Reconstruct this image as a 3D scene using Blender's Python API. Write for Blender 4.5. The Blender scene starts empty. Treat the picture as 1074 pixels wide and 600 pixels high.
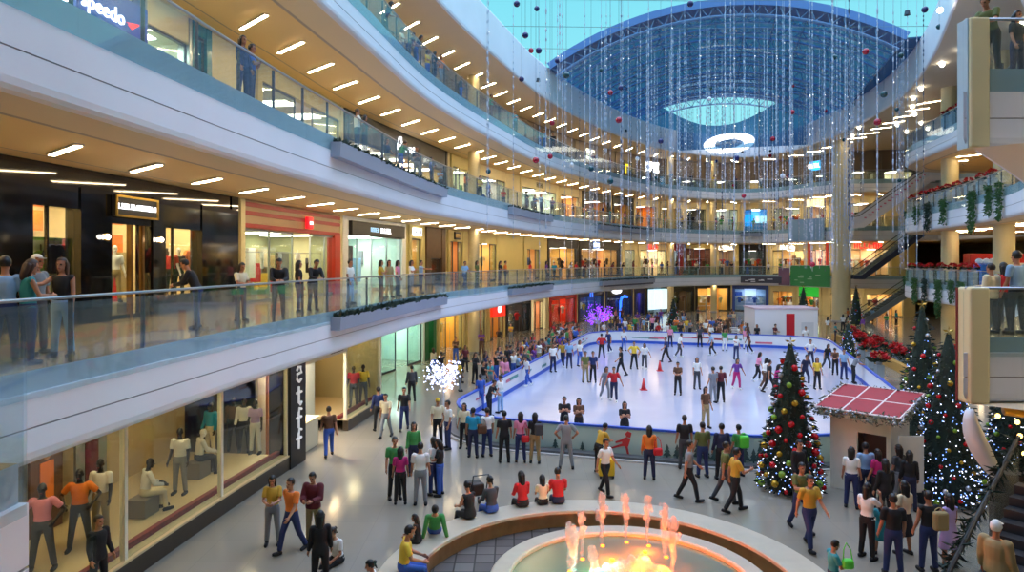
import bpy, bmesh, math, random
from mathutils import Vector, Matrix, Quaternion
PI = math.pi
S = bpy.context.scene
COL = S.collection
random.seed(7)

# ------------------------------------------------------------------ camera, world, exposure
EYE = 6.85
F = 716.0
cam_d = bpy.data.cameras.new('camera')
cam = bpy.data.objects.new('camera', cam_d)
COL.objects.link(cam)
cam.location = (0, 0, EYE)
cam.rotation_euler = (PI/2, 0, 0)
cam_d.sensor_width = 36.0
cam_d.lens = F/1074.0*36.0
cam_d.shift_y = -25.0/1074.0
cam_d.clip_end = 400
cam_d.clip_start = 0.05
S.camera = cam

S.view_settings.view_transform = 'Standard'
S.view_settings.look = 'None'
S.view_settings.gamma = 1.0
S.view_settings.use_curve_mapping = False
S.view_settings.exposure = 0.45
try:
    S.cycles.max_bounces = 6
    S.cycles.diffuse_bounces = 3
    S.cycles.glossy_bounces = 3
    S.cycles.transmission_bounces = 4
    S.cycles.transparent_max_bounces = 14
    S.cycles.caustics_reflective = False
    S.cycles.caustics_refractive = False
    S.cycles.sample_clamp_indirect = 4.0
    S.cycles.use_denoising = True
except Exception:
    pass

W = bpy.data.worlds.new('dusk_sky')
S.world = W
W.use_nodes = True
wn = W.node_tree.nodes
wl = W.node_tree.links
bg = wn['Background']
tc = wn.new('ShaderNodeTexCoord')
sx = wn.new('ShaderNodeSeparateXYZ')
rp = wn.new('ShaderNodeValToRGB')
wl.new(tc.outputs['Generated'], sx.inputs[0])
wl.new(sx.outputs['Z'], rp.inputs[0])
rp.color_ramp.elements[0].position = 0.12
rp.color_ramp.elements[0].color = (0.34, 0.83, 0.90, 1)
rp.color_ramp.elements[1].position = 0.75
rp.color_ramp.elements[1].color = (0.50, 0.66, 0.98, 1)
e = rp.color_ramp.elements.new(0.40)
e.color = (0.20, 0.72, 0.88, 1)
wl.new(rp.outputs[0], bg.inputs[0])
mr = wn.new('ShaderNodeMapRange')      # zenith out of view boosted to add light inside the hall
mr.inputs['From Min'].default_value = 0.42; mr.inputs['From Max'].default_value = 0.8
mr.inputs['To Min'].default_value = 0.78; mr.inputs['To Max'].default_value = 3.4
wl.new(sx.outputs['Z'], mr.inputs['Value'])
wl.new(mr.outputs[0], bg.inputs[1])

# ------------------------------------------------------------------ materials
def lin(c):
    c = c/255.0
    return c/12.92 if c <= 0.04045 else ((c+0.055)/1.055)**2.4
def rgb(r, g, b):
    return (lin(r), lin(g), lin(b), 1.0)
_M = {}
def mat(name, col, rough=0.6, metal=0.0, emit=0.0, noise=0.0, nscale=3.0, bump=0.0, ecol=None, spec=0.5):
    if name in _M: return _M[name]
    m = bpy.data.materials.new(name)
    m.use_nodes = True
    nt = m.node_tree
    b = nt.nodes['Principled BSDF']
    c = rgb(*col)
    b.inputs['Base Color'].default_value = c
    b.inputs['Roughness'].default_value = rough
    b.inputs['Metallic'].default_value = metal
    b.inputs['Specular IOR Level'].default_value = spec
    if emit:
        b.inputs['Emission Color'].default_value = rgb(*(ecol or col))
        b.inputs['Emission Strength'].default_value = emit
    if noise or bump:
        t = nt.nodes.new('ShaderNodeTexCoord')
        n = nt.nodes.new('ShaderNodeTexNoise')
        n.inputs['Scale'].default_value = nscale
        n.inputs['Detail'].default_value = 4
        nt.links.new(t.outputs['Object'], n.inputs['Vector'])
        if noise:
            r = nt.nodes.new('ShaderNodeValToRGB')
            r.color_ramp.elements[0].position = 0.3
            r.color_ramp.elements[1].position = 0.7
            r.color_ramp.elements[0].color = (c[0]*(1-noise), c[1]*(1-noise), c[2]*(1-noise), 1)
            r.color_ramp.elements[1].color = (min(1, c[0]*(1+noise)), min(1, c[1]*(1+noise)), min(1, c[2]*(1+noise)), 1)
            nt.links.new(n.outputs['Fac'], r.inputs[0])
            nt.links.new(r.outputs[0], b.inputs['Base Color'])
        if bump:
            bp = nt.nodes.new('ShaderNodeBump')
            bp.inputs['Strength'].default_value = bump
            nt.links.new(n.outputs['Fac'], bp.inputs['Height'])
            nt.links.new(bp.outputs[0], b.inputs['Normal'])
    _M[name] = m
    return m

def glass_mat(name, tint, refl=0.10, body=0.0, bodycol=(160, 190, 195)):
    if name in _M: return _M[name]
    m = bpy.data.materials.new(name)
    m.use_nodes = True
    nt = m.node_tree
    for n in list(nt.nodes): nt.nodes.remove(n)
    out = nt.nodes.new('ShaderNodeOutputMaterial')
    tr = nt.nodes.new('ShaderNodeBsdfTransparent'); tr.inputs[0].default_value = rgb(*tint)
    gl = nt.nodes.new('ShaderNodeBsdfGlossy'); gl.inputs['Roughness'].default_value = 0.03
    lw = nt.nodes.new('ShaderNodeLayerWeight'); lw.inputs[0].default_value = 0.25
    mp = nt.nodes.new('ShaderNodeMapRange')
    mp.inputs['To Min'].default_value = refl*0.5
    mp.inputs['To Max'].default_value = min(1, refl*5)
    mx = nt.nodes.new('ShaderNodeMixShader')
    nt.links.new(lw.outputs['Facing'], mp.inputs['Value'])
    nt.links.new(mp.outputs[0], mx.inputs[0])
    src = tr.outputs[0]
    if body:
        df = nt.nodes.new('ShaderNodeBsdfDiffuse'); df.inputs[0].default_value = rgb(*bodycol)
        m2 = nt.nodes.new('ShaderNodeMixShader'); m2.inputs[0].default_value = body
        nt.links.new(tr.outputs[0], m2.inputs[1]); nt.links.new(df.outputs[0], m2.inputs[2])
        src = m2.outputs[0]
    nt.links.new(src, mx.inputs[1]); nt.links.new(gl.outputs[0], mx.inputs[2])
    nt.links.new(mx.outputs[0], out.inputs[0])
    _M[name] = m
    return m

def tile_mat(name, c1, c2, size, rough=0.15, mortar=0.006, mortcol=(120, 112, 100)):
    if name in _M: return _M[name]
    m = bpy.data.materials.new(name)
    m.use_nodes = True
    nt = m.node_tree
    b = nt.nodes['Principled BSDF']
    t = nt.nodes.new('ShaderNodeTexCoord')
    br = nt.nodes.new('ShaderNodeTexBrick')
    br.offset = 0.0
    br.inputs['Color1'].default_value = rgb(*c1)
    br.inputs['Color2'].default_value = rgb(*c2)
    br.inputs['Mortar'].default_value = rgb(*mortcol)
    br.inputs['Scale'].default_value = 1.0
    br.inputs['Brick Width'].default_value = size
    br.inputs['Row Height'].default_value = size
    br.inputs['Mortar Size'].default_value = mortar
    nt.links.new(t.outputs['Object'], br.inputs['Vector'])
    nt.links.new(br.outputs['Color'], b.inputs['Base Color'])
    b.inputs['Roughness'].default_value = rough
    _M[name] = m
    return m

M_WHITE = mat('white_paint', (232, 232, 238), 0.45, noise=0.04, nscale=0.4)
M_EDGE = mat('slab_edge_aqua', (166, 190, 202), 0.3)
M_GROOVE = mat('groove_shadow_gap', (168, 164, 166), 0.7)
M_SOFFIT = mat('soffit_cream_paint', (230, 206, 160), 0.6)
M_SOFFIT2 = mat('soffit_border_paint', (220, 208, 188), 0.6)
M_CREAM = mat('cream_wall_paint', (222, 210, 165), 0.6, noise=0.05, nscale=0.5)
M_OLIVE = mat('wall_yellow_light_tint', (205, 190, 125), 0.6, noise=0.05, nscale=0.5)  # yellow cast of the lighting is put into this wall colour
M_STEEL = mat('brushed_steel', (170, 175, 180), 0.3, 0.9)
M_DSTEEL = mat('dark_steel', (70, 76, 84), 0.4, 0.7)
M_BLACK = mat('polished_black_stone', (14, 14, 17), 0.06, spec=0.7)
M_MBLACK = mat('matt_black', (18, 18, 20), 0.5)
M_BALGLASS = glass_mat('balustrade_glass', (247, 252, 252), 0.05, 0.06, (190, 220, 226))
M_LAMP = mat('lamp_diffuser', (255, 226, 178), 0.5, emit=50.0)
M_LAMPLOW = mat('lamp_diffuser_low', (255, 244, 225), 0.5, emit=16.0)
M_FLOOR = tile_mat('stone_floor_tiles', (150, 141, 126), (145, 137, 122), 1.2, 0.13, 0.004, (132, 124, 110))
M_GFLOOR = tile_mat('gallery_floor_tiles', (184, 158, 112), (178, 152, 108), 0.6, 0.10, .004, (150, 128, 92))
M_LEAF = mat('leaf_green', (52, 92, 40), 0.6, noise=0.3, nscale=6)
M_LEAFD = mat('dark_leaf_green', (24, 48, 32), 0.6, noise=0.35, nscale=6)
M_RED = mat('poinsettia_red', (190, 22, 30), 0.55, noise=0.15, nscale=8)

# ------------------------------------------------------------------ mesh helpers
def link(o, parent=None):
    COL.objects.link(o)
    if parent is not None: o.parent = parent
    return o
def mobj(name, bm, m, parent=None, smooth=False):
    me = bpy.data.meshes.new(name)
    if smooth:
        for f in bm.faces: f.smooth = True
    bm.to_mesh(me); bm.free()
    if m is not None:
        for k in (m if isinstance(m, (list, tuple)) else [m]): me.materials.append(k)
    return link(bpy.data.objects.new(name, me), parent)
def empty(name, loc=(0, 0, 0), rz=0.0, parent=None):
    o = bpy.data.objects.new(name, None)
    o.empty_display_size = 0.2
    link(o, parent)
    o.location = loc; o.rotation_euler = (0, 0, rz)
    return o
def tag(o, label, cat, group=None):
    o['label'] = label; o['category'] = cat
    if group: o['group'] = group
    return o
def struct(o, label=None):
    o['kind'] = 'structure'
    if label: o['label'] = label
    return o
def thing(name, label, cat, loc=(0, 0, 0), rz=0.0, group=None):
    return tag(empty(name, loc, rz), label, cat, group)
def dup(o, loc=None, rz=None, label=None, group=None, scale=None, parent=None):
    c = o.copy(); COL.objects.link(c)
    if parent is not None: c.parent = parent
    if loc is not None: c.location = loc
    if rz is not None: c.rotation_euler = (0, 0, rz)
    if scale is not None: c.scale = (scale,)*3 if not isinstance(scale, tuple) else scale
    if label: c['label'] = label
    if group: c['group'] = group
    for ch in o.children:
        dup(ch, parent=c)
    return c
BM = bmesh.new
def box(bm, x0, x1, y0, y1, z0, z1, mi=0):
    v = [bm.verts.new(p) for p in ((x0,y0,z0),(x1,y0,z0),(x1,y1,z0),(x0,y1,z0),(x0,y0,z1),(x1,y0,z1),(x1,y1,z1),(x0,y1,z1))]
    for q in ((3,2,1,0),(4,5,6,7),(0,1,5,4),(1,2,6,5),(2,3,7,6),(3,0,4,7)):
        f = bm.faces.new([v[i] for i in q]); f.material_index = mi
    return bm
def bbox(x0, x1, y0, y1, z0, z1, bev=0.0):
    bm = box(BM(), x0, x1, y0, y1, z0, z1)
    if bev:
        bmesh.ops.bevel(bm, geom=bm.edges[:], offset=bev, segments=2, affect='EDGES', profile=0.5)
    return bm
def ringpts(c, rx, ry, ax, ay, n):
    return [c + ax*(rx*math.cos(2*PI*i/n)) + ay*(ry*math.sin(2*PI*i/n)) for i in range(n)]
def skinrings(bm, rings, cap=True, mi=0):
    vs = [[bm.verts.new(p) for p in r] for r in rings]
    n = len(vs[0])
    for a, b in zip(vs, vs[1:]):
        for i in range(n):
            f = bm.faces.new((a[i], a[(i+1) % n], b[(i+1) % n], b[i])); f.material_index = mi
    if cap:
        for r in (vs[0][::-1], vs[-1]):
            f = bm.faces.new(r); f.material_index = mi
    return bm
def frame_of(d):
    d = d.normalized()
    up = Vector((0, 0, 1)) if abs(d.z) < 0.9 else Vector((0, 1, 0))
    ax = up.cross(d).normalized()
    return ax, d.cross(ax)
def tube(bm, p0, p1, r0, r1=None, n=8, mi=0, cap=True):
    p0, p1 = Vector(p0), Vector(p1)
    r1 = r0 if r1 is None else r1
    ax, ay = frame_of(p1-p0)
    return skinrings(bm, [ringpts(p0, r0, r0, ax, ay, n), ringpts(p1, r1, r1, ax, ay, n)], cap, mi)
def polytube(bm, pts, r, n=6, mi=0):
    pts = [Vector(p) for p in pts]
    rings = []
    for i, p in enumerate(pts):
        d = pts[min(i+1, len(pts)-1)] - pts[max(i-1, 0)]
        ax, ay = frame_of(d)
        rr = r[i] if isinstance(r, (list, tuple)) else r
        rings.append(ringpts(p, rr, rr, ax, ay, n))
    return skinrings(bm, rings, True, mi)
def capsule(bm, p0, p1, r0, r1, n=10, flat0=False, flat1=False, sx=1.0, axh=None):
    p0, p1 = Vector(p0), Vector(p1)
    d = (p1-p0).normalized()
    if axh is not None:
        ax = (axh - d*axh.dot(d)).normalized(); ay = d.cross(ax)
    else:
        ax, ay = frame_of(d)
    rings = []
    if not flat0:
        for a in (80, 55, 28):
            rings.append(ringpts(p0 - d*(r0*math.sin(math.radians(a))), r0*math.cos(math.radians(a))*sx, r0*math.cos(math.radians(a)), ax, ay, n))
    rings.append(ringpts(p0, r0*sx, r0, ax, ay, n)); rings.append(ringpts(p1, r1*sx, r1, ax, ay, n))
    if not flat1:
        for a in (28, 55, 80):
            rings.append(ringpts(p1 + d*(r1*math.sin(math.radians(a))), r1*math.cos(math.radians(a))*sx, r1*math.cos(math.radians(a)), ax, ay, n))
    return skinrings(bm, rings)
def ball(bm, c, r, seg=8, rings=6, s=(1, 1, 1), mi=0, R=None):
    c = Vector(c)
    vs = []
    for j in range(1, rings):
        t = PI*j/rings
        row = []
        for i in range(seg):
            a = 2*PI*i/seg
            v = Vector((r*s[0]*math.sin(t)*math.cos(a), r*s[1]*math.sin(t)*math.sin(a), r*s[2]*math.cos(t)))
            row.append(bm.verts.new(c + (R @ v if R else v)))
        vs.append(row)
    tv = Vector((0, 0, r*s[2])); 
    top = bm.verts.new(c + (R @ tv if R else tv)); bot = bm.verts.new(c - (R @ tv if R else tv))
    for i in range(seg):
        k = (i+1) % seg
        f = bm.faces.new((top, vs[0][i], vs[0][k])); f.material_index = mi
        f = bm.faces.new((bot, vs[-1][k], vs[-1][i])); f.material_index = mi
        for a, b in zip(vs, vs[1:]):
            f = bm.faces.new((a[i], b[i], b[k], a[k])); f.material_index = mi
    return bm
def lathe(bm, prof, n=32, mi=0):
    rows = [[bm.verts.new((r*math.cos(2*PI*i/n), r*math.sin(2*PI*i/n), z)) for i in range(n)] for r, z in prof]
    for a, b in zip(rows, rows[1:]):
        for i in range(n):
            k = (i+1) % n
            f = bm.faces.new((a[i], a[k], b[k], b[i])); f.material_index = mi
    return bm
def leaf(bm, c, d, size, w=0.4, mi=0, rnd=random):
    """one pointed leaf, a creased kite of four triangles"""
    d = d.normalized(); ax, ay = frame_of(d)
    a = rnd.uniform(0, 2*PI)
    sd = ax*math.cos(a) + ay*math.sin(a); up = d.cross(sd)
    c = Vector(c)
    p = [c, c + d*size*0.5 + sd*size*w*0.5 - up*size*.08, c + d*size, c + d*size*0.5 - sd*size*w*0.5 - up*size*.08, c + d*size*.5 + up*size*.06]
    v = [bm.verts.new(q) for q in p]
    for q in ((0, 1, 4), (1, 2, 4), (2, 3, 4), (3, 0, 4)):
        f = bm.faces.new([v[i] for i in q]); f.material_index = mi
def text(name, s, size, m, parent, loc, rx=PI/2, rz=0.0, ext=0.02, align='CENTER', xs=1.0, shear=0.0):
    cu = bpy.data.curves.new(name, 'FONT')
    cu.body = s; cu.size = size; cu.extrude = ext
    cu.align_x = align; cu.align_y = 'CENTER'; cu.shear = shear
    cu.resolution_u = 2
    tmp = bpy.data.objects.new('tmp', cu); COL.objects.link(tmp)
    me = bpy.data.meshes.new_from_object(tmp.evaluated_get(bpy.context.evaluated_depsgraph_get()))
    bpy.data.objects.remove(tmp); me.materials.clear(); me.materials.append(m)
    o = link(bpy.data.objects.new(name, me), parent)
    o.location = loc; o.rotation_euler = (rx, 0, rz); o.scale = (xs, 1, 1)
    return o
ORD = ['first', 'second', 'third', 'fourth', 'fifth', 'sixth', 'seventh', 'eighth', 'ninth', 'tenth', 'eleventh', 'twelfth', 'thirteenth',
       'fourteenth', 'fifteenth', 'sixteenth', 'seventeenth', 'eighteenth', 'nineteenth']
TENS = {2: 'twent', 3: 'thirt', 4: 'fort', 5: 'fift', 6: 'sixt', 7: 'sevent', 8: 'eight', 9: 'ninet'}
def nth(i):
    i += 1
    if i < 20: return ORD[i-1]
    t, u = divmod(i, 10)
    if t > 9: return '%dth' % i
    return TENS[t] + 'ieth' if u == 0 else TENS[t] + 'y-' + ORD[u-1]
def px_of(x, y): return 537.0 + F*x/max(y, .1)
def on_z(px, py, z):
    """the point of the horizontal plane at height z that the photograph shows at px, py"""
    d = F*(EYE - z)/(py - 275.0)
    return Vector(((px - 537.0)/F*d, d, z))
def at_d(px, py, d):
    return Vector(((px - 537.0)/F*d, d, EYE - (py - 275.0)/F*d))

# ------------------------------------------------------------------ plan of the atrium
def catmull(pts, step):
    P = [Vector(p) for p in pts]
    out = []
    for i in range(len(P)-1):
        p0 = P[max(i-1, 0)]; p1 = P[i]; p2 = P[i+1]; p3 = P[min(i+2, len(P)-1)]
        n = max(1, int((p2-p1).length/step))
        for k in range(n):
            t = k/n
            out.append(0.5*((2*p1) + (p2-p0)*t + (2*p0-5*p1+4*p2-p3)*t*t + (3*p1-p0-3*p2+p3)*t**3))
    out.append(P[-1])
    return out
C1 = catmull([(-7.65,5.6), (-7.45,9), (-7.1,13), (-6.75,17), (-6.3,21), (-5.5,27), (-4.5,34), (-3.1,40), (-1.0,47), (2.3,57), (6.9,67),
              (12.7,77), (19.6,85.7), (26,90), (31,91.3), (34.8,89), (37.2,84), (39.5,81.2), (43,80.4), (50,80)], 0.9)
C2 = catmull([(50,64), (42,63.6), (37.5,62.6), (35,60.5), (33.6,57.5), (30.8,46.5), (27,36.5), (22,28.5), (16,21.5), (10,15)], 0.9)
RING = catmull([(-6.7,17), (-6.3,21), (-5.5,27), (-4.5,34), (-3.1,40), (-1.0,47), (2.3,57), (6.9,67), (12.7,77), (19.6,85.7), (26,90), (31,91.3),
                (34.6,88), (35.9,80), (35.3,69), (33.0,58), (29.3,48), (23.9,36.8), (19,27), (15,17.5), (9,8.5), (2,5), (-4,7.5), (-6.6,13), (-6.7,17)], 0.9)[:-1]  # unseen near end drawn toward the camera to let in more sky light
LOOP = C1 + C2 + [Vector(p) for p in ((26,15), (26,-.4), (-4.05,-.4), (-4.05,5.6))]
def normals(pts, closed=False):
    N = []
    n = len(pts)
    for i in range(n):
        a = pts[i-1] if (i > 0 or closed) else None
        b = pts[(i+1) % n] if (i < n-1 or closed) else None
        d1 = (pts[i]-a).normalized() if a is not None else None
        d2 = (b-pts[i]).normalized() if b is not None else None
        if d1 is None: d1 = d2
        if d2 is None: d2 = d1
        n1 = Vector((-d1.y, d1.x)); n2 = Vector((-d2.y, d2.x))
        s = n1 + n2
        if s.length < 1e-4: s = n1
        s.normalize()
        N.append(s / max(0.35, s.dot(n1)))
    return N
def offset(pts, o, closed=False):
    N = normals(pts, closed)
    return [p + q*o for p, q in zip(pts, N)]
def sweep(bm, pts, prof, closed=False, mi=0, closedprof=False):
    """prof: (offset outwards from the atrium, z)"""
    N = normals(pts, closed)
    rows = [[bm.verts.new((p.x + q.x*o, p.y + q.y*o, z)) for o, z in prof] for p, q in zip(pts, N)]
    n = len(rows); m = len(prof)
    for i in range(n if closed else n-1):
        a, b = rows[i], rows[(i+1) % n]
        for k in range(m if closedprof else m-1):
            l = (k+1) % m
            f = bm.faces.new((a[k], b[k], b[l], a[l])); f.material_index = mi
    return bm
class Path:
    def __init__(s, pts):
        s.p = pts; s.s = [0.0]
        for a, b in zip(pts, pts[1:]): s.s.append(s.s[-1] + (b-a).length)
        s.len = s.s[-1]
    def at(s, d):
        d = min(max(d, 0), s.len)
        lo, hi = 0, len(s.s)-1
        while hi - lo > 1:
            k = (lo+hi)//2
            if s.s[k] <= d: lo = k
            else: hi = k
        t = (d - s.s[lo])/max(1e-6, s.s[hi]-s.s[lo])
        tg = (s.p[hi]-s.p[lo]).normalized()
        return s.p[lo].lerp(s.p[hi], t), tg, Vector((-tg.y, tg.x))
    def s_at_px(s, px, lo=0.0):
        """first arc length after lo at which the path is seen at px"""
        pv = None
        for p, q in zip(s.p, s.s):
            x = px_of(p.x, p.y)
            if pv is not None and q >= lo and pv[0] <= px <= x and p.y > 1:
                return pv[1] + (q-pv[1])*(px-pv[0])/max(1e-6, x-pv[0])
            pv = (x, q)
        return s.len
P1 = Path(C1); P2 = Path(C2)

# ------------------------------------------------------------------ shell
X0, X1, Y0, Y1 = -26.0, 66.0, -9.0, 112.0
ZR = EYE + 14.0
LV = {2: dict(top=5.2, bot=3.75), 3: dict(top=EYE+4.25, bot=EYE+2.5), 4: dict(top=EYE+9.8, bot=EYE+8.3)}
NAMES = {2: 'second', 3: 'third', 4: 'top'}
def holed(bm, z, loop, mi=0, flip=False):
    vo = [bm.verts.new((x, y, z)) for x, y in ((X0,Y0), (X1,Y0), (X1,Y1), (X0,Y1))]
    vi = [bm.verts.new((p.x, p.y, z)) for p in loop]
    es = [bm.edges.new((vo[i], vo[(i+1) % 4])) for i in range(4)] + [bm.edges.new((vi[i], vi[(i+1) % len(vi)])) for i in range(len(vi))]
    r = bmesh.ops.triangle_fill(bm, use_beauty=True, use_dissolve=False, edges=es)
    for f in r['geom']:
        if isinstance(f, bmesh.types.BMFace):
            if (f.normal.z > 0) == flip: f.normal_flip()
            f.material_index = mi
    return bm
bm = BM(); box(bm, X0, X1, Y0, Y1, -0.3, 0.0)
struct(mobj('floor', bm, M_FLOOR), 'pale polished stone floor of the ground level')
for nm, args in (('wall_left', (X0-.3, X0, Y0, Y1)), ('wall_right', (X1, X1+.3, Y0, Y1)), ('wall_back', (X0, X1, Y0-.3, Y0)), ('wall_front', (X0, X1, Y1, Y1+.3))):
    struct(mobj(nm, box(BM(), *args, 0, ZR+.6), M_CREAM))
for L, d in LV.items():
    bm = holed(BM(), d['top'], LOOP)
    struct(mobj('floor_%d' % L, bm, M_GFLOOR), 'shiny tan tiled floor of the %s level gallery' % NAMES[L])
    bm = holed(BM(), d['bot'], offset(LOOP, .12, True), flip=True)
    struct(mobj('ceiling_%d' % L, bm, M_SOFFIT), 'cream underside of the %s level gallery' % NAMES[L])
    z0, z1 = d['bot'], d['top']
    ze = z1 - (.33 if L == 2 else .5)
    zm = z0 + (ze-z0)*.52
    bm = BM()
    sweep(bm, LOOP, [(.0, z1), (.0, ze)], True, 1)
    sweep(bm, LOOP, [(.0, ze), (-.05, ze-.01), (-.05, zm+.012)], True, 0)
    sweep(bm, LOOP, [(-.05, zm+.012), (-.03, zm+.008), (-.03, zm-.008), (-.05, zm-.012)], True, 2)
    sweep(bm, LOOP, [(-.05, zm-.012), (-.05, z0+.22), (-.03, z0+.11), (.02, z0+.04), (.12, z0)], True, 0)
    o = struct(mobj('trim_%d' % L, bm, [M_WHITE, M_EDGE, M_GROOVE], smooth=False), 'white curved fascia edging the %s level gallery' % NAMES[L])
    bm = BM()
    for P in (C1, C2):
        sweep(bm, P, [(1.25, z0-.004), (1.38, z0-.004)], False, 0)
        sweep(bm, P, [(.12, z0-.003), (1.25, z0-.003)], False, 1)
        sweep(bm, P, [(4.1, z0-.004), (4.16, z0-.004)], False, 0)
    struct(mobj('trim_%d' % (L+10), bm, [M_GROOVE, M_SOFFIT2]), 'border groove in the ceiling under the %s level' % NAMES[L])
# roof slab and the ring fascia round the opening
bm = holed(BM(), ZR, offset(RING, .1, True), flip=True)
struct(mobj('ceiling', bm, M_SOFFIT2), 'flat ceiling over the top gallery')
bm = holed(BM(), ZR+.6, offset(RING, .3, True))
struct(mobj('roof', bm, M_WHITE))
bm = sweep(BM(), RING, [(.1, ZR), (0, ZR+.06), (-.03, ZR+.2), (-.03, ZR+2.7), (.02, ZR+2.8), (.3, ZR+2.8), (.3, ZR+.6)], True)
struct(mobj('trim_1', bm, M_WHITE), 'tall white ring fascia around the oval roof opening')
# ------------------------------------------------------------------ glass balustrades
def panel_mesh(w, h0, h1):
    bm = bbox(-w/2+.01, w/2-.01, -.008, .008, h0, h1)
    me = bpy.data.meshes.new('glass_panel'); bm.to_mesh(me); bm.free(); me.materials.append(M_BALGLASS)
    return me
def balustrade(pts, L, label, step=2.4, rail=True):
    top = LV[L]['top']
    P = Path(pts)
    t = thing('glass_balustrade', label, 'railing', (pts[0].x, pts[0].y, top))
    o0 = Vector((pts[0].x, pts[0].y, 0))
    n = max(1, round(P.len/step)); st = P.len/n
    meshes = {}
    pm = BM(); box(pm, -.02, .02, -.035, .035, -.25, 1.06); pme = bpy.data.meshes.new('post'); pm.to_mesh(pme); pm.free(); pme.materials.append(M_DSTEEL)
    for i in range(n+1):
        p, tg, no = P.at(i*st)
        q = p + no*.06
        a = math.atan2(tg.y, tg.x)
        if rail:
            o = link(bpy.data.objects.new('post', pme), t); o.location = (q.x-o0.x, q.y-o0.y, 0); o.rotation_euler = (0, 0, a)
        if i < n:
            p2, _, no2 = P.at((i+1)*st)
            a1 = p - no*.07; b1 = p2 - no2*.07
            w = round((b1-a1).length, 2)
            if w not in meshes: meshes[w] = panel_mesh(w, -.42 if L == 2 else -.52, 1.0)
            c = (a1+b1)/2; dd = b1-a1
            o = link(bpy.data.objects.new('glass_panel', meshes[w]), t)
            o.location = (c.x-o0.x, c.y-o0.y, 0); o.rotation_euler = (0, 0, math.atan2(dd.y, dd.x))
    if not rail: return t
    N = normals(pts)
    hr = polytube(BM(), [(p.x-q.x*.02-o0.x, p.y-q.y*.02-o0.y, 1.08) for p, q in zip(pts, N)], .032, 6)
    mobj('handrail', hr, M_STEEL, t, True)
    return t
def cut(pts, pred): return [p for p in pts if pred(p)]
for L in (2, 3, 4):
    nm = NAMES[L]
    near = [p for p in C1 if p.y < 44]
    far = C1[len(near)-1:]
    balustrade(near, L, 'glass railing with steel handrail along the left %s level gallery edge' % nm, 1.9)
    balustrade(far, L, 'glass railing along the curved far side of the %s level gallery' % nm, 2.2)
    balustrade(C2, L, 'glass railing along the right hand %s level gallery edge' % nm, 2.2)
    balustrade([Vector((10.15, 15)), Vector((26, 15))], L, 'glass railing on the cream parapet front of the right %s level balcony' % nm, 2.6)
balustrade([Vector((-4.05, .2)), Vector((-4.05, 5.6))], 2, 'short near glass railing at the left corner of the second level', 2.7, False)
balustrade([Vector((-4.05, 5.6)), Vector((-7.6, 5.6))], 2, 'short glass railing across the end of the left second level void', 1.8, False)
# corner piers on the right front parapets
for L in (2, 3):
    d = LV[L]
    t = thing('corner_pier', 'cream corner pier at the end of the right %s level parapet' % NAMES[L], 'pier', (10.2, 15.02, d['bot']))
    h = d['top']-d['bot']+1.1
    mobj('pier_body', bbox(-.22, .22, -.16, .3, 0, h, .05), M_CREAM, t)
    mobj('pier_edge_strip', bbox(-.245, -.22, *((-.1, .24) if L == 3 else (.25, .3)), 0, h-.02), M_EDGE if L == 3 else mat('pier_dark_red_edge', (120, 22, 26), .5), t)

# ------------------------------------------------------------------ ceiling strip lamps
def strip_mesh():
    bm = bbox(-1.0, 1.0, -.10, .10, -.05, 0, .012)
    me = bpy.data.meshes.new('lamp_housing'); bm.to_mesh(me); bm.free(); me.materials.append(M_WHITE)
    bm = bbox(-.97, .97, -.06, .06, -.062, -.045)
    m2 = bpy.data.meshes.new('diffuser'); bm.to_mesh(m2); bm.free(); m2.materials.append(M_LAMP)
    return me, m2
LH, LD = strip_mesh()
def strip_lamp(x, y, z, rz, label, group):
    o = link(bpy.data.objects.new('ceiling_lamp', LH)); o.location = (x, y, z); o.rotation_euler = (0, 0, rz)
    link(bpy.data.objects.new('diffuser', LD), o)
    tag(o, label, 'lamp', group)
for L in (3, 4, 5):
    z = ZR if L == 5 else LV[L]['bot']
    under = {3: 'under the third level', 4: 'under the top level', 5: 'in the roof ceiling'}[L]
    base = C1 if L < 5 else RING
    P = Path(base)
    off = 2.9
    s = .8 if L < 5 else .5; k = 0
    lim = P.len-3 if L < 5 else P.len*.60
    while s < lim:
        p, tg, no = P.at(s)
        q = p + no*off
        d = (-no)*.80 - tg*.60
        strip_lamp(q.x, q.y, z-.001, math.atan2(d.y, d.x), 'white ceiling strip lamp %s, %s from the near left end' % (under, nth(k)), 'strip lamps %s' % under)
        s += 2.8; k += 1
    if L < 5:
        P = Path(C2); s = 20; k = 0
        while s < P.len-1:
            p, tg, no = P.at(s)
            for of in (3.0, 8.0):
                q = p + no*of
                d = (-no)*.8 - tg*.6
                strip_lamp(q.x, q.y, z-.001, math.atan2(d.y, d.x), 'white strip lamp %s, %s along the right gallery, %s row' % (under, nth(k), 'inner' if of > 5 else 'edge'), 'right gallery strip lamps %s' % under)
            s += 3.4; k += 1
# ground level ceiling downlights (under the second level): round recessed
dl = BM(); lathe(dl, [(0, -.012), (.13, -.012), (.13, -.03), (.17, -.03), (.17, 0)], 16)
DLM = bpy.data.meshes.new('downlight'); dl.to_mesh(DLM); dl.free(); DLM.materials.append(M_LAMP)
k = 0
for P, offs in ((P1, (2.4,)), (P2, (2.5, 7))):
    s = 3
    while s < P.len-2:
        p, tg, no = P.at(s)
        for of in offs:
            q = p+no*of
            if not (P is P1 and p.y < 31):
                o = link(bpy.data.objects.new('downlight', DLM)); o.location = (q.x, q.y, LV[2]['bot']-.001)
                tag(o, 'round recessed downlight in the ground level ceiling', 'lamp', 'ground level ceiling downlights')
        s += 2.6
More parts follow.
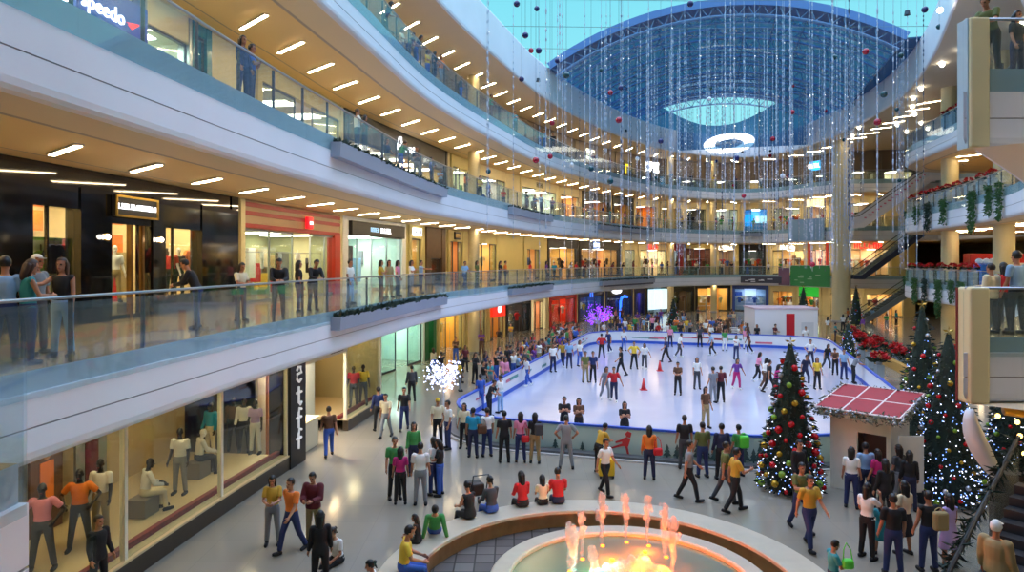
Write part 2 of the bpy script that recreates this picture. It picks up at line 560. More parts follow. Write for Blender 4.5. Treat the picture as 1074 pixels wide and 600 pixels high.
# warm globes on the roof ceiling at right
for px, py in ((986,12),(1070,28),(1009,55),(988,69),(966,94),(958,104),(957,113),(959,121),(941,132),(966,130),(951,139),(973,136),(894,149),(901,135),(1015,122)):
    d = F*(13.8)/(275-py)
    if d > 75: d = 75
    x = (px-537)/F*d
    o = mobj('downlight', ball(BM(), (0, 0, 0), .16, 10, 6), M_LAMPLOW, None, True); o.location = (x, d, ZR-.13)
    tag(o, 'warm round lamp on the grey roof ceiling at right', 'lamp', 'warm roof lamps at right')
# floodlights under the ring lighting the atrium floor
k = 0
for px, py, tx, ty, en in ((-2, 33, 3, 22, 900), (2, 52, 6, 38, 900), (12, 72, 14, 55, 900), (30, 60, 20, 42, 900), (22, 38, 10, 26, 900), (9, 20, 4, 15, 700), (-5, 22, -3, 20, 500), (29, 86, 20, 70, 900)):
    t = thing('floodlight', 'small floodlight under the roof ring, %s of the set' % nth(k), 'lamp', (px, py, ZR-.05), 0, 'floodlights under the roof ring'); k += 1
    mobj('lamp_body', tube(BM(), (0, 0, .05), (0, 0, -.2), .12, .16, 12), M_DSTEEL, t)
    ld = bpy.data.lights.new('bulb', 'SPOT'); ld.energy = en*.2; ld.spot_size = math.radians(75); ld.spot_blend = .9; ld.shadow_soft_size = .35
    ld.color = (1.0, .93, .84)
    lo = link(bpy.data.objects.new('bulb', ld), t); lo.location = (0, 0, -.24)
    dv = Vector((tx-px, ty-py, -ZR)); lo.rotation_euler = dv.to_track_quat('-Z', 'Y').to_euler()

# ------------------------------------------------------------------ planters hung on the fascias
def leaves_box(bm, x0, x1, y0, y1, z0, z1, n, size, rnd, up=.6):
    for _ in range(n):
        d = Vector((rnd.uniform(-1, 1), rnd.uniform(-1, 1), rnd.uniform(-.3, 1)+up))
        leaf(bm, (rnd.uniform(x0, x1), rnd.uniform(y0, y1), rnd.uniform(z0, z1)), d, size*rnd.uniform(.6, 1.3), .45, 0, rnd)
    return bm
M_PLANTER = mat('planter_grey_blue', (150, 158, 174), 0.4)
def planter(L, pxa, pxb, zoff, h, label):
    rnd = random.Random(int(pxa))
    sa, sb = P1.s_at_px(pxa), P1.s_at_px(pxb)
    a, tg, no = P1.at(sa)
    z = LV[L]['top'] + zoff
    t = thing('planter_box', label, 'planter', (a.x, a.y, z), 0, 'planter boxes on the fascias')
    pts = [P1.at(sa+(sb-sa)*i/14)[0] - a for i in range(15)]
    bm = sweep(BM(), pts, [(-.05, 0), (-.38, .0), (-.42, h), (-.36, h), (-.36, h-.08), (-.05, h-.08)])
    N = normals(pts)
    for i in (0, -1):
        p, q = pts[i], N[i]
        v = [bm.verts.new((p.x+q.x*o, p.y+q.y*o, zz)) for o, zz in ((-.05, 0), (-.38, 0), (-.42, h), (-.05, h))]
        bm.faces.new(v)
    mobj('trough', bm, M_PLANTER, t)
    bm = BM()
    ln = sb-sa
    for _ in range(int(70*ln)):
        u = rnd.random(); p = pts[0].lerp(pts[-1], 0)
        f = u*14; i = min(13, int(f)); p = pts[i].lerp(pts[i+1], f-i); q = N[i]
        o = -rnd.uniform(.08, .38)
        leaf(bm, (p.x+q.x*o, p.y+q.y*o, h-.05), Vector((rnd.uniform(-.9, .9), rnd.uniform(-.9, .9), rnd.uniform(.1, 1))), rnd.uniform(.12, .3), .45, 0, rnd)
    mobj('foliage', bm, M_LEAFD, t)
planter(2, 345, 462, -.62, .45, 'long planter box on the second level fascia at left, nearest one there')
planter(2, 532, 576, -.7, .45, 'planter box on the second level fascia, middle one of that level')
planter(2, 628, 684, -.8, .5, 'planter box on the second level fascia, farthest one of that level')
planter(3, 345, 462, -.75, .5, 'long planter box with dark leaves on the third level fascia, nearest one')
planter(3, 532, 576, -.75, .5, 'planter box on the third level fascia, middle one of that level')
planter(3, 626, 684, -.85, .5, 'planter box on the third level fascia, farthest one of that level')
planter(3, 776, 800, -.85, .5, 'short planter box on the third level fascia at the far end')

# ------------------------------------------------------------------ roof vault
M_VGLASS = glass_mat('vault_blue_glazing', (104, 150, 188), 0.05, 0.6, (84, 122, 166))
M_TRUSS = mat('vault_blue_steel', (120, 154, 194), 0.5, 0.2)
VROT = math.radians(-16.6)
vt = thing('barrel_vault', 'blue glazed steel barrel vault covering the far half of the oval opening', 'roof vault', (16.4, 55, ZR+2.8), VROT)
VH, VR = 13.7, 3.95
VRAD = (VH*VH + VR*VR)/(2*VR)
def vault_pt(u, y, dr=0.0):
    """u -1..1 across the arch, flat eaves beyond"""
    t = u*math.asin(VH/VRAD)
    return Vector((math.sin(t)*(VRAD+dr), y, math.cos(t)*(VRAD+dr) - (VRAD - VR)))
def vault_z(x, y):
    c, s_ = math.cos(-VROT), math.sin(-VROT)
    dx, dy = x-16.4, y-55
    lx_ = dx*c - dy*s_
    return ZR+2.8 + (math.sqrt(max(0, VRAD*VRAD-lx_*lx_)) - (VRAD-VR) if abs(lx_) < VH else 0.3) - 1.0
bm = BM()
NU, ys = 24, [i*2.9 for i in range(0, 12)]
grid = [[bm.verts.new(vault_pt(-1+2*i/NU, y)) for i in range(NU+1)] for y in ys]
for a, b in zip(grid, grid[1:]):
    for i in range(NU): bm.faces.new((a[i], a[i+1], b[i+1], b[i]))
mobj('glazing', bm, M_VGLASS, vt)
for x0, x1 in ((-VH-9, -VH), (VH, VH+9)):
    mobj('eaves_glazing', box(BM(), x0, x1, .3, ys[-1], .02, .10), M_VGLASS, vt)
for j, y in enumerate(ys):
    bm = BM()
    deep = -.95 if j in (0, 3, 6, 9, 11) else -.55
    for dr in (-.05, deep):
        polytube(bm, [vault_pt(-1+2*i/NU, y, dr) for i in range(NU+1)], .11 if dr > -.1 else .09, 4)
    for i in range(NU):
        u = -1+2*i/NU; u2 = -1+2*(i+1)/NU
        tube(bm, vault_pt(u, y, -.05), vault_pt((u+u2)/2, y, deep), .04, None, 4)
        tube(bm, vault_pt((u+u2)/2, y, deep), vault_pt(u2, y, -.05), .04, None, 4)
    mobj('arch_truss', bm, M_TRUSS, vt)
for i in range(0, NU+1, 2):
    u = -1+2*i/NU
    bm = BM(); tube(bm, vault_pt(u, 0, -.06), vault_pt(u, ys[-1], -.06), .06, None, 4)
    for j in range(len(ys)-1):
        tube(bm, vault_pt(u, ys[j], -.5), vault_pt(u, (ys[j]+ys[j+1])/2, -.06), .03, None, 4)
        tube(bm, vault_pt(u, (ys[j]+ys[j+1])/2, -.06), vault_pt(u, ys[j+1], -.5), .03, None, 4)
    mobj('purlin', bm, M_TRUSS, vt)
for ua, ub in ((-1, -.46), (.52, 1)):
    bm = BM(); n_ = 10
    top_ = [bm.verts.new(vault_pt(ua+(ub-ua)*i/n_, ys[-1])) for i in range(n_+1)]
    bot_ = [bm.verts.new((v.co.x, v.co.y, -2.6)) for v in top_]
    for i in range(n_): bm.faces.new((top_[i], bot_[i], bot_[i+1], top_[i+1]))
    mobj('end_glazing', bm, M_VGLASS, vt)
bm = BM(); n_ = 12; lo_, hi_ = [], []
for i in range(n_+1):
    u = -.46 + .98*i/n_; q = vault_pt(u, ys[-1]); w_ = min(1, abs((u-.03)/.49))
    hi_.append(bm.verts.new((q.x, q.y, .3 + (q.z-.35)*w_**2.2))); lo_.append(bm.verts.new((q.x, q.y, -2.6)))
for i in range(n_): bm.faces.new((lo_[i], lo_[i+1], hi_[i+1], hi_[i]))
mobj('end_glazing', bm, M_VGLASS, vt)
bm = BM()
rows = []
for i in range(NU+1):
    u = -1+2*i/NU
    rows.append([bm.verts.new(p) for p in (vault_pt(u, -.3, .35), vault_pt(u, -.3, -.25), vault_pt(u, 2.0, -.25), vault_pt(u, 2.0, .35))])
for a, b in zip(rows, rows[1:]):
    for k in range(4): bm.faces.new((a[k], b[k], b[(k+1) % 4], a[(k+1) % 4]))
mobj('front_arch_band', bm, mat('vault_band_blue', (84, 118, 172), .5), vt)

# suspension wires across the opening
M_WIRE = mat('wire_grey', (120, 140, 150), .4, .5)
k = 0
for y in (28, 33, 38, 43, 48, 53):
    xs = sorted(p.x for p in RING if abs(p.y-y) < 1.2)
    if not xs: continue
    o = mobj('suspension_wire', polytube(BM(), [(xs[0]+.1, y, ZR+2.6), ((xs[0]+xs[-1])/2, y, ZR+2.45), (xs[-1]-.1, y, ZR+2.6)], .02, 5), M_WIRE)
    tag(o, 'thin wire stretched across the roof opening, %s from the camera' % nth(k), 'wire', 'wires across the roof opening'); k += 1

# ring lamp
t = thing('ring_lamp', 'glowing white oval ring lamp hung below the far end of the roof', 'lamp', (27.0, 85, EYE+14.75))
t.rotation_euler = (math.radians(-13), 0, 0)
bm = lathe(BM(), [(1.75, -.12), (3.0, -.12), (3.02, .12), (1.73, .12), (1.75, -.12)], 48)
mobj('light_ring', bm, mat('ring_lamp_glow', (255, 252, 240), .5, emit=2.6), t)
bm = BM()
for a in range(4):
    tube(bm, (2.6*math.cos(a*PI/2), 2.6*math.sin(a*PI/2), .3), (2.6*math.cos(a*PI/2), 2.6*math.sin(a*PI/2), 4.5), .015, None, 5)
mobj('hanging_wire', bm, M_WIRE, t)

# ------------------------------------------------------------------ ice rink (rotated rectangle with a rounded corner)
UA = Vector((.3, .954)).normalized(); VA = Vector((UA.y, -UA.x))
def uv(u, v): return UA*u + VA*v
def rink_outline(g=0.0):
    u0, u1, v0, v1 = 24.1-g, 58.0+g, -10.8-g, 7.3+g
    pts = []
    for fu, fv, r, a0 in ((1, 0, 3.4, 0), (1, 1, 3.4, 90), (0, 1, 8.0, 180), (0, 0, 3.4, 270)):
        cu = u1-r if fu else u0+r; cv = v1-r if fv else v0+r
        for i in range(9):
            a = math.radians(a0 + 90*i/8)
            # direction: at a=0 points +u? start side -v
            pts.append(uv(cu + r*math.sin(a), cv - r*math.cos(a)))
    return pts
RO = rink_outline()
M_ICE = mat('ice', (188, 190, 208), 0.16, noise=0.05, nscale=.35, spec=.6)
bm = BM(); f = bm.faces.new([bm.verts.new((p.x, p.y, .03)) for p in RO])
bm.normal_update()
if f.normal.z < 0: f.normal_flip()
ice = mobj('ice_rink', bm, M_ICE); ice['kind'] = 'structure'; ice['label'] = 'pale lavender sheet of ice in the middle of the hall'
M_BPALE = mat('barrier_pale_green', (165, 188, 182), .35)
M_BWHITE = mat('barrier_white', (225, 226, 228), .4)
M_BLUE = mat('rink_blue', (40, 84, 190), .4)
bt = thing('rink_barrier', 'low white and pale green barrier with blue top rail around the ice', 'barrier', (RO[0].x, RO[0].y, 0))
o0 = RO[0]
loc = [p - o0 for p in RO]
def part_sweep(name, prof, m, ids=None):
    bm = BM()
    if ids is None: sweep(bm, loc, prof, True, 0, True)
    else: sweep(bm, [loc[i % len(loc)] for i in ids], prof, False, 0, True)
    return mobj(name, bm, m, bt)
area = sum(loc[i].x*loc[(i+1) % len(loc)].y - loc[(i+1) % len(loc)].x*loc[i].y for i in range(len(loc)))
sg = 1 if area < 0 else -1      # normals() gives the left of travel
allp = list(range(len(loc)))
part_sweep('barrier_panel', [(0*sg, .05), (.06*sg, .05), (.06*sg, 1.0), (0*sg, 1.0)], M_BWHITE)
part_sweep('top_rail', [(-.03*sg, 1.0), (.10*sg, 1.0), (.10*sg, 1.07), (-.03*sg, 1.07)], M_BLUE)
part_sweep('kick_strip', [(-.02*sg, .03), (.0*sg, .03), (.0*sg, .24), (-.02*sg, .24)], M_BLUE)
# which outline points belong to the near front
front = [i for i in allp if UA.dot(RO[i]) < 29.5]
fi = sorted(front); 
# contiguous run
run = fi if fi[-1]-fi[0] == len(fi)-1 else [i if i > len(loc)//2 else i+len(loc) for i in fi]
run = sorted(run)
fp = part_sweep('front_mural', [(.062*sg, .06), (.075*sg, .06), (.075*sg, .99), (.062*sg, .99)], M_BPALE, run)
part_sweep('base_step', [(.12*sg, 0.0), (.5*sg, 0.0), (.5*sg, .14), (.12*sg, .14)], mat('step_dark', (84, 86, 88), .4), run)
part_sweep('base_kerb', [(.5*sg, 0.0), (.62*sg, 0.0), (.62*sg, .06), (.5*sg, .06)], mat('kerb_pale', (188, 186, 182), .4), run)
# printed fir trees and a red skater on the front mural (flat prints, slight thickness)
def on_front(v, h, off=.085):
    p = uv(24.1 - off, v) if v < -.7 else uv(32.1 - math.sqrt((8+off)**2-(v+.7)**2), v); return Vector((p.x, p.y, h))
def print_poly(bm, pts2, vc, hc, s, mi=0):
    """pts2 outline (along the board, up) extruded a few millimetres on the near board face"""
    a = [on_front(vc + x*s, hc + y*s, .078) for x, y in pts2]; b = [on_front(vc + x*s, hc + y*s, .09) for x, y in pts2]
    o = Vector((o0.x, o0.y, 0))
    va = [bm.verts.new(p-o) for p in a]; vb = [bm.verts.new(p-o) for p in b]
    n = len(va)
    f = bm.faces.new(vb); f.material_index = mi
    for i in range(n):
        f = bm.faces.new((va[i], va[(i+1) % n], vb[(i+1) % n], vb[i])); f.material_index = mi
bm = BM(); rr = random.Random(4)
fir = [(-.05, 0), (-.05, .15), (-.3, .15), (-.12, .4), (-.22, .4), (-.08, .65), (-.14, .65), (0, 1), (.14, .65), (.08, .65), (.22, .4), (.12, .4), (.3, .15), (.05, .15), (.05, 0)]
for i in range(16): print_poly(bm, fir, -1.9+i*.30+rr.uniform(-.1, .1), .12, rr.uniform(.45, .75))
for i in range(5): print_poly(bm, fir, -6.0+i*.5+rr.uniform(-.1, .1), .12, rr.uniform(.25, .4))
mobj('printed_firs', bm, mat('print_dark_green', (58, 82, 80), .4), bt)
bm = BM()
for pts in ([(-.1, .35), (.12, .35), (.2, .62), (.05, .7), (-.12, .62)], [(.05, .7), (.2, .68), (.24, .86), (.1, .92), (0, .82)], [(-.1, .35), (-.5, .22), (-.5, .28), (-.1, .45)], [(.0, .36), (.1, .36), (.16, .05), (.08, .05)], [(-.12, .6), (-.36, .5), (-.34, .44), (-.1, .52)]):
    print_poly(bm, pts, -3.4, .06, .95)
mobj('printed_red_skater', bm, mat('print_red', (176, 40, 46), .4), bt)
# advertising smears on the left and far boards (inner faces)
bm = BM(); rr = random.Random(9)
o = Vector((o0.x, o0.y, 0))
for i in range(30):
    if i < 18: u = rr.uniform(28, 56); c = uv(u, -10.8+.012); ax = UA
    else: v = rr.uniform(-9, 3); c = uv(58.0-.012, v); ax = VA
    nrm = VA if i < 18 else -UA
    w = rr.uniform(.3, .9); z = rr.uniform(.4, .8); hh = rr.uniform(.03, .08)
    A = Vector((c.x, c.y, z)); X = Vector((ax.x, ax.y, 0)); Nn = Vector((nrm.x, nrm.y, 0))
    vs = [A - X*w - Vector((0, 0, hh)), A + X*w - Vector((0, 0, hh)), A + X*w + Vector((0, 0, hh)), A - X*w + Vector((0, 0, hh))]
    fa = [bm.verts.new(p - o) for p in vs]; fb = [bm.verts.new(p + Nn*.01 - o) for p in vs]
    mi = rr.choice((0, 0, 1, 2))
    for q in ([fb[0], fb[1], fb[2], fb[3]], [fa[0], fa[1], fb[1], fb[0]], [fa[2], fa[3], fb[3], fb[2]], [fa[1], fa[2], fb[2], fb[1]], [fa[3], fa[0], fb[0], fb[3]]):
        f = bm.faces.new(q); f.material_index = mi
mobj('printed_adverts', bm, [mat('print_teal', (90, 150, 140), .4), mat('print_pink', (214, 110, 130), .4), mat('print_red', (176, 40, 46), .4)], bt)
# cones and the red light on the ice
M_CONE = mat('cone_red', (214, 60, 60), .5)
def cone(px, py, label):
    p = on_z(px, py, .03)
    t = thing('traffic_cone', label, 'cone', (p.x, p.y, .03), 0, 'cones on the ice')
    mobj('cone_base', bbox(-.19, .19, -.19, .19, 0, .04, .01), M_CONE, t)
    mobj('cone_body', tube(BM(), (0, 0, .04), (0, 0, .62), .14, .03, 12), M_CONE, t, True)
cone(675, 409, 'small red cone on the ice, nearer of the two')
cone(692, 389, 'small red cone on the ice, farther of the two')
# zamboni shed at the far end of the ice
p = on_z(829, 363, 0)
t = thing('rink_shed', 'white box shed with a red stripe at the far end of the ice', 'shed', (p.x, p.y+2.2, 0), -.05)
mobj('shed_walls', bbox(-2.55, 2.55, -1.6, 1.6, 0, 3.0, .03), mat('shed_white', (226, 226, 230), .5), t)
mobj('red_stripe', bbox(-.02, .66, -1.63, -1.58, .65, 2.6), mat('shed_red', (190, 20, 40), .5), t)
mobj('shed_door', bbox(1.2, 2.2, -1.62, -1.58, 0, 1.9), mat('shed_grey', (205, 208, 214), .5), t)
mobj('roof_rim', bbox(-2.6, 2.6, -1.65, 1.65, 2.95, 3.08), mat('shed_pink_rim', (214, 190, 200), .5), t)

# ------------------------------------------------------------------ fountain
FC = (1.85, 13.72)
M_BENCH = mat('bench_pale_stone', (184, 174, 154), .35, noise=.06, nscale=3)
M_BROWN = mat('bench_brown_stone', (150, 112, 66), .35, noise=.15, nscale=4)
M_PAVE = tile_mat('grey_channel_paving', (120, 116, 112), (96, 92, 90), .45, .25, .02, (70, 68, 66))
ft = thing('fountain_bench', 'circular pale stone bench wall with brown sides around the fountain', 'bench', (FC[0], FC[1], 0))
def ringm(name, prof, m, n=96, par=None):
    return mobj(name, lathe(BM(), prof, n), m, par, False)
ringm('bench_top', [(3.86, .38), (3.86, .45), (3.88, .465), (4.62, .465), (4.64, .45), (4.64, .38), (3.86, .38)], M_BENCH, par=ft)
ringm('bench_wall', [(3.92, .02), (3.92, .38), (4.58, .38), (4.58, .0), (3.92, .0)], M_BROWN, par=ft)
o = mobj('fountain_paving', lathe(BM(), [(.01, .004), (.01, .012), (3.95, .012), (3.95, .004)], 64), M_PAVE); o.location = (FC[0], FC[1], 0)
struct(o, 'dark grey paving inside the fountain bench')
bt2 = thing('fountain_basin', 'round pale fountain basin with greenish water and orange lit jets', 'fountain', (FC[0]+.55, FC[1]+.15, .012))
ringm('basin_rim', [(2.95, 0), (2.88, .36), (2.84, .39), (2.5, .39), (2.46, .36), (2.46, .2)], M_BENCH, par=bt2)
mw = bpy.data.materials.new('fountain_water'); mw.use_nodes = True
b = mw.node_tree.nodes['Principled BSDF']; b.inputs['Base Color'].default_value = rgb(120, 130, 92); b.inputs['Roughness'].default_value = .12
b.inputs['Transmission Weight'].default_value = .35; b.inputs['IOR'].default_value = 1.33
nt = mw.node_tree; n1 = nt.nodes.new('ShaderNodeTexNoise'); n1.inputs['Scale'].default_value = 9; bp = nt.nodes.new('ShaderNodeBump'); bp.inputs['Strength'].default_value = .35
nt.links.new(n1.outputs['Fac'], bp.inputs['Height']); nt.links.new(bp.outputs[0], b.inputs['Normal'])
mobj('basin_floor', lathe(BM(), [(.01, .06), (2.47, .06)], 64), mat('basin_floor_ochre', (150, 138, 84), .5), bt2)
mobj('water', lathe(BM(), [(.001, .29), (2.47, .29)], 64), mw, bt2)
mf = bpy.data.materials.new('white_water_foam'); mf.use_nodes = True
nt = mf.node_tree
for n in list(nt.nodes): nt.nodes.remove(n)
out = nt.nodes.new('ShaderNodeOutputMaterial'); d1 = nt.nodes.new('ShaderNodeBsdfDiffuse'); d2 = nt.nodes.new('ShaderNodeBsdfTranslucent'); d3 = nt.nodes.new('ShaderNodeBsdfTransparent')
d1.inputs[0].default_value = (.3, .3, .3, 1); d2.inputs[0].default_value = (.85, .85, .85, 1)
m1 = nt.nodes.new('ShaderNodeMixShader'); m1.inputs[0].default_value = .6
m2 = nt.nodes.new('ShaderNodeMixShader'); m2.inputs[0].default_value = .66
nt.links.new(d1.outputs[0], m1.inputs[1]); nt.links.new(d2.outputs[0], m1.inputs[2]); nt.links.new(m1.outputs[0], m2.inputs[1]); nt.links.new(d3.outputs[0], m2.inputs[2]); nt.links.new(m2.outputs[0], out.inputs[0])
M_AMBER = mat('amber_lamp', (255, 120, 20), .5, emit=2.6, ecol=(255, 140, 30)); M_TEAL = mat('teal_lamp', (60, 220, 190), .5, emit=8)
def jet(px, py_top, d, r, label, k):
    rnd = random.Random(k)
    x = (px-537)/F*d; zt = EYE - (py_top-275)/F*d
    z0 = .29
    o = None
    bm = BM()
    n = 12
    polytube(bm, [(rnd.uniform(-.2, .2)*r, rnd.uniform(-.2, .2)*r, (zt-z0)*i/n) for i in range(n+1)], [r*(.45+.5*(i/n)**1.5)*rnd.uniform(.8, 1.15) for i in range(n)]+[r*.5], 8)
    for _ in range(26):
        a = rnd.uniform(0, 2*PI); q = rnd.uniform(.3, 1)**.6
        ball(bm, (r*1.3*math.cos(a)*rnd.random(), r*1.3*math.sin(a)*rnd.random(), (zt-z0)*q), r*rnd.uniform(.25, .6), 6, 4, (1, 1, 1.5))
    o = mobj('fountain_jet', bm, mf, None, True); o.location = (x, d, z0)
    t = thing('jet_lamp', 'amber lamp at the foot of the %s fountain jet from the left' % nth(k), 'lamp', (x, d-.16, z0), 0, 'amber lamps at the feet of the jets')
    mobj('lens', ball(BM(), (0, 0, .02), .05, 10, 6, (1, 1, .5)), M_AMBER, t)
    ld = bpy.data.lights.new('bulb', 'SPOT'); ld.energy = 420; ld.spot_size = math.radians(34); ld.spot_blend = .6; ld.shadow_soft_size = .05; ld.color = (1, .17, .02)
    lo = link(bpy.data.objects.new('bulb', ld), t); lo.location = (0, -.05, .07); lo.rotation_euler = Vector((0, .12, 1)).to_track_quat('-Z', 'Y').to_euler()
    tag(o, label, 'water jet', 'fountain water jets')
jets = [(597, 548, 14.6, .09), (610, 538, 15.2, .08), (631, 518, 15.9, .10), (656, 519, 16.1, .085), (679, 520, 15.9, .09), (697, 528, 15.3, .09), (706, 545, 14.5, .11), (622, 573, 13.3, .09), (602, 556, 13.9, .12)]
for k, (a, b_, d, r) in enumerate(sorted(jets)):
    jet(a, b_, d, r, 'column of lit water rising in the fountain, %s from the left' % nth(k), k)
bm = BM(); rnd = random.Random(3)
for _ in range(420):
    a = rnd.uniform(0, 2*PI); q = math.sqrt(rnd.random())*1.05
    h = max(.05, .75*(1-q/1.15))*rnd.uniform(.25, 1.0)
    ball(bm, (q*1.05*math.cos(a), q*.9*math.sin(a), h), rnd.uniform(.03, .09), 6, 4, (1, 1, 1.2))
o = mobj('water_foam', bm, mf, None, True); o.location = (2.5, 13.65, .29); o['kind'] = 'stuff'
tag(o, 'churning orange lit spray in the middle of the fountain basin', 'water')
for k, (x, y, c, en) in enumerate(((2.2, 13.3, 0, 60), (2.9, 13.3, 0, 70), (2.55, 13.9, 0, 70), (3.2, 14.2, 0, 60), (2.2, 15.0, 0, 30), (1.35, 13.5, 1, 30), (1.9, 14.3, 1, 20), (3.0, 15.4, 0, 34))):
    t = thing('underwater_lamp', '%s underwater lamp in the fountain, %s of the set' % ('teal' if c else 'amber', nth(k)), 'lamp', (x, y, .3), 0, 'underwater fountain lamps')
    mobj('lens', ball(BM(), (0, 0, .02), .05, 10, 6, (1, 1, .4)), M_TEAL if c else M_AMBER, t)
    ld = bpy.data.lights.new('bulb', 'POINT'); ld.energy = en*2.0; ld.shadow_soft_size = .12; ld.color = (.15, .9, .7) if c else (1, .15, .008)
    lo = link(bpy.data.objects.new('bulb', ld), t); lo.location = (0, 0, .2)
# ------------------------------------------------------------------ Christmas trees
M_FIR = mat('fir_green', (18, 40, 30), .7, noise=.35, nscale=5)
BALLC = [mat('bauble_red', (190, 16, 26), .2), mat('bauble_gold', (196, 158, 50), .2, .5), mat('bauble_green', (120, 160, 50), .25), mat('bauble_silver', (200, 204, 210), .2, .6)]
M_LEDW = mat('tree_light_white', (225, 232, 255), .5, emit=2.0)
M_LEDB = mat('tree_light_blue', (120, 160, 255), .5, emit=1.8)
def xmas_tree(x, y, h, r, label, nb, nl, seed, group='Christmas trees', needles=1500, blue=.5, bsize=.062):
    rnd = random.Random(seed)
    t = thing('christmas_tree', label, 'christmas tree', (x, y, 0), 0, group)
    mobj('trunk', tube(BM(), (0, 0, 0), (0, 0, h*.9), r*.09, r*.02, 8), mat('bark', (70, 50, 36), .8), t)
    def rad(z): return r*(1 - z/h)**.76*(1 if z > .1*h else .93+.07*z/(.1*h))
    bm = BM()
    skinrings(bm, [ringpts(Vector((0, 0, .12*1.0 + (h-.15)*i/8)), rad((h-.1)*i/8)*.72+.01, rad((h-.1)*i/8)*.72+.01, Vector((1, 0, 0)), Vector((0, 1, 0)), 12) for i in range(9)])
    for _ in range(needles):
        z = h*(1-math.sqrt(rnd.random()))*.99 + .08
        a = rnd.uniform(0, 2*PI); q = rad(min(z, h*.995))*rnd.uniform(.66, .98)
        d = Vector((math.cos(a), math.sin(a), rnd.uniform(-.5, .25)))
        leaf(bm, (q*math.cos(a), q*math.sin(a), z), d, rnd.uniform(.10, .22)*min(1, .4+r*.6), .35, 0, rnd)
    mobj('foliage', bm, M_FIR, t)
    bms = []
    for m in BALLC:
        b = ball(BM(), (0, 0, 0), 1, 10, 7); me = bpy.data.meshes.new('bauble')
        for f in b.faces: f.smooth = True
        b.to_mesh(me); b.free(); me.materials.append(m); bms.append(me)
    for i in range(nb):
        z = h*(1-math.sqrt((i+.5)/nb))*.97+.1; a = i*2.39996; q = rad(z)*.98
        o = link(bpy.data.objects.new('bauble', rnd.choices(bms, (5, 3, 3, 2))[0]), t)
        o.location = (q*math.cos(a), q*math.sin(a), z); k = bsize*rnd.uniform(.8, 1.35); o.scale = (k, k, k)
    for nm, m, n in (('white_lights', M_LEDW, int(nl*(1-blue))), ('blue_lights', M_LEDB, int(nl*blue))):
        if n <= 0: continue
        b = BM()
        for _ in range(n):
            z = h*(1-math.sqrt(rnd.random()))*(.8 if bsize < .08 else .5)+.06; a = rnd.uniform(0, 2*PI); q = rad(z)*rnd.uniform(.92, 1.04)
            ball(b, (q*math.cos(a), q*math.sin(a), z), rnd.uniform(.012, .022), 5, 4)
        o = mobj(nm, b, m, t); o['kind'] = 'stuff'
    b = BM()
    for k in range(5):
        a = 2*PI*k/5
        p = [Vector((math.cos(a)*.16, 0, h+.12+math.sin(a)*.16))] 
        leaf(b, (0, 0, h+.05), Vector((math.sin(a), 0.0, math.cos(a))), .18, .5, 0, random.Random(1))
    mobj('star', b, BALLC[1], t)
    return t
xmas_tree(8.4, 20.6, 4.4, 1.02, 'tall Christmas tree with red and gold baubles left of the red roofed kiosk', 100, 300, 1, blue=.45, bsize=.085)
xmas_tree(12.6, 19.7, 4.8, 1.1, 'bright Christmas tree covered in white lights right of the red roofed kiosk', 90, 620, 2, blue=.5)
xmas_tree(14.0, 23.3, 5.35, 1.0, 'Christmas tree behind the bright one, right of the kiosk', 80, 420, 3, blue=.5)
xmas_tree(16.4, 22.4, 4.2, .9, 'Christmas tree half hidden behind the cream corner pier', 50, 260, 4, blue=.4)
pt = on_z(893, 385, 0)
xmas_tree(23.4, 47.5, 2.6, .75, 'small blue lit Christmas tree on the walk right of the ice', 24, 200, 5, needles=500, blue=.7)
xmas_tree(28.6, 67, 4.4, 1.0, 'dark Christmas tree beyond the white rink shed', 30, 70, 6, needles=500)
xmas_tree(37.3, 74, 4.2, .9, 'Christmas tree at the far right by the tall column', 20, 70, 7, needles=500)
xmas_tree(17.0, 72.0, 3.0, .8, 'Christmas tree beyond the far end of the ice, middle', 24, 80, 8, needles=400)
# white LED blossom tree and the purple one
def blossom_tree(px, py, d, h, r, col, label, emit, seed, zc=0):
    rnd = random.Random(seed)
    x = (px-537)/F*d
    t = thing('light_tree', label, 'light tree', (x, d, 0))
    bm = tube(BM(), (0, 0, 0), (0, 0, h*.7), .06, .03, 8)
    tips = []
    for i in range(16):
        a = i*2.4; el = rnd.uniform(.2, 1.3)
        p = Vector((math.cos(a)*math.cos(el)*r, math.sin(a)*math.cos(el)*r, h*.55 + math.sin(el)*r*.9))
        polytube(bm, [(0, 0, h*.45), p*.5 + Vector((0, 0, h*.25)), p], .018, 5); tips.append(p)
    mobj('branches', bm, mat('light_tree_branch', (210, 210, 215), .5), t)
    bm = BM()
    for _ in range(260):
        p = rnd.choice(tips); q = p*rnd.uniform(.6, 1.05) + Vector((0, 0, h*.5))*rnd.uniform(0, .3) + Vector((rnd.gauss(0, .12), rnd.gauss(0, .12), rnd.gauss(0, .1)))
        if q.z < h*.4: continue
        ball(bm, q, rnd.uniform(.025, .055), 6, 4)
    o = mobj('light_blossoms', bm, mat('blossom_%d' % seed, col, .5, emit=emit), t); o['kind'] = 'stuff'
p = on_z(465, 428, 0)
blossom_tree(465, 428, p.y, 2.2, .95, (215, 222, 255), 'white blossom light tree beside the near left corner of the ice', 1.6, 11)
blossom_tree(628, 352, 60, 3.0, 1.3, (150, 60, 255), 'purple lit tree behind the far left corner of the ice', 1.6, 12)

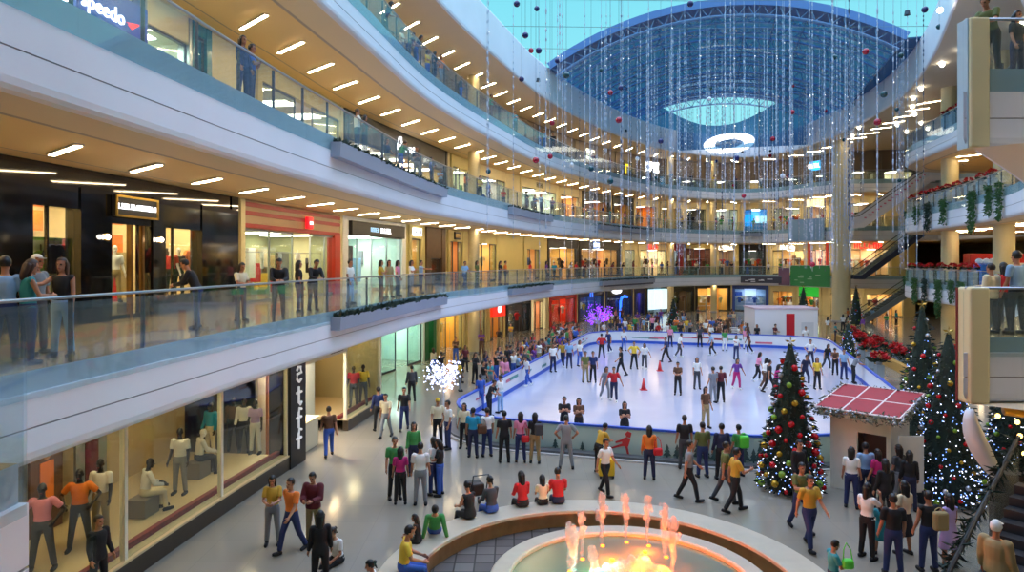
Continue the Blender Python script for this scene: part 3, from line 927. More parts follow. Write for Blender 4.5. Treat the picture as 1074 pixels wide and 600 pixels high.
# ------------------------------------------------------------------ kiosk
kt = thing('kiosk', 'small cream kiosk hut with a red panelled roof edged with garland', 'kiosk', (9.72, 20.85, 0), math.radians(-45))
M_KW = mat('kiosk_cream', (240, 232, 208), .5, noise=.04)
KW, KD = 1.68, 1.8
bm = BM(); box(bm, 0, KW, .06, KD, 0, 2.3)
bmesh.ops.delete(bm, geom=[f for f in bm.faces if f.calc_center_median().y < .1 or f.calc_center_median().z > 2.2], context='FACES')
mobj('hut_walls', bm, M_KW, kt)
bm = BM(); box(bm, 0, .78, 0, .06, 0, 2.3); box(bm, 1.56, KW, 0, .06, 0, 2.3); box(bm, .78, 1.56, 0, .06, 1.8, 2.3); box(bm, .78, 1.56, 0, .06, 0, .9)
bmesh.ops.remove_doubles(bm, verts=bm.verts, dist=1e-4)
mobj('front_wall', bm, M_KW, kt)
mobj('counter', bbox(.76, 1.58, -.14, .1, .9, .95, .01), mat('kiosk_counter', (150, 120, 90), .5), kt)
mobj('inner_curtain', bbox(.78, 1.56, .5, .55, .9, 1.8), mat('kiosk_inside', (96, 76, 72), .7), kt)
def rp3(a, b):
    return Vector((-.33 + 2.35*a, -.36 + 2.5*b, 2.47 + .36*b))
M_RROOF = mat('kiosk_red_roof', (158, 6, 24), .55, noise=.1, nscale=5)
for i in range(3):
    for j in range(2):
        bm = BM()
        a0, a1, b0, b1 = i/3+.012, (i+1)/3-.012, j/2+.015, (j+1)/2-.015
        v = [bm.verts.new(rp3(*q)) for q in ((a0, b0), (a1, b0), (a1, b1), (a0, b1))] + [bm.verts.new(rp3(*q)-Vector((0, 0, .06))) for q in ((a0, b0), (a1, b0), (a1, b1), (a0, b1))]
        for q in ((0,1,2,3),(7,6,5,4),(0,4,5,1),(1,5,6,2),(2,6,7,3),(3,7,4,0)): bm.faces.new([v[k] for k in q])
        mobj('roof_panel', bm, M_RROOF, kt)
bm = BM()
for q in (0, 1/3, 2/3, 1): tube(bm, rp3(q, 0)-Vector((0, 0, .02)), rp3(q, 1)-Vector((0, 0, .02)), .035, None, 6)
for q in (0, .5, 1): tube(bm, rp3(0, q)-Vector((0, 0, .02)), rp3(1, q)-Vector((0, 0, .02)), .035, None, 6)
mobj('roof_bars', bm, mat('kiosk_white_bar', (236, 220, 216), .5), kt)
bm = BM(); rnd = random.Random(5)
for a, b in ((rp3(0, 0), rp3(1, 0)), (rp3(1, 0), rp3(1, 1)), (rp3(0, 0), rp3(0, 1)), (rp3(0, 1), rp3(1, 1))):
    for _ in range(330):
        q = a.lerp(b, rnd.random()) - Vector((rnd.uniform(-.1, .1), rnd.uniform(-.1, .1), rnd.uniform(-.03, .26)))
        leaf(bm, q, Vector((rnd.uniform(-1, 1), rnd.uniform(-1, 1), rnd.uniform(-.8, .6))), rnd.uniform(.08, .16), .4, 0, rnd)
mobj('roof_garland', bm, mat('garland_grey_green', (104, 106, 84), .7, noise=.35, nscale=9), kt)
bm = BM()
for a, b in ((rp3(0, 0), rp3(1, 0)), (rp3(1, 0), rp3(1, 1))):
    for _ in range(26):
        q = a.lerp(b, rnd.random()) - Vector((rnd.uniform(-.08, .08), rnd.uniform(0, .12), rnd.uniform(-.02, .2)))
        ball(bm, q, rnd.uniform(.03, .06), 6, 4)
mobj('garland_baubles', bm, BALLC[3], kt)['kind'] = 'stuff'
mobj('fascia_beam', box(BM(), -.25, 1.95, -.3, -.24, 2.22, 2.4), M_KW, kt)
t = thing('display_board', 'white notice board standing at the right side of the kiosk', 'board', (11.25, 19.25, 0), .1)
mobj('board_panel', bbox(-.38, .38, -.02, .02, .35, 1.95, .01), mat('board_white', (214, 212, 204), .5), t)
for x in (-.34, .34): mobj('board_leg', bbox(x-.025, x+.025, -.15, .15, 0, .4), M_DSTEEL, t)

# ------------------------------------------------------------------ columns
M_COL = mat('column_pale_stone', (208, 196, 156), .4, noise=.05, nscale=.6)
def column(x, y, r, z0, z1, label, L, m=M_COL):
    t = thing('column', label, 'column', (x, y, z0))
    mobj('shaft', tube(BM(), (0, 0, 0), (0, 0, z1-z0), r, None, 24), m, t, False)
    mobj('base_ring', tube(BM(), (0, 0, .0), (0, 0, .15), r*1.08, None, 24), M_STEEL, t, False)
column(38.2, 79.2, 1.0, 0, ZR, 'tall pale column beside the far escalators, rising through every level', 0)
k = 0
for L, z0, z1 in ((1, 0, LV[2]['bot']), (2, LV[2]['top'], LV[3]['bot']), (3, LV[3]['top'], LV[4]['bot']), (4, LV[4]['top'], ZR)):
    lv = {1: 'ground', 2: 'second', 3: 'third', 4: 'top'}[L]
    i = 0
    for pxc in (538, 722, 762):
        p, tg, no = P1.at(P1.s_at_px(pxc)); q = p + no*3.1
        column(q.x, q.y, .42, z0, z1, 'round pale column behind the %s level railing, %s along the far curve' % (lv, ORD[i]), L); i += 1
    i = 0
    for s in (21.5, 31, 45, 55.5):
        p, tg, no = P2.at(s); q = p + no*2.2
        column(q.x, q.y, .62, z0, z1, 'thick pale column on the right side of the %s level, %s from the far end' % (lv, ORD[i]), L); i += 1

# ------------------------------------------------------------------ escalators at the far right
M_STEP = mat('escalator_step', (62, 64, 70), .5, .4)
M_ESCD = mat('escalator_dark_side', (58, 64, 84), .4, .3)
def escalator(x0, x1, y, z0, z1, w, side, label, glass=True, print_=False):
    t = thing('escalator', label, 'escalator', (x0, y, z0))
    dx, dz = x1-x0, z1-z0
    n = 22
    bm = BM()
    for i in range(n):
        a, b = dx*i/n, dx*(i+1)/n
        h = dz*(i+1)/n
        box(bm, a, b, -w/2+.12, w/2-.12, h-.35, h)
    mobj('steps', bm, M_STEP, t)
    for s in (-1, 1):
        yy = s*w/2
        bm = BM()
        v = [(-.9, -.3), (.3, -.3), (dx+.6, dz-.45), (dx+1.8, dz-.45), (dx+1.8, dz+.05), (dx+.3, dz+.12), (-.1, .15), (-.9, .12)]
        f0 = [bm.verts.new((a, yy-.06, b)) for a, b in v]; f1 = [bm.verts.new((a, yy+.06, b)) for a, b in v]
        bm.faces.new(f0[::-1]); bm.faces.new(f1)
        for i in range(len(v)):
            j = (i+1) % len(v); bm.faces.new((f0[i], f0[j], f1[j], f1[i]))
        bmesh.ops.recalc_face_normals(bm, faces=bm.faces)
        mobj('side_skirt', bm, side, t)
        bm = BM()
        v = [(-.9, .1), (-.1, .14), (dx+.3, dz+.1), (dx+1.6, dz+.04), (dx+1.6, dz+.9), (dx+.2, dz+.98), (-.2, 1.0), (-.9, .92)]
        f0 = [bm.verts.new((a, yy-.015, b)) for a, b in v]; f1 = [bm.verts.new((a, yy+.015, b)) for a, b in v]
        bm.faces.new(f0[::-1]); bm.faces.new(f1)
        for i in range(len(v)):
            j = (i+1) % len(v); bm.faces.new((f0[i], f0[j], f1[j], f1[i]))
        mobj('balustrade_panel', bm, mat('escalator_white_print', (206, 208, 222), .4) if print_ else M_BALGLASS, t)
        if print_ and s < 0:
            bm = BM(); rnd = random.Random(8)
            for i in range(16):
                a = dx*(i+.8)/17; c = dz*a/dx + .55
                box(bm, a, a+rnd.uniform(.2, .45), yy-.035, yy-.015, c-.08, c+.09)
            mobj('printed_lettering_marks', bm, mat('escalator_print_rose', (190, 110, 140), .5), t)
        mobj('handrail', polytube(BM(), [(-1.0, yy, .5), (-.95, yy, .9), (-.2, yy, 1.03), (dx+.2, yy, dz+1.02), (dx+1.6, yy, dz+.95), (dx+1.7, yy, dz+.5)], .045, 6), M_MBLACK, t)
    return t
z2, z3, z4 = LV[2]['top'], LV[3]['top'], LV[4]['top']
escalator(39.8, 47.4, 78.6, z3, z4, 1.5, mat('escalator_white_side', (214, 214, 224), .4), 'white sided escalator rising from the third to the top level', print_=True)
escalator(39.8, 47.4, 78.4, z2, z3, 1.5, M_ESCD, 'dark escalator rising from the second to the third level')
escalator(39.8, 47.4, 78.4, 0, z2, 1.5, mat('escalator_grey_side', (120, 128, 134), .4), 'grey sided escalator rising from the ground to the second level')

# ------------------------------------------------------------------ planting on the right balconies
def hanging_plant(L, s, ln, w, label, seed, m=M_LEAF):
    rnd = random.Random(seed)
    p, tg, no = P2.at(s)
    t = thing('hanging_plant', label, 'plant', (p.x, p.y, LV[L]['top']), 0, 'plants trailing over the right balconies')
    bm = BM()
    for _ in range(int(230*w*max(.6, ln))):
        u = rnd.uniform(-w/2, w/2); q = rnd.random()**1.3
        z = .35 - (ln+.35)*q*(1-.3*abs(2*u/w)*rnd.random())
        pp = tg*u - no*(.16 + .12*rnd.random())
        leaf(bm, (pp.x, pp.y, z), Vector((rnd.uniform(-.6, .6)-no.x*.4, rnd.uniform(-.6, .6)-no.y*.4, rnd.uniform(-1, .2))), rnd.uniform(.12, .26), .45, 0, rnd)
    mobj('foliage', bm, m, t)
    mobj('pot', bbox(-.2, .2, -.0, .3, -.02, .2, .02), M_PLANTER, t).rotation_euler = (0, 0, math.atan2(tg.y, tg.x))
def poinsettia(x, y, z, r, label, group, seed, stand=None):
    rnd = random.Random(seed)
    t = thing('poinsettia', label, 'poinsettia', (x, y, z), 0, group)
    base = 0
    if stand:
        mobj('pedestal', bbox(-.2, .2, -.2, .2, 0, stand, .02), mat('pedestal_blue_grey', (150, 168, 186), .4), t); base = stand
    mobj('pot', tube(BM(), (0, 0, base), (0, 0, base+.22), .14, .18, 10), M_PLANTER, t)
    bm = BM()
    for _ in range(40):
        a = rnd.uniform(0, 2*PI); leaf(bm, (r*.4*math.cos(a)*rnd.random(), r*.4*math.sin(a)*rnd.random(), base+.22), Vector((math.cos(a), math.sin(a), rnd.uniform(-.2, .5))), r*rnd.uniform(.5, .9), .5, 0, rnd)
    mobj('leaves', bm, M_LEAFD, t)
    bm = BM()
    for _ in range(70):
        a = rnd.uniform(0, 2*PI); q = rnd.random()
        leaf(bm, (r*.7*math.cos(a)*q, r*.7*math.sin(a)*q, base+.3+.25*(1-q)*r/.4), Vector((math.cos(a), math.sin(a), rnd.uniform(0, .9))), r*rnd.uniform(.35, .6), .6, 0, rnd)
    mobj('bracts', bm, M_RED, t)
def s2_px(px):
    best, bs = 1e9, 0
    i = 0.0
    while i < P2.len:
        p = P2.at(i)[0]
        if 33 < p.y < 62.5 and abs(px_of(p.x, p.y)-px) < best: best, bs = abs(px_of(p.x, p.y)-px), i
        i += .2
    return bs
for k, (px, ln, w) in enumerate(((955, 1.6, 1.2), (965, 1.2, 1.0), (976, 1.9, 1.0), (993, 1.5, 1.0), (1024, 2.4, 1.3), (1042, 1.5, 1.1), (1053, 1.9, .9))):
    hanging_plant(3, s2_px(px), ln, w, 'green plant trailing over the right third level balcony, %s from the left' % ORD[k], 30+k, M_LEAFD if k == 2 else M_LEAF)
for k, (px, ln, w) in enumerate(((953, .6, 1.2), (963, 1.8, 1.1), (973, 2.0, .9), (988, 2.5, 1.0), (1001, 1.2, 1.0), (1012, .5, 1.4))):
    hanging_plant(2, s2_px(px), ln, w, 'green plant trailing over the right second level planter wall, %s from the left' % ORD[k], 50+k, M_LEAFD if k == 2 else M_LEAF)
k = 0
for L, lst in ((3, (947, 955, 962, 970, 978, 986, 996, 1008, 1020, 1032)), (2, (950, 958, 968, 980, 992, 1004, 1013)), (4, (984, 992, 1000))):
    for i, px in enumerate(lst):
        p, tg, no = P2.at(s2_px(px))
        q = p + no*.45
        poinsettia(q.x, q.y, LV[L]['top'], .38, 'red poinsettia behind the right %s level railing, %s from the left' % (NAMES[L], ORD[i]), 'poinsettias on the right balconies', 70+k, 1.0); k += 1
for i, (px, py) in enumerate(((903, 376), (912, 386), (922, 402))):
    p = on_z(px, py, 0); poinsettia(p.x, p.y, 0, .62, 'red poinsettia on a blue grey pedestal beside the ice, %s from the far end' % ORD[i], 'poinsettias beside the ice', 95+i, 1.05)
# stone bed of poinsettias at the right of the rink
t = thing('flower_bed', 'long ochre edged bed of dark shrubs right of the ice', 'flower bed', (30, 52, 0))
pa, pb = on_z(872, 350, .5), on_z(955, 388, .5)
d = (pb-pa); d.z = 0; ax = d.normalized(); nn = Vector((-ax.y, ax.x, 0)); 
if nn.x < 0: nn = -nn
bm = BM()
o3 = Vector((30, 52, 0))
for a, b, z0_, z1_ in ((0, .35, 0, .55), (2.2, 2.4, 0, .55)):
    v = [pa+nn*a, pb+nn*a, pb+nn*b, pa+nn*b]
    lo_ = [bm.verts.new((q.x-30, q.y-52, z0_)) for q in v]; hi_ = [bm.verts.new((q.x-30, q.y-52, z1_)) for q in v]
    bm.faces.new(hi_)
    for i in range(4): bm.faces.new((lo_[i], lo_[(i+1) % 4], hi_[(i+1) % 4], hi_[i]))
bmesh.ops.recalc_face_normals(bm, faces=bm.faces)
mobj('bed_edging', bm, mat('bed_ochre', (196, 150, 72), .5), t)
bm = BM(); rnd = random.Random(6)
for _ in range(1500):
    q = pa.lerp(pb, rnd.random()) + nn*rnd.uniform(.4, 2.3) - o3
    leaf(bm, (q.x, q.y, .35+rnd.random()*.6), Vector((rnd.uniform(-1, 1), rnd.uniform(-1, 1), rnd.uniform(0, 1))), rnd.uniform(.15, .3), .45, 0, rnd)
mobj('shrubs', bm, M_LEAFD, t)
for i, f in enumerate((.1, .28, .42, .55, .66, .78, .92)):
    q = pa.lerp(pb, f) + nn*(.8 if i % 2 else 1.3); poinsettia(q.x, q.y, .3, .55, 'red poinsettia growing in the ochre edged bed, %s from the far end' % ORD[i], 'poinsettias in the flower bed', 110+i, .3)

# red stand, blue decoration on the right second level
p, tg, no = P2.at(s2_px(972)); q = p + no*5
t = thing('promotion_stand', 'red promotion stand behind the planter wall at right', 'stand', (q.x, q.y, z2), -.3)
mobj('stand_body', bbox(-2.2, 2.2, -.8, .8, 0, 2.3, .06), mat('stand_red', (176, 20, 30), .5), t)
mobj('stand_counter', bbox(-2.3, 2.3, -1.0, -.7, .95, 1.05, .02), M_WHITE, t)
mobj('stand_panel', bbox(.3, 1.9, -.84, -.8, 1.2, 1.6), M_WHITE, t)
p, tg, no = P2.at(s2_px(1002)); q = p + no*2.5
for i, dx in enumerate((-.9, 0, .9)):
    t = thing('blue_gift_figure', 'bright blue bow topped gift decoration on the right second level, %s from left' % ORD[i], 'decoration', (q.x+dx, q.y, z2), 0, 'blue gift decorations')
    M_BL = mat('gift_blue', (40, 110, 220), .35)
    mobj('gift_box', bbox(-.4, .4, -.4, .4, 0, 1.5, .05), M_BL, t)
    bm = BM(); ball(bm, (-.25, 0, 1.7), .28, 10, 7, (1, .5, .8)); ball(bm, (.25, 0, 1.7), .28, 10, 7, (1, .5, .8)); ball(bm, (0, 0, 1.65), .14, 8, 6)
    mobj('bow', bm, mat('gift_white', (190, 214, 244), .4), t, True)

# banners hung on the far galleries
def banner(pxa, pxb, L, zt, zb, m, label, marks=None):
    sa, sb = P1.s_at_px(pxa), P1.s_at_px(pxb)
    a, b = P1.at(sa), P1.at(sb)
    A = a[0]-a[2]*.3; B = b[0]-b[2]*.3
    c = (A+B)/2; d = B-A; w = d.length/2
    t = thing('banner', label, 'banner', (c.x, c.y, LV[L]['top']+zt), math.atan2(d.y, d.x))
    mobj('cloth', bbox(-w, w, -.01, .01, zb-zt, 0), m, t)
    mobj('banner_pole', tube(BM(), (-w-.1, 0, 0), (w+.1, 0, 0), .03, None, 6), M_STEEL, t)
    if marks:
        bm = BM(); rnd = random.Random(3)
        for i in range(7):
            x = rnd.uniform(-w*.8, w*.5); z = (zb-zt)*rnd.uniform(.15, .85)
            box(bm, x, x+rnd.uniform(.3, .9), -.022, -.012, z, z+.12)
        mobj('printed_marks', bm, marks, t)
banner(831, 872, 2, 1.25, -1.35, mat('banner_green', (52, 138, 76), .6), 'green banner hung over the second level railing at the far right', mat('banner_marks', (150, 190, 160), .6))
banner(818, 830, 2, .9, -1.3, mat('banner_mauve', (120, 86, 110), .6), 'narrow mauve banner beside the green one on the second level')
banner(828, 866, 3, 1.1, -1.6, mat('banner_blue_grey', (140, 170, 192), .6), 'pale blue grey banner hung over the third level railing')
banner(776, 822, 2, -.2, -1.1, mat('banner_dark_band', (76, 74, 86), .6), 'dark lettered band on the second level fascia, far end', M_WHITE)
banner(631, 683, 2, -.75, -.95, mat('banner_dark_band', (76, 74, 86), .6), 'dark lettered strip along the far second level planter')

# ------------------------------------------------------------------ hanging light strings
M_STR = mat('string_white', (176, 186, 204), .5)
M_STRD = mat('string_dark', (66, 82, 108), .5)
M_BEAD = mat('string_bead_light', (255, 246, 230), .5, emit=1.6)
def string_mesh(ln, seed, r, m):
    rnd = random.Random(seed)
    bm = BM()
    tube(bm, (0, 0, 0), (0, 0, -ln), r, None, 5)
    z = -1.0
    while z > -ln:
        ball(bm, (0, 0, z), rnd.uniform(.03, .045), 5, 4, (1, 1, rnd.uniform(1.5, 4)))
        z -= rnd.uniform(.25, .7)
    me = bpy.data.meshes.new('ornament_string'); bm.to_mesh(me); bm.free(); me.materials.append(m)
    bm = BM()
    for _ in range(int(ln*.14)):
        ball(bm, (.03, 0, -rnd.uniform(.25, 1)*ln), .03, 5, 4)
    m2 = bpy.data.meshes.new('bead_lights'); bm.to_mesh(m2); bm.free(); m2.materials.append(M_BEAD)
    return me, m2
SM = {}
SR = [.012]
BB = []
for nm, c in (('bauble_navy', (40, 40, 92)), ('bauble_crimson', (160, 26, 52)), ('bauble_teal_dark', (28, 70, 76)), ('bauble_white', (225, 225, 230))):
    b = ball(BM(), (0, 0, 0), 1, 12, 8)
    for f in b.faces: f.smooth = True
    me = bpy.data.meshes.new('bauble'); b.to_mesh(me); b.free(); me.materials.append(mat(nm, c, .2)); BB.append(me)
rnd = random.Random(21)
ringpoly = [(p.x, p.y) for p in RING]
def inside(x, y):
    c = False; n = len(ringpoly)
    for i in range(n):
        (x1, y1), (x2, y2) = ringpoly[i], ringpoly[i-1]
        if (y1 > y) != (y2 > y) and x < (x2-x1)*(y-y1)/(y2-y1)+x1: c = not c
    return c
rows_y = [30, 33, 38, 43, 48, 53, 57, 61, 66, 71, 76]
k = 0
def hang_string(x, y, ztop, ln, dark=False, bb=0):
    key = (int(ln), dark, rnd.randrange(2))
    if key not in SM: SM[key] = string_mesh(ln, k, SR[0], M_STRD if dark else M_STR)
    me, m2 = SM[key]
    o = link(bpy.data.objects.new('ornament_string', me)); o.location = (x, y, ztop)
    c = link(bpy.data.objects.new('bead_lights', m2), o); c['kind'] = 'stuff'
    tag(o, 'thin white beaded light string hanging in the atrium' if not dark else 'dark ornament string hanging in the atrium', 'light string', 'hanging dark strings' if dark else 'hanging white light strings')
    for i in range(bb):
        b = link(bpy.data.objects.new('bauble', rnd.choice(BB)), o); b.location = (0, 0, -ln*rnd.uniform(.3, 1.0)); r = rnd.uniform(.13, .2); b.scale = (r, r, r)
cnt = 0
tries = 0
while cnt < 230 and tries < 6000:
    tries += 1
    y = rnd.choice(rows_y[3:] if rnd.random() < .8 else rows_y)
    px = rnd.uniform(505, 985) if rnd.random() < .8 else rnd.uniform(610, 900)
    x = (px-537)/F*y
    if not inside(x, y) or not all(inside(x+a, y+b) for a, b in ((1, 0), (-1, 0), (0, 1), (0, -1))): continue
    zt = ZR+2.5 if y < 60 - (x-2)*.29 else vault_z(x, y)
    ln = rnd.choice((9, 11, 13, 15, 17)) if y < 55 else rnd.choice((12, 14, 16, 18, 19))
    hang_string(x, y, zt, ln, rnd.random() < .12, 1 if rnd.random() < .14 else 0)
    cnt += 1; k += 1
# the single baubles seen high against the sky and roof ring at left
for i, (px, py, c) in enumerate(((542, 4, 0), (563, 9, 0), (551, 37, 0), (557, 53, 1), (565, 53, 0), (547, 83, 0), (594, 79, 2), (579, 129, 1), (562, 168, 1), (577, 164, 1), (649, 126, 1), (693, 148, 0), (970, 10, 0), (945, 58, 2), (927, 99, 2), (985, 28, 2), (908, 54, 1), (875, 60, 2), (772, 166, 0), (651, 92, 0), (724, 4, 0), (620, 177, 2), (640, 190, 2))):
    d = 36 + (i*7) % 14
    p = at_d(px, py, d)
    t = tag(link(bpy.data.objects.new('hanging_bauble', BB[c])), '%s bauble hanging on a thread high in the atrium, %s of the set' % (('navy', 'crimson', 'dark teal', 'white')[c], nth(i)), 'bauble', 'baubles hanging high in the atrium')
    t.location = p; r = .17; t.scale = (r, r, r)
    b = mobj('thread', tube(BM(), (0, 0, .9), (0, 0, (ZR+2.5-p.z)/r), .05, None, 4), M_STRD, t)
# ------------------------------------------------------------------ shops
WALLP = {off: Path(offset(C1, off)) for off in (5.0, 1.35)}
WR = Path(offset(C2, 9.5))
ZF = {1: 0.0, 2: z2, 3: z3, 4: z4}
ZC = {1: LV[2]['bot'], 2: LV[3]['bot'], 3: LV[4]['bot'], 4: ZR}
LNAME = {1: 'ground', 2: 'second', 3: 'third', 4: 'top'}
M_SGLASS = glass_mat('shop_glass', (238, 246, 244), .05)
# goods prototypes
def shirt_goods_mesh():
    bm = BM()
    v = [(-.16, 0), (-.17, .5), (-.3, .36), (-.36, .44), (-.18, .68), (-.07, .70), (0, .66), (.07, .70), (.18, .68), (.36, .44), (.3, .36), (.17, .5), (.16, 0)]
    f0 = [bm.verts.new((a, -.06, b)) for a, b in v]; f1 = [bm.verts.new((a, .06, b)) for a, b in v]
    bm.faces.new(f0); bm.faces.new(f1[::-1])
    for i in range(len(v)):
        j = (i+1) % len(v); bm.faces.new((f0[j], f0[i], f1[i], f1[j]))
    bmesh.ops.recalc_face_normals(bm, faces=bm.faces)
    bmesh.ops.bevel(bm, geom=bm.edges[:], offset=.025, segments=1, affect='EDGES')
    polytube(bm, [(0, 0, .66), (0, 0, .78), (.04, 0, .82), (.08, 0, .79)], .008, 5)
    me = bpy.data.meshes.new('hanging_garment'); bm.to_mesh(me); bm.free(); me.materials.append(M_WHITE); return me
def stack_goods_mesh():
    bm = BM(); rnd = random.Random(2)
    for i in range(5):
        b = bbox(-.2+rnd.uniform(-.02, .02), .2+rnd.uniform(-.02, .02), -.14, .14, i*.07, i*.07+.062, .02)
        me = bpy.data.meshes.new('tmp'); b.to_mesh(me); b.free(); bm.from_mesh(me); bpy.data.meshes.remove(me)
    me = bpy.data.meshes.new('folded_clothes'); bm.to_mesh(me); bm.free(); me.materials.append(M_WHITE); return me
def bag_goods_mesh():
    bm = bbox(-.2, .2, -.08, .08, 0, .3, .03)
    polytube(bm, [(-.12, 0, .28), (-.1, 0, .45), (0, 0, .52), (.1, 0, .45), (.12, 0, .28)], .015, 6)
    me = bpy.data.meshes.new('handbag'); bm.to_mesh(me); bm.free(); me.materials.append(M_WHITE); return me
def shoe_goods_mesh():
    bm = BM(); capsule(bm, (-.1, 0, .05), (.1, 0, .04), .055, .04, 8); capsule(bm, (-.1, 0, .05), (-.1, 0, .12), .045, .04, 8, False, True)
    box(bm, -.15, .15, -.045, .045, -.005, .012)
    me = bpy.data.meshes.new('shoe'); bm.to_mesh(me); bm.free(); me.materials.append(M_WHITE); return me
GOODS = {'garment': (shirt_goods_mesh(), 'hanging_garment', 'clothes'), 'stack': (stack_goods_mesh(), 'folded_clothes', 'clothes'), 'bag': (bag_goods_mesh(), 'handbag', 'bag'), 'shoe': (shoe_goods_mesh(), 'display_shoe', 'shoe')}
CNAME = {'red': (196, 30, 38), 'orange': (226, 120, 40), 'yellow': (226, 190, 60), 'green': (60, 140, 70), 'teal': (40, 140, 150), 'blue': (50, 90, 180), 'navy': (30, 36, 70), 'purple': (110, 60, 150),
         'pink': (224, 140, 170), 'white': (232, 232, 228), 'grey': (130, 134, 140), 'black': (22, 22, 26), 'brown': (96, 64, 42), 'cream': (226, 212, 176), 'maroon': (92, 24, 36), 'khaki': (160, 140, 96),
         'magenta': (180, 30, 110), 'olive': (96, 104, 52), 'mustard': (196, 156, 50), 'lilac': (186, 160, 210), 'turquoise': (30, 150, 190), 'dark blue': (34, 48, 96), 'light blue': (140, 176, 214), 'dark grey': (64, 66, 72)}
def cmat(c): return mat('cloth_' + c.replace(' ', '_'), CNAME[c], .75)
def put_goods(kind, par_matrix, x, y, z, c, label, group, s=1.0, rz=0.0):
    me, nm, cat = GOODS[kind]
    o = link(bpy.data.objects.new(nm, me))
    o.matrix_world = par_matrix @ Matrix.Translation((x, y, z)) @ Matrix.Rotation(rz, 4, 'Z') @ Matrix.Scale(s, 4)
    o.material_slots[0].link = 'OBJECT'; o.material_slots[0].material = cmat(c)
    tag(o, label, cat, group)
    return o
def marks(parent, loc, n, size, m, seed, pitch=None):
    """a row of n small upright letter-like strokes, as the far signs read in the photograph"""
    rnd = random.Random(seed); bm = BM()
    w = size*.62; x = -n*w/2
    for i in range(n):
        a, b, c, d = x+.08*w, x+.78*w, -size*.36, size*.36
        st = size*.11
        box(bm, a, a+st, -.012, .012, c, d)
        k = rnd.randrange(5)
        if k in (0, 1): box(bm, b-st, b, -.012, .012, c, d)
        if k in (0, 2): box(bm, a, b, -.012, .012, d-st, d)
        if k in (1, 2, 3): box(bm, a, b, -.012, .012, -st/2, st/2)
        if k in (2, 3, 4): box(bm, a, b, -.012, .012, c, c+st)
        x += w
    o = mobj('sign_lettering', bm, m, parent); o.location = loc
    return o
COVER = {1: [], 2: [], 3: [], 4: []}
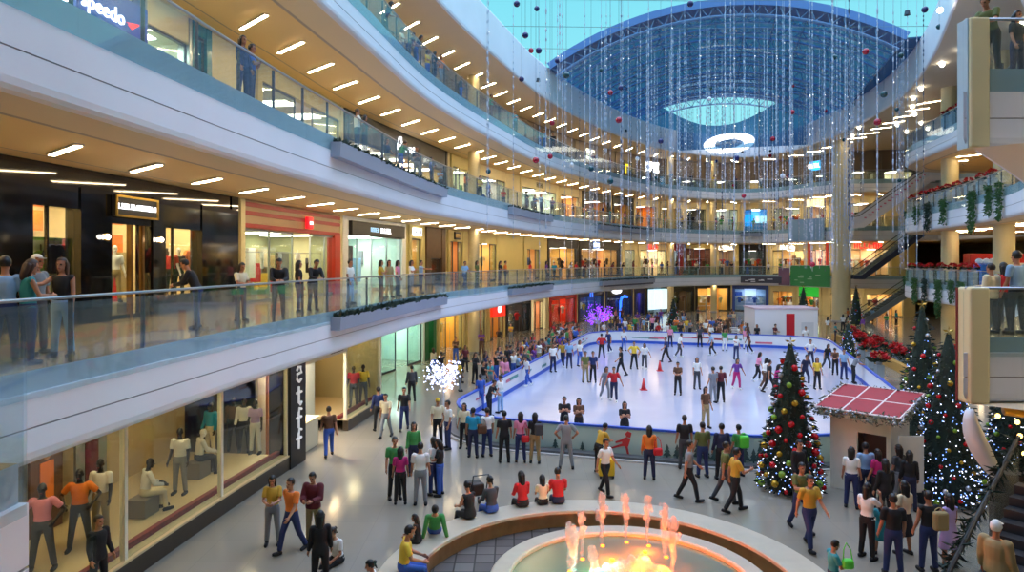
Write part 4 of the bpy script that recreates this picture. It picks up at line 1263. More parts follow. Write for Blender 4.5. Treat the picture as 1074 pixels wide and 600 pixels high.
def shop(L, pxa, pxb, desc, pier=M_CREAM, band=M_CREAM, hh=.9, sign=None, scol=None, sbox=None, inner=(226, 206, 160), power=6.0, lampcol=(255, 241, 222), goods=('garment',), cols=('white', 'red', 'blue', 'black'),
         ng=5, door=.5, depth=3.6, path=None, pw=.35, H=None, size=.5, frame=M_DSTEEL, mull=3, srange=None, shelves=True, xs=1.0, shear=0, sdx=0.0, lampz=None):
    P = path or WALLP[5.0]
    if srange: sa, sb = srange
    else: sa, sb = P.s_at_px(pxa), P.s_at_px(pxb)
    if path is None: COVER[L].append((sa, sb))
    A, B = P.at(sa)[0], P.at(sb)[0]
    d = B-A; w = d.length; c = (A+B)/2; a = math.atan2(d.y, d.x)
    zf, zc = ZF[L], ZC[L]
    h = (zc-zf-.01) if H is None else H
    t = thing('storefront', desc, 'shop', (c.x, c.y, zf), a, None)
    hw = w/2
    bm = BM()
    mobj('pier', bbox(-hw, -hw+pw, -.12, .3, 0, h), pier, t); mobj('pier', bbox(hw-pw, hw, -.12, .3, 0, h), pier, t)
    mobj('header', bbox(-hw+pw, hw-pw, -.08, .25, h-hh, h), band, t)
    ow = hw-pw; oh = h-hh
    # frame with mullions and panes, an open doorway
    dw = min(1.8, ow*.8) if door is not None else 0
    dc = (-ow + 2*ow*door) if door is not None else 0
    spans = [(-ow, ow)] if door is None else [(-ow, max(-ow, dc-dw/2)), (min(ow, dc+dw/2), ow)]
    bm = BM()
    for x0, x1 in spans:
        if x1-x0 < .25: continue
        box(bm, x0, x1, .0, .08, 0, .12); box(bm, x0, x1, .0, .08, oh-.08, oh)
        nn = max(1, int((x1-x0)/1.6))
        for i in range(nn+1):
            x = x0 + (x1-x0)*i/nn; box(bm, max(x0, x-.03), min(x1, x+.03), 0, .08, .12, oh-.08)
        mobj('window_pane', box(BM(), x0+.02, x1-.02, .035, .045, .12, oh-.08), M_SGLASS, t)
    if len(bm.verts): mobj('window_frame', bm, frame, t)
    else: bm.free()
    im = mat('shop_wall_%d_%d_%d' % inner, inner, .7, noise=.06, nscale=1.5)
    bm = BM(); box(bm, -hw+.02, hw-.02, depth, depth+.08, 0, h); mobj('back_wall', bm, im, t)
    bm = BM(); box(bm, -hw+.02, -hw+.08, .3, depth, 0, h); mobj('side_wall', bm, im, t)
    bm = BM(); box(bm, hw-.08, hw-.02, .3, depth, 0, h); mobj('side_wall', bm, im, t)
    lz = (oh-.02 if oh < h-.3 else h-.3) if lampz is None else lampz
    bm = BM(); box(bm, -hw+.08, hw-.08, .26, depth, lz+.06, lz+.12); mobj('inner_ceiling', bm, im, t)
    lm = mat('shop_lamp_%d_%d_%d_%d' % (lampcol + (int(power*10),)), lampcol, .5, emit=power*1.25)
    nl = max(1, int(w/2.5))
    for i in range(nl):
        x = -hw + w*(i+.5)/nl
        mobj('ceiling_lamp_panel', box(BM(), x-.5, x+.5, .7, depth-.6, lz+.02, lz+.058), lm, t)
    if shelves:
        bm = BM()
        for z in (.5, 1.0, 1.5, 2.0):
            if z < oh-.5: box(bm, -ow+.2, ow-.2, depth-.4, depth, z, z+.03)
        for i in range(max(2, int(w/1.5))+1):
            x = -ow+.2 + (2*ow-.4)*i/max(2, int(w/1.5)); box(bm, x-.02, x+.02, depth-.38, depth, 0, min(oh-.4, 2.05))
        mobj('wall_shelf', bm, M_WHITE, t)
    if ng:
        r2 = random.Random(int(pxa)*3+L)
        for i in range(max(2, min(9, int(w*1.1)))):
            x = r2.uniform(-ow+.3, ow-.3); z = r2.uniform(1.1, max(1.3, oh-.9)); sx_, sz_ = r2.uniform(.15, .5), r2.uniform(.12, .45)
            mobj('wall_poster', box(BM(), x-sx_, x+sx_, depth-.47-.02*i, depth-.45-.02*i, z-sz_, z+sz_), cmat(r2.choice(tuple(cols)+('cream', 'brown', 'dark grey', 'white'))), t)
    M = Matrix.Translation((c.x, c.y, zf)) @ Matrix.Rotation(a, 4, 'Z')
    rnd = random.Random(int(pxa)*7+L)
    if sbox is not None:
        sw = (len(sign or 'xxxx')*.36*size*xs + .5) if sign else 1.6
        sw = min(sw/2, ow)
        mobj('sign_box', bbox(sdx-sw, sdx+sw, -.2, -.081, h-hh*.5-size*.75, h-hh*.5+size*.75, .02), sbox, t)
    if sign:
        marks(t, (sdx, -.215 if sbox is not None else -.10, h-hh*.5), len(sign), size, scol, int(pxa))
    for i in range(ng):
        k = goods[i % len(goods)]; cc = cols[i % len(cols)]
        x = -ow + .35 + (2*ow-.7)*(i+.5)/ng + rnd.uniform(-.1, .1)
        lv = {'garment': (.95, .85), 'stack': (1.03, 1.0), 'bag': (1.53, 1.0), 'shoe': (1.53, 1.0)}[k]
        z = lv[0] if k != 'garment' else rnd.choice((1.1, 1.35))
        y = depth-.22 if k != 'garment' else rnd.uniform(.9, 1.5)
        lab = '%s %s, %s from left in the %s' % (cc, {'garment': 'garment', 'stack': 'folded pile', 'bag': 'handbag', 'shoe': 'shoe'}[k], nth(i), SHORT(desc))
        put_goods(k, M, x, y, z, cc, lab, 'goods in the ' + SHORT(desc), 1.25 if k != 'garment' else 1.1, rnd.uniform(-.5, .5))
        if k == 'garment':
            pass
    if 'garment' in goods and ng:
        gx = [(-ow+.35+(2*ow-.7)*(i+.5)/ng) for i in range(ng) if goods[i % len(goods)] == 'garment']
        bm = BM()
        x0, x1 = min(gx)-.5, max(gx)+.5
        x0 = max(x0, -ow+.1); x1 = min(x1, ow-.1)
        for y in (.9, 1.5):
            tube(bm, (x0, y, 2.1), (x1, y, 2.1), .015, None, 5)
            tube(bm, (x0, y, 0), (x0, y, 2.1), .015, None, 5); tube(bm, (x1, y, 0), (x1, y, 2.1), .015, None, 5)
        mobj('clothes_rail', bm, M_STEEL, t)
    return t, M, ow, h
def SHORT(d):
    return d if len(d.split()) <= 7 else ' '.join(d.split()[:7])
WHT = mat('sign_white_light', (250, 250, 255), .5, emit=2.2)
REDL = mat('sign_red_light', (236, 30, 40), .5, emit=1.6)
BLUEL = mat('sign_blue_light', (40, 100, 255), .5, emit=2.0)
GOLD = mat('sign_gold_frame', (196, 160, 70), .3, .8)
# --- second level, left to right
t, M, ow, h = shop(2, -120, 247, 'black polished stone shop with a gold framed sign', M_BLACK, M_BLACK, .55, None, None, None, (226, 200, 150), 12, (255, 230, 190), ('garment',), ('red', 'navy', 'white', 'grey', 'orange'), 0, None, 3.2, pw=.5, frame=M_BLACK, shelves=False)
# black facade blocks between the three display openings, in the shop's own frame
Mi = M.inverted()
def lx(px, y=5.0):
    s = WALLP[5.0].s_at_px(px); p = WALLP[5.0].at(s)[0]
    return (Mi @ Vector((p.x, p.y, 0))).x
def lxy(px, y):
    a_ = Mi @ Vector((0, 0, 0)); b_ = Mi @ Vector(((px-537)/F, 1, 0)); d_ = b_-a_
    return a_.x + d_.x*(y-a_.y)/d_.y
cuts = [lx(v) for v in (25, 75, 108, 152, 166, 206)]
for x0, x1 in ((-ow, cuts[0]), (cuts[1], cuts[2]), (cuts[3], cuts[4]), (cuts[5], ow)):
    mobj('stone_facing', bbox(x0, x1, -.16, .3, 0, h-.5), M_BLACK, t)
for x0, x1, zz in ((cuts[0], cuts[1], .75), (cuts[4], cuts[5], .6)): mobj('stone_sill', bbox(x0, x1, -.12, .3, 0, zz), M_BLACK, t)
for x0, x1, zz in ((cuts[0], cuts[1], 3.05), (cuts[2], cuts[3], 2.75), (cuts[4], cuts[5], 2.75)): mobj('stone_lintel', bbox(x0, x1, -.12, .3, zz, h-.5), M_BLACK, t)
bm = BM()
xd = cuts[2]+(cuts[3]-cuts[2])*.55
box(bm, xd-.05, xd+.05, -.05, .1, 0, 2.75); box(bm, cuts[3]-.35, cuts[3]-.25, -.05, .1, 0, 2.75)
mobj('door_frame', bm, mat('bronze_frame', (130, 96, 50), .3, .7), t)
sc_ = (cuts[2]+cuts[3])/2; sw = (cuts[3]-cuts[2])*.52
sgn = bbox(sc_-sw, sc_+sw, -.30, -.17, 2.95, 3.55, .01)
mobj('sign_board', sgn, M_MBLACK, t)
bm = BM()
for a in ((sc_-sw, sc_+sw, 3.50, 3.56), (sc_-sw, sc_+sw, 2.94, 3.0)): box(bm, a[0], a[1], -.33, -.29, a[2], a[3])
for a in (sc_-sw, sc_+sw-.06): box(bm, a, a+.06, -.33, -.29, 2.94, 3.56)
mobj('sign_frame', bm, GOLD, t)
marks(t, (sc_, -.31, 3.25), 13, sw*2/13/.62*.9, WHT, 5, .2)
for px in (100, 158):
    x = lx(px); lmp = thing('wall_lamp', 'glowing wall lamp on the black shop front, %s of the doorway' % ('left' if px < 120 else 'right'), 'lamp', M @ Vector((x, -.2, 2.35)), 0, 'wall lamps on the black shop front')
    mobj('bracket', bbox(-.03, .03, -.03, .1, -.1, .1), GOLD, lmp)
    bm = BM(); ball(bm, (-.08, -.05, 0), .07, 8, 6); ball(bm, (.08, -.05, 0), .07, 8, 6); mobj('bulb', bm, M_LAMPLOW, lmp, True)
# green apple poster in the left display
xa = lxy(41, .9)
pst = thing('apple_poster', 'light green framed poster of a green apple in the black shop window', 'poster', M @ Vector((xa, .9, 0.76)), M.to_euler().z)
mobj('poster_frame', bbox(-.75, .75, -.03, .0, 0, 1.55), mat('poster_lime', (150, 200, 40), .5), pst)
mobj('poster_sheet', bbox(-.66, .66, -.04, -.029, .08, 1.47), mat('poster_cream', (226, 220, 170), .5), pst)
bm = BM(); ball(bm, (0, -.05, .85), .42, 16, 10, (1, .06, .85)); mobj('printed_apple', bm, mat('apple_green', (140, 176, 40), .4), pst, True)
mobj('printed_stem', box(BM(), -.02, .02, -.06, -.04, 1.18, 1.36), mat('apple_stem', (70, 60, 30), .5), pst)
GARM = []
for i, (px, y, z, c) in enumerate(((57, .8, 1.35, 'navy'), (62, 1.1, 1.3, 'maroon'), (67, .9, 1.35, 'red'), (72, 1.2, 1.3, 'navy'), (79, 1.0, 1.35, 'red'), (172, 1.4, 1.35, 'dark grey'), (198, 1.5, 1.3, 'orange'))):
    put_goods('garment', M, lxy(px, y), y, z, c, '%s jacket hanging in the black shop window, %s from left' % (c, ORD[i]), 'jackets in the black shop window', 1.15)
BLACKSHOP = M.copy(); BLX = {120: lxy(120, 1.6), 183: lxy(179, 1.1), 189: lxy(187, 1.5)}
for i_, (px, y, sx_, z0_, z1_, c) in enumerate(((30, 2.9, .5, 2.6, 3.2, 'orange'), (60, 2.9, 1.2, .4, 2.4, 'brown'), (120, 3.0, .4, 1.9, 2.6, 'orange'), (117, 2.6, .35, .3, 1.3, 'red'), (128, 2.9, .3, .5, 2.0, 'khaki'), (172, 2.9, .5, .5, 1.5, 'dark grey'), (196, 3.0, .5, .9, 2.0, 'khaki'))):
    x_ = lxy(px, y); mobj('interior_panel', box(BM(), x_-sx_, x_+sx_, y-.03, y+.03, z0_, z1_), cmat(c), t)
# red striped shop
M_RSTR = mat('red_stripe_sign', (150, 20, 12), .45)
t, M, ow, h = shop(2, 250, 357, 'red striped shop with a small red square logo', M_CREAM, mat('red_shop_band', (170, 140, 104), .5), 1.15, None, None, None, (190, 190, 150), 8, (255, 244, 214), ('garment', 'stack', 'bag'), ('white', 'red', 'cream', 'black', 'grey', 'pink'), 16, .55, 4, pw=.3, frame=M_STEEL)
REDT, REDM = t, M.copy()
bm = BM()
for z in (h-.28, h-.62, h-1.12): box(bm, -ow, ow, -.12, -.08, z, z+.17)
mobj('red_stripes', bm, M_RSTR, t)
mobj('logo_sign', bbox(.55, 1.05, -.3, -.12, h-.92, h-.36, .03), mat('logo_red', (230, 24, 34), .5, emit=1.2), t)
mobj('logo_bar', bbox(.66, .94, -.32, -.30, h-.72, h-.58), WHT, t)
mobj('red_column', bbox(ow-.75, ow, -.14, .3, 0, h-1.1, .03), mat('red_orange_column', (176, 40, 12), .35), t)
# white framed shop
t, M, ow, h = shop(2, 358, 424, 'white framed shop with black header sign', mat('shop_white', (236, 238, 236), .3), mat('shop_white', (236, 238, 236), .3), .95, None, None, None, (206, 222, 214), 8, (240, 255, 246), ('stack', 'bag', 'stack'), ('white', 'grey', 'black', 'cream'), 14, .3, 4, pw=.55, frame=M_STEEL)
mobj('black_sign_board', bbox(-ow+.1, ow, -.3, -.08, h-1.0, h-.22, .02), M_MBLACK, t)
marks(t, (-.75, -.31, h-.62), 5, .36, mat('sign_blue_white', (150, 190, 220), .5, emit=.9), 2)
marks(t, (.75, -.31, h-.62), 6, .4, WHT, 3)
def panels(t, M, lst):
    Mi_ = M.inverted()
    for px, y, wx, z0_, z1_, c in lst:
        a_ = Mi_ @ Vector((0, 0, 0)); b_ = Mi_ @ Vector(((px-537)/F, 1, 0)); d_ = b_-a_
        x_ = a_.x + d_.x*(y-a_.y)/d_.y
        mobj('display_unit', bbox(x_-wx, x_+wx, y-.12, y+.12, z0_, z1_, .02), cmat(c), t)
panels(REDT, REDM, ((262, 2.2, .3, .9, 2.3, 'white'), (268, 2.6, .3, .7, 1.6, 'red'), (275, 3.0, .6, 1.4, 2.3, 'cream'), (275, 2.9, .6, .3, 1.1, 'yellow'), (283, 3.2, .5, .9, 2.0, 'khaki'), (289, 2.0, .3, .2, 1.0, 'red'),
    (300, 3.0, .7, .3, 2.2, 'grey'), (308, 3.2, .6, 1.2, 2.4, 'cream'), (316, 2.6, .2, .3, 1.9, 'brown'), (325, 2.8, .6, .9, 2.5, 'white'), (327, 2.62, .12, 1.5, 1.9, 'black'), (324, 2.62, .12, 1.1, 1.4, 'dark grey'), (333, 2.8, .2, .3, 1.3, 'orange'), (345, 1.6, .3, .2, 1.4, 'white')))
panels(t, M, ((366, 1.2, .25, .0, 2.6, 'dark grey'), (373, 2.4, .5, .4, 1.9, 'light blue'), (380, 3.0, .3, 1.5, 2.4, 'grey'), (388, 3.0, .9, 1.9, 2.1, 'grey'), (390, 2.9, .9, 1.2, 1.45, 'dark grey'), (396, 2.9, .9, .7, .9, 'grey'), (404, 2.4, .15, .0, 2.5, 'dark grey'), (410, 2.2, .4, 1.6, 1.9, 'pink')))
def W2(a, b, **k): return shop(2, a, b, **k)
W2(428, 443, desc='small ochre shop with a white hanging sign', pier=M_OLIVE, band=M_OLIVE, inner=(222, 170, 70), ng=2, cols=('orange', 'yellow'), sign='Rincon', scol=M_MBLACK, sbox=WHT, size=.35, door=None)
W2(446, 466, desc='dark brown timber clad shop front', pier=mat('timber_brown', (84, 58, 32), .5, noise=.2), band=mat('timber_brown', (84, 58, 32), .5, noise=.2), hh=2.2, inner=(120, 80, 40), ng=0, power=2, door=None, pw=.7)
W2(469, 486, desc='ochre shop with a dark sign beside the timber front', pier=M_OLIVE, band=M_OLIVE, inner=(232, 160, 90), ng=3, sign='CAFE', scol=GOLD, sbox=M_MBLACK, size=.4)
W2(497, 522, desc='ochre shop with twin warm lit windows', pier=M_OLIVE, band=M_OLIVE, inner=(236, 190, 110), ng=4, cols=('cream', 'green', 'white'), pw=.5)
W2(549, 568, desc='cream shop with a single warm doorway', pier=M_OLIVE, band=M_OLIVE, inner=(240, 190, 120), ng=3, pw=.6, hh=1.2)
W2(574, 606, desc='black fronted shop with warm shelves', pier=M_MBLACK, band=M_MBLACK, inner=(230, 176, 90), ng=5, cols=('brown', 'black', 'cream'))
W2(607, 650, desc='black fronted shop with blue sign', pier=M_MBLACK, band=M_MBLACK, inner=(200, 150, 90), ng=6, sign='BOSI', scol=WHT, sbox=mat('sign_dull_blue', (110, 140, 200), .5, emit=.5), size=.6, cols=('black', 'red', 'brown'), sdx=-1.2)
W2(652, 668, desc='shop window with a decorated Christmas display', inner=(190, 190, 180), ng=3, cols=('green', 'teal', 'white'), door=None, pw=.6)
W2(669, 700, desc='bright cream shop with a red sign', inner=(250, 226, 180), power=10, ng=5, cols=('cream', 'white', 'black'), sign='ALDO', scol=REDL, size=.8)
W2(701, 716, desc='dark red fronted shop on the second level', pier=mat('shop_dark_red', (120, 18, 26), .5), band=mat('shop_dark_red', (120, 18, 26), .5), inner=(120, 140, 150), ng=2, cols=('blue', 'grey'), pw=.8)
W2(717, 750, desc='dim brown shop on the far second level', pier=mat('timber_brown', (84, 58, 32), .5), band=M_OLIVE, hh=.6, inner=(120, 70, 56), ng=5, power=3, cols=('maroon', 'brown', 'red'))
W2(751, 772, desc='shop with a white illuminated sign, far second level', inner=(170, 140, 110), ng=3, sign='VELEZ', scol=WHT, size=.7, power=4)
W2(775, 803, desc='dark shop with green and red goods, far second level', pier=M_MBLACK, band=M_MBLACK, inner=(70, 80, 80), ng=5, power=4, cols=('red', 'green', 'white', 'orange'))
W2(808, 846, desc='bright cream shop with wide lit header, far second level', inner=(250, 220, 160), power=11, ng=6, cols=('cream', 'brown', 'orange'), sign='BANCO', scol=WHT, size=.7)
W2(848, 869, desc='red framed shop beside the tall column', pier=mat('shop_rose_red', (190, 50, 60), .5), band=M_CREAM, inner=(250, 210, 190), power=8, ng=3, cols=('red', 'white', 'pink'))
W2(886, 935, desc='shop with a red sign behind the dark escalator', inner=(240, 200, 150), power=8, ng=6, cols=('red', 'white', 'orange'), sign='ARTURO', scol=REDL, size=.9)
# --- third level
def W3(a, b, **k): return shop(3, a, b, **k)
t, M, ow, h = W3(-40, 143, desc='blue and white swimwear shop at the upper left', pier=mat('swim_blue', (40, 70, 170), .4), band=M_CREAM, hh=.7, inner=(214, 226, 240), power=9, lampcol=(235, 244, 255), ng=6, cols=('blue', 'navy', 'white'), frame=M_STEEL)
mobj('blue_sign_board', bbox(ow-2.5, ow+.45, -.3, -.15, 2.0, 3.4, .02), mat('swim_blue_sign', (24, 60, 170), .4, emit=.3), t)
text('sign_lettering', 'speedo', .6, WHT, t, (ow-1.5, -.32, 2.72), xs=1.0)
bm = BM()
for pts in ([(0, .02), (.75, .16), (.42, .02)], [(.08, -.03), (.75, .13), (.3, -.14)]):
    v0 = [bm.verts.new((ow-.55+a*.8, -.32, 2.68+b*.9)) for a, b in pts]; v1 = [bm.verts.new((ow-.55+a*.8, -.3, 2.68+b*.9)) for a, b in pts]
    bm.faces.new(v0); bm.faces.new(v1[::-1])
    for i in range(3): bm.faces.new((v0[i], v1[i], v1[(i+1) % 3], v0[(i+1) % 3]))
bmesh.ops.recalc_face_normals(bm, faces=bm.faces)
mobj('sign_arrow_mark', bm, REDL, t)
W3(147, 198, desc='white lit display window beside the swimwear shop', pier=M_STEEL, band=M_CREAM, inner=(244, 246, 226), power=10, lampcol=(250, 255, 240), ng=4, goods=('stack', 'bag'), cols=('white', 'light blue', 'cream'), door=None, pw=.15)
W3(199, 219, desc='teal tiled shop pier on the third level', pier=mat('teal_tile', (20, 112, 130), .25), band=mat('teal_tile', (20, 112, 130), .25), hh=.4, inner=(30, 130, 146), ng=0, power=6, door=None, pw=.3)
t, M, ow, h = W3(268, 358, desc='bright clothing shop below the black header', pier=M_OLIVE, band=M_OLIVE, hh=.8, inner=(220, 216, 196), power=9, ng=11, goods=('garment', 'garment', 'stack'), cols=('blue', 'white', 'red', 'light blue', 'cream', 'black', 'purple'))
panels(t, M, tuple((px, 1.4+.5*(i % 4), .3, 1.0, 1.9+.3*(i % 2), ('white', 'light blue', 'red', 'cream', 'blue', 'orange', 'maroon', 'white', 'lilac', 'brown')[i % 10]) for i, px in enumerate(range(274, 362, 6))))
t, M, ow, h = W3(360, 468, desc='shop with a long black header and white script', pier=M_MBLACK, band=M_MBLACK, hh=1.5, inner=(226, 190, 120), power=7, ng=10, goods=('garment', 'stack'), cols=('blue', 'orange', 'cream', 'lilac', 'brown', 'maroon'))
bm = BM(); zc_ = h-.8
polytube(bm, [(-1.15, -.13, zc_-.42), (-1.05, -.13, zc_), (-.85, -.13, zc_+.4), (-.55, -.13, zc_+.42), (-.5, -.13, zc_+.15), (-.8, -.13, zc_-.15), (-1.2, -.13, zc_-.3)], .05, 6)
xx = -.35; pts_ = []
for i in range(26):
    pts_.append((xx, -.13, zc_-.18+.17*math.sin(i*1.9)+(.22 if i in (9, 20) else 0))); xx += .085
polytube(bm, pts_, .06, 6)
mobj('script_sign', bm, WHT, t, True)
W3(472, 500, desc='pale shop with a bright white strip, third level', inner=(214, 214, 170), power=8, ng=4, cols=('green', 'white', 'grey'), pier=M_OLIVE, band=M_OLIVE)
W3(502, 531, desc='pale glazed shop left of the column, third level', inner=(200, 200, 190), power=8, ng=4, cols=('white', 'grey', 'blue'))
W3(545, 584, desc='white lit shop with slanted light band, third level', inner=(240, 240, 226), power=11, lampcol=(255, 255, 240), ng=4, cols=('white', 'grey', 'black'), sign='KOAJ', scol=M_MBLACK, size=.7)
W3(586, 608, desc='orange lit shop with striped back wall', inner=(224, 160, 80), power=8, ng=4, cols=('orange', 'brown', 'white'))
W3(610, 640, desc='dark fronted shop with orange goods, third level', pier=M_MBLACK, band=M_MBLACK, inner=(170, 110, 50), power=6, ng=6, cols=('orange', 'black', 'yellow', 'blue'))
W3(642, 664, desc='dark fronted shop beside the amber one, third level', pier=M_MBLACK, band=M_MBLACK, inner=(190, 140, 60), power=6, ng=4, cols=('yellow', 'black', 'white'))
W3(665, 690, desc='amber lit shop on the far third level', inner=(240, 150, 40), power=8, ng=4, cols=('orange', 'yellow', 'brown'))
W3(692, 716, desc='ochre shop on the far third level', inner=(200, 170, 100), power=5, ng=4, cols=('brown', 'green', 'cream'))
W3(718, 742, desc='dim grey shop on the far third level', inner=(110, 106, 96), power=4, ng=4, cols=('grey', 'black', 'navy'))
W3(744, 776, desc='white fronted shop on the far third level', inner=(210, 220, 216), power=7, ng=5, cols=('white', 'light blue', 'green'))
t, M, ow, h = W3(778, 807, desc='shop with bright blue lit panels', inner=(120, 190, 230), power=8, lampcol=(190, 225, 255), ng=4, cols=('blue', 'white', 'orange'))
mobj('blue_light_panel', bbox(-ow, -.3, .1, .2, .8, 2.4), mat('panel_blue_light', (30, 150, 240), .5, emit=1.3), t); mobj('white_light_panel', bbox(.0, ow, .1, .2, 1.2, 2.2), mat('panel_ice_light', (170, 220, 245), .5, emit=1.3), t)
W3(809, 842, desc='toy coloured shop on the far third level', inner=(190, 190, 170), power=6, ng=8, cols=('red', 'yellow', 'green', 'pink', 'blue', 'orange'))
W3(844, 867, desc='shop with a bright cream header beside the column', band=mat('cream_light_header', (255, 236, 170), .5, emit=1.2), inner=(180, 150, 120), power=6, ng=3)
W3(887, 930, desc='shop with a red poster behind the white escalator', inner=(190, 170, 140), power=5, ng=5, cols=('red', 'black', 'white'))
# --- top level: food court counters
def W4(a, b, **k):
    k.setdefault('hh', 2.6); return shop(4, a, b, shelves=False, goods=('bag',), depth=3.0, **k)
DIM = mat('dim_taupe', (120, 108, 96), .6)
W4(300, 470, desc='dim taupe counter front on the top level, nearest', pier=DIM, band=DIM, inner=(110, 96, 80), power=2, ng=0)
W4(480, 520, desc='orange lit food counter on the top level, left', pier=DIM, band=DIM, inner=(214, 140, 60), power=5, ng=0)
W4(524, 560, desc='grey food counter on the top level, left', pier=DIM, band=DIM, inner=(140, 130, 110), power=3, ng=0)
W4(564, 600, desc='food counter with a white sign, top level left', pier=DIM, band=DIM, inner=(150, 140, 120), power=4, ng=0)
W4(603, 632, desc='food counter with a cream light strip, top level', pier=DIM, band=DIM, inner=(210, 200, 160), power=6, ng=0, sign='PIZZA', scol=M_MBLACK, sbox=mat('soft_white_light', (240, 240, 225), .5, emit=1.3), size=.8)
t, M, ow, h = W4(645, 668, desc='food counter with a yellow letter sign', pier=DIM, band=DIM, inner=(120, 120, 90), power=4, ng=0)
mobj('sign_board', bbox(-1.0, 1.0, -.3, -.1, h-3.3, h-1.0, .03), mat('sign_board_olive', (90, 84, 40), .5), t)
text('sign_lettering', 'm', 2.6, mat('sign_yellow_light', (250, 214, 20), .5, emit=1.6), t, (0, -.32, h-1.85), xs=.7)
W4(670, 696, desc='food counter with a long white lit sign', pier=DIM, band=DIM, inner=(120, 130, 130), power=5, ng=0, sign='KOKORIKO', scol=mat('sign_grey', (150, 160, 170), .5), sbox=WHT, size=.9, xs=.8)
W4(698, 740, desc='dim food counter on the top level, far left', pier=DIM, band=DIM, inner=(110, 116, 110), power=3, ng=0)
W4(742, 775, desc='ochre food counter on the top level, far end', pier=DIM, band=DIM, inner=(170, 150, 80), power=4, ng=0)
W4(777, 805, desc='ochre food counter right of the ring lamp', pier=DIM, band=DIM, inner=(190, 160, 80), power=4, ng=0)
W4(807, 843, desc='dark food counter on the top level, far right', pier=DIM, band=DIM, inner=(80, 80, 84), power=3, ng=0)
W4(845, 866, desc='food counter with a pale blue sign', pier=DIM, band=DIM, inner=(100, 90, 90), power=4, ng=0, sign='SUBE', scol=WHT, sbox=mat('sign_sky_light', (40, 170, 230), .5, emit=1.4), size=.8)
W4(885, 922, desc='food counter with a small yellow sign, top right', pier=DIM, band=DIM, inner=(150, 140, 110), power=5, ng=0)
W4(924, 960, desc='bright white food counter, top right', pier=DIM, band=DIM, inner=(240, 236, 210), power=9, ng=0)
# --- ground level beyond the near shop
def W1(a, b, **k): return shop(1, a, b, **k)
s33 = next(s for s in range(0, 400) if WALLP[5.0].at(s*.25)[0].y > 32)*.25
def R1(a, b): return (max(s33, WALLP[5.0].s_at_px(a, s33)), WALLP[5.0].s_at_px(b, s33))
t, M, ow, h = W1(396, 444, srange=None, desc='mint white shoe shop on the ground level', pier=mat('shoe_white', (226, 238, 232), .4), band=mat('shoe_white', (226, 238, 232), .4), hh=.5, inner=(206, 236, 224), power=10, lampcol=(225, 255, 240), goods=('shoe',), cols=('black', 'grey', 'white', 'brown', 'navy'), ng=0, pw=.3)
for r_ in range(5):
    for i in range(6):
        c = ('black', 'grey', 'brown', 'navy', 'black', 'dark grey')[(i+r_) % 6]
        put_goods('shoe', M, -ow+.6+i*(2*ow-1.2)/5, 3.4, .53+r_*.5, c, '%s shoe on the mint shoe shop wall, %s row up, %s from left' % (c, ORD[r_], ORD[i]), 'shoes on the shoe shop wall', 1.5)
W1(445, 456, desc='green fronted shop beside the shoe shop', pier=mat('shop_green', (20, 110, 60), .5), band=mat('shop_green', (20, 110, 60), .5), inner=(40, 130, 80), power=5, ng=2, cols=('white', 'green'), pw=.5)
W1(458, 486, desc='yellow lit cafe on the ground level', pier=M_OLIVE, band=M_OLIVE, inner=(226, 170, 60), power=8, ng=4, cols=('yellow', 'brown', 'black'), hh=.5)
W1(488, 510, desc='amber lit shop left of the red sign', pier=M_OLIVE, band=M_OLIVE, inner=(220, 150, 50), power=7, ng=4, cols=('yellow', 'orange', 'brown'), hh=.5)
t, M, ow, h = W1(511, 529, desc='amber shop with a red round logo sign', pier=M_OLIVE, band=M_OLIVE, inner=(214, 150, 60), power=7, ng=2, cols=('black', 'brown'), hh=.4)
mobj('red_sign_board', bbox(-ow, ow*.9, -.35, -.1, h-1.75, h-.42, .02), mat('red_sign_panel', (214, 40, 20), .5, emit=.8), t)
bm = BM(); ball(bm, (0, -.36, h-1.08), .42, 16, 8, (1, .08, .75)); mobj('sign_disc', bm, WHT, t, True)
W1(530, 556, desc='black fronted shop on the ground level', pier=M_MBLACK, band=M_MBLACK, inner=(60, 50, 46), power=3, ng=4, cols=('red', 'white', 'khaki'))
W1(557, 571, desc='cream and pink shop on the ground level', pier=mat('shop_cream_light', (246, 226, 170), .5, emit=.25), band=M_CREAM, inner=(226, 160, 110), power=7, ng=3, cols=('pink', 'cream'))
W1(576, 604, desc='red lit shop with hanging red banners', pier=mat('shop_red', (190, 36, 24), .5), band=mat('shop_red', (190, 36, 24), .5), inner=(206, 60, 40), power=6, ng=5, cols=('red', 'white', 'orange'), lampcol=(255, 190, 150))
W1(606, 633, desc='navy fronted shop with blue lights', pier=mat('shop_navy', (20, 30, 90), .4), band=mat('shop_navy', (20, 30, 90), .4), inner=(50, 70, 130), power=5, lampcol=(190, 215, 255), ng=4, cols=('blue', 'white', 'yellow'), sign='*', scol=BLUEL, size=1.6)
t, M, ow, h = W1(635, 663, desc='dark shop with a white oval sign and blue arch', pier=mat('shop_navy', (20, 30, 90), .4), band=M_MBLACK, hh=1.2, inner=(40, 50, 90), power=4, lampcol=(180, 205, 255), ng=2, cols=('black', 'blue'))
bm = BM(); ball(bm, (-.8, -.16, h-.5), .9, 18, 8, (1.3, .08, .4)); mobj('oval_sign', bm, WHT, t, True)
bm = BM(); polytube(bm, [(0, -.2, 0), (0, -.2, 1.9), (.3, -.2, 2.35), (.9, -.2, 2.5), (1.6, -.2, 2.4)], .16, 8); mobj('blue_arch_light', bm, BLUEL, t, True)
W1(665, 676, desc='narrow blue shop with violet lights', pier=mat('shop_navy', (20, 30, 90), .4), band=mat('shop_navy', (20, 30, 90), .4), inner=(60, 60, 150), power=5, lampcol=(200, 190, 255), ng=2, cols=('blue', 'purple'))
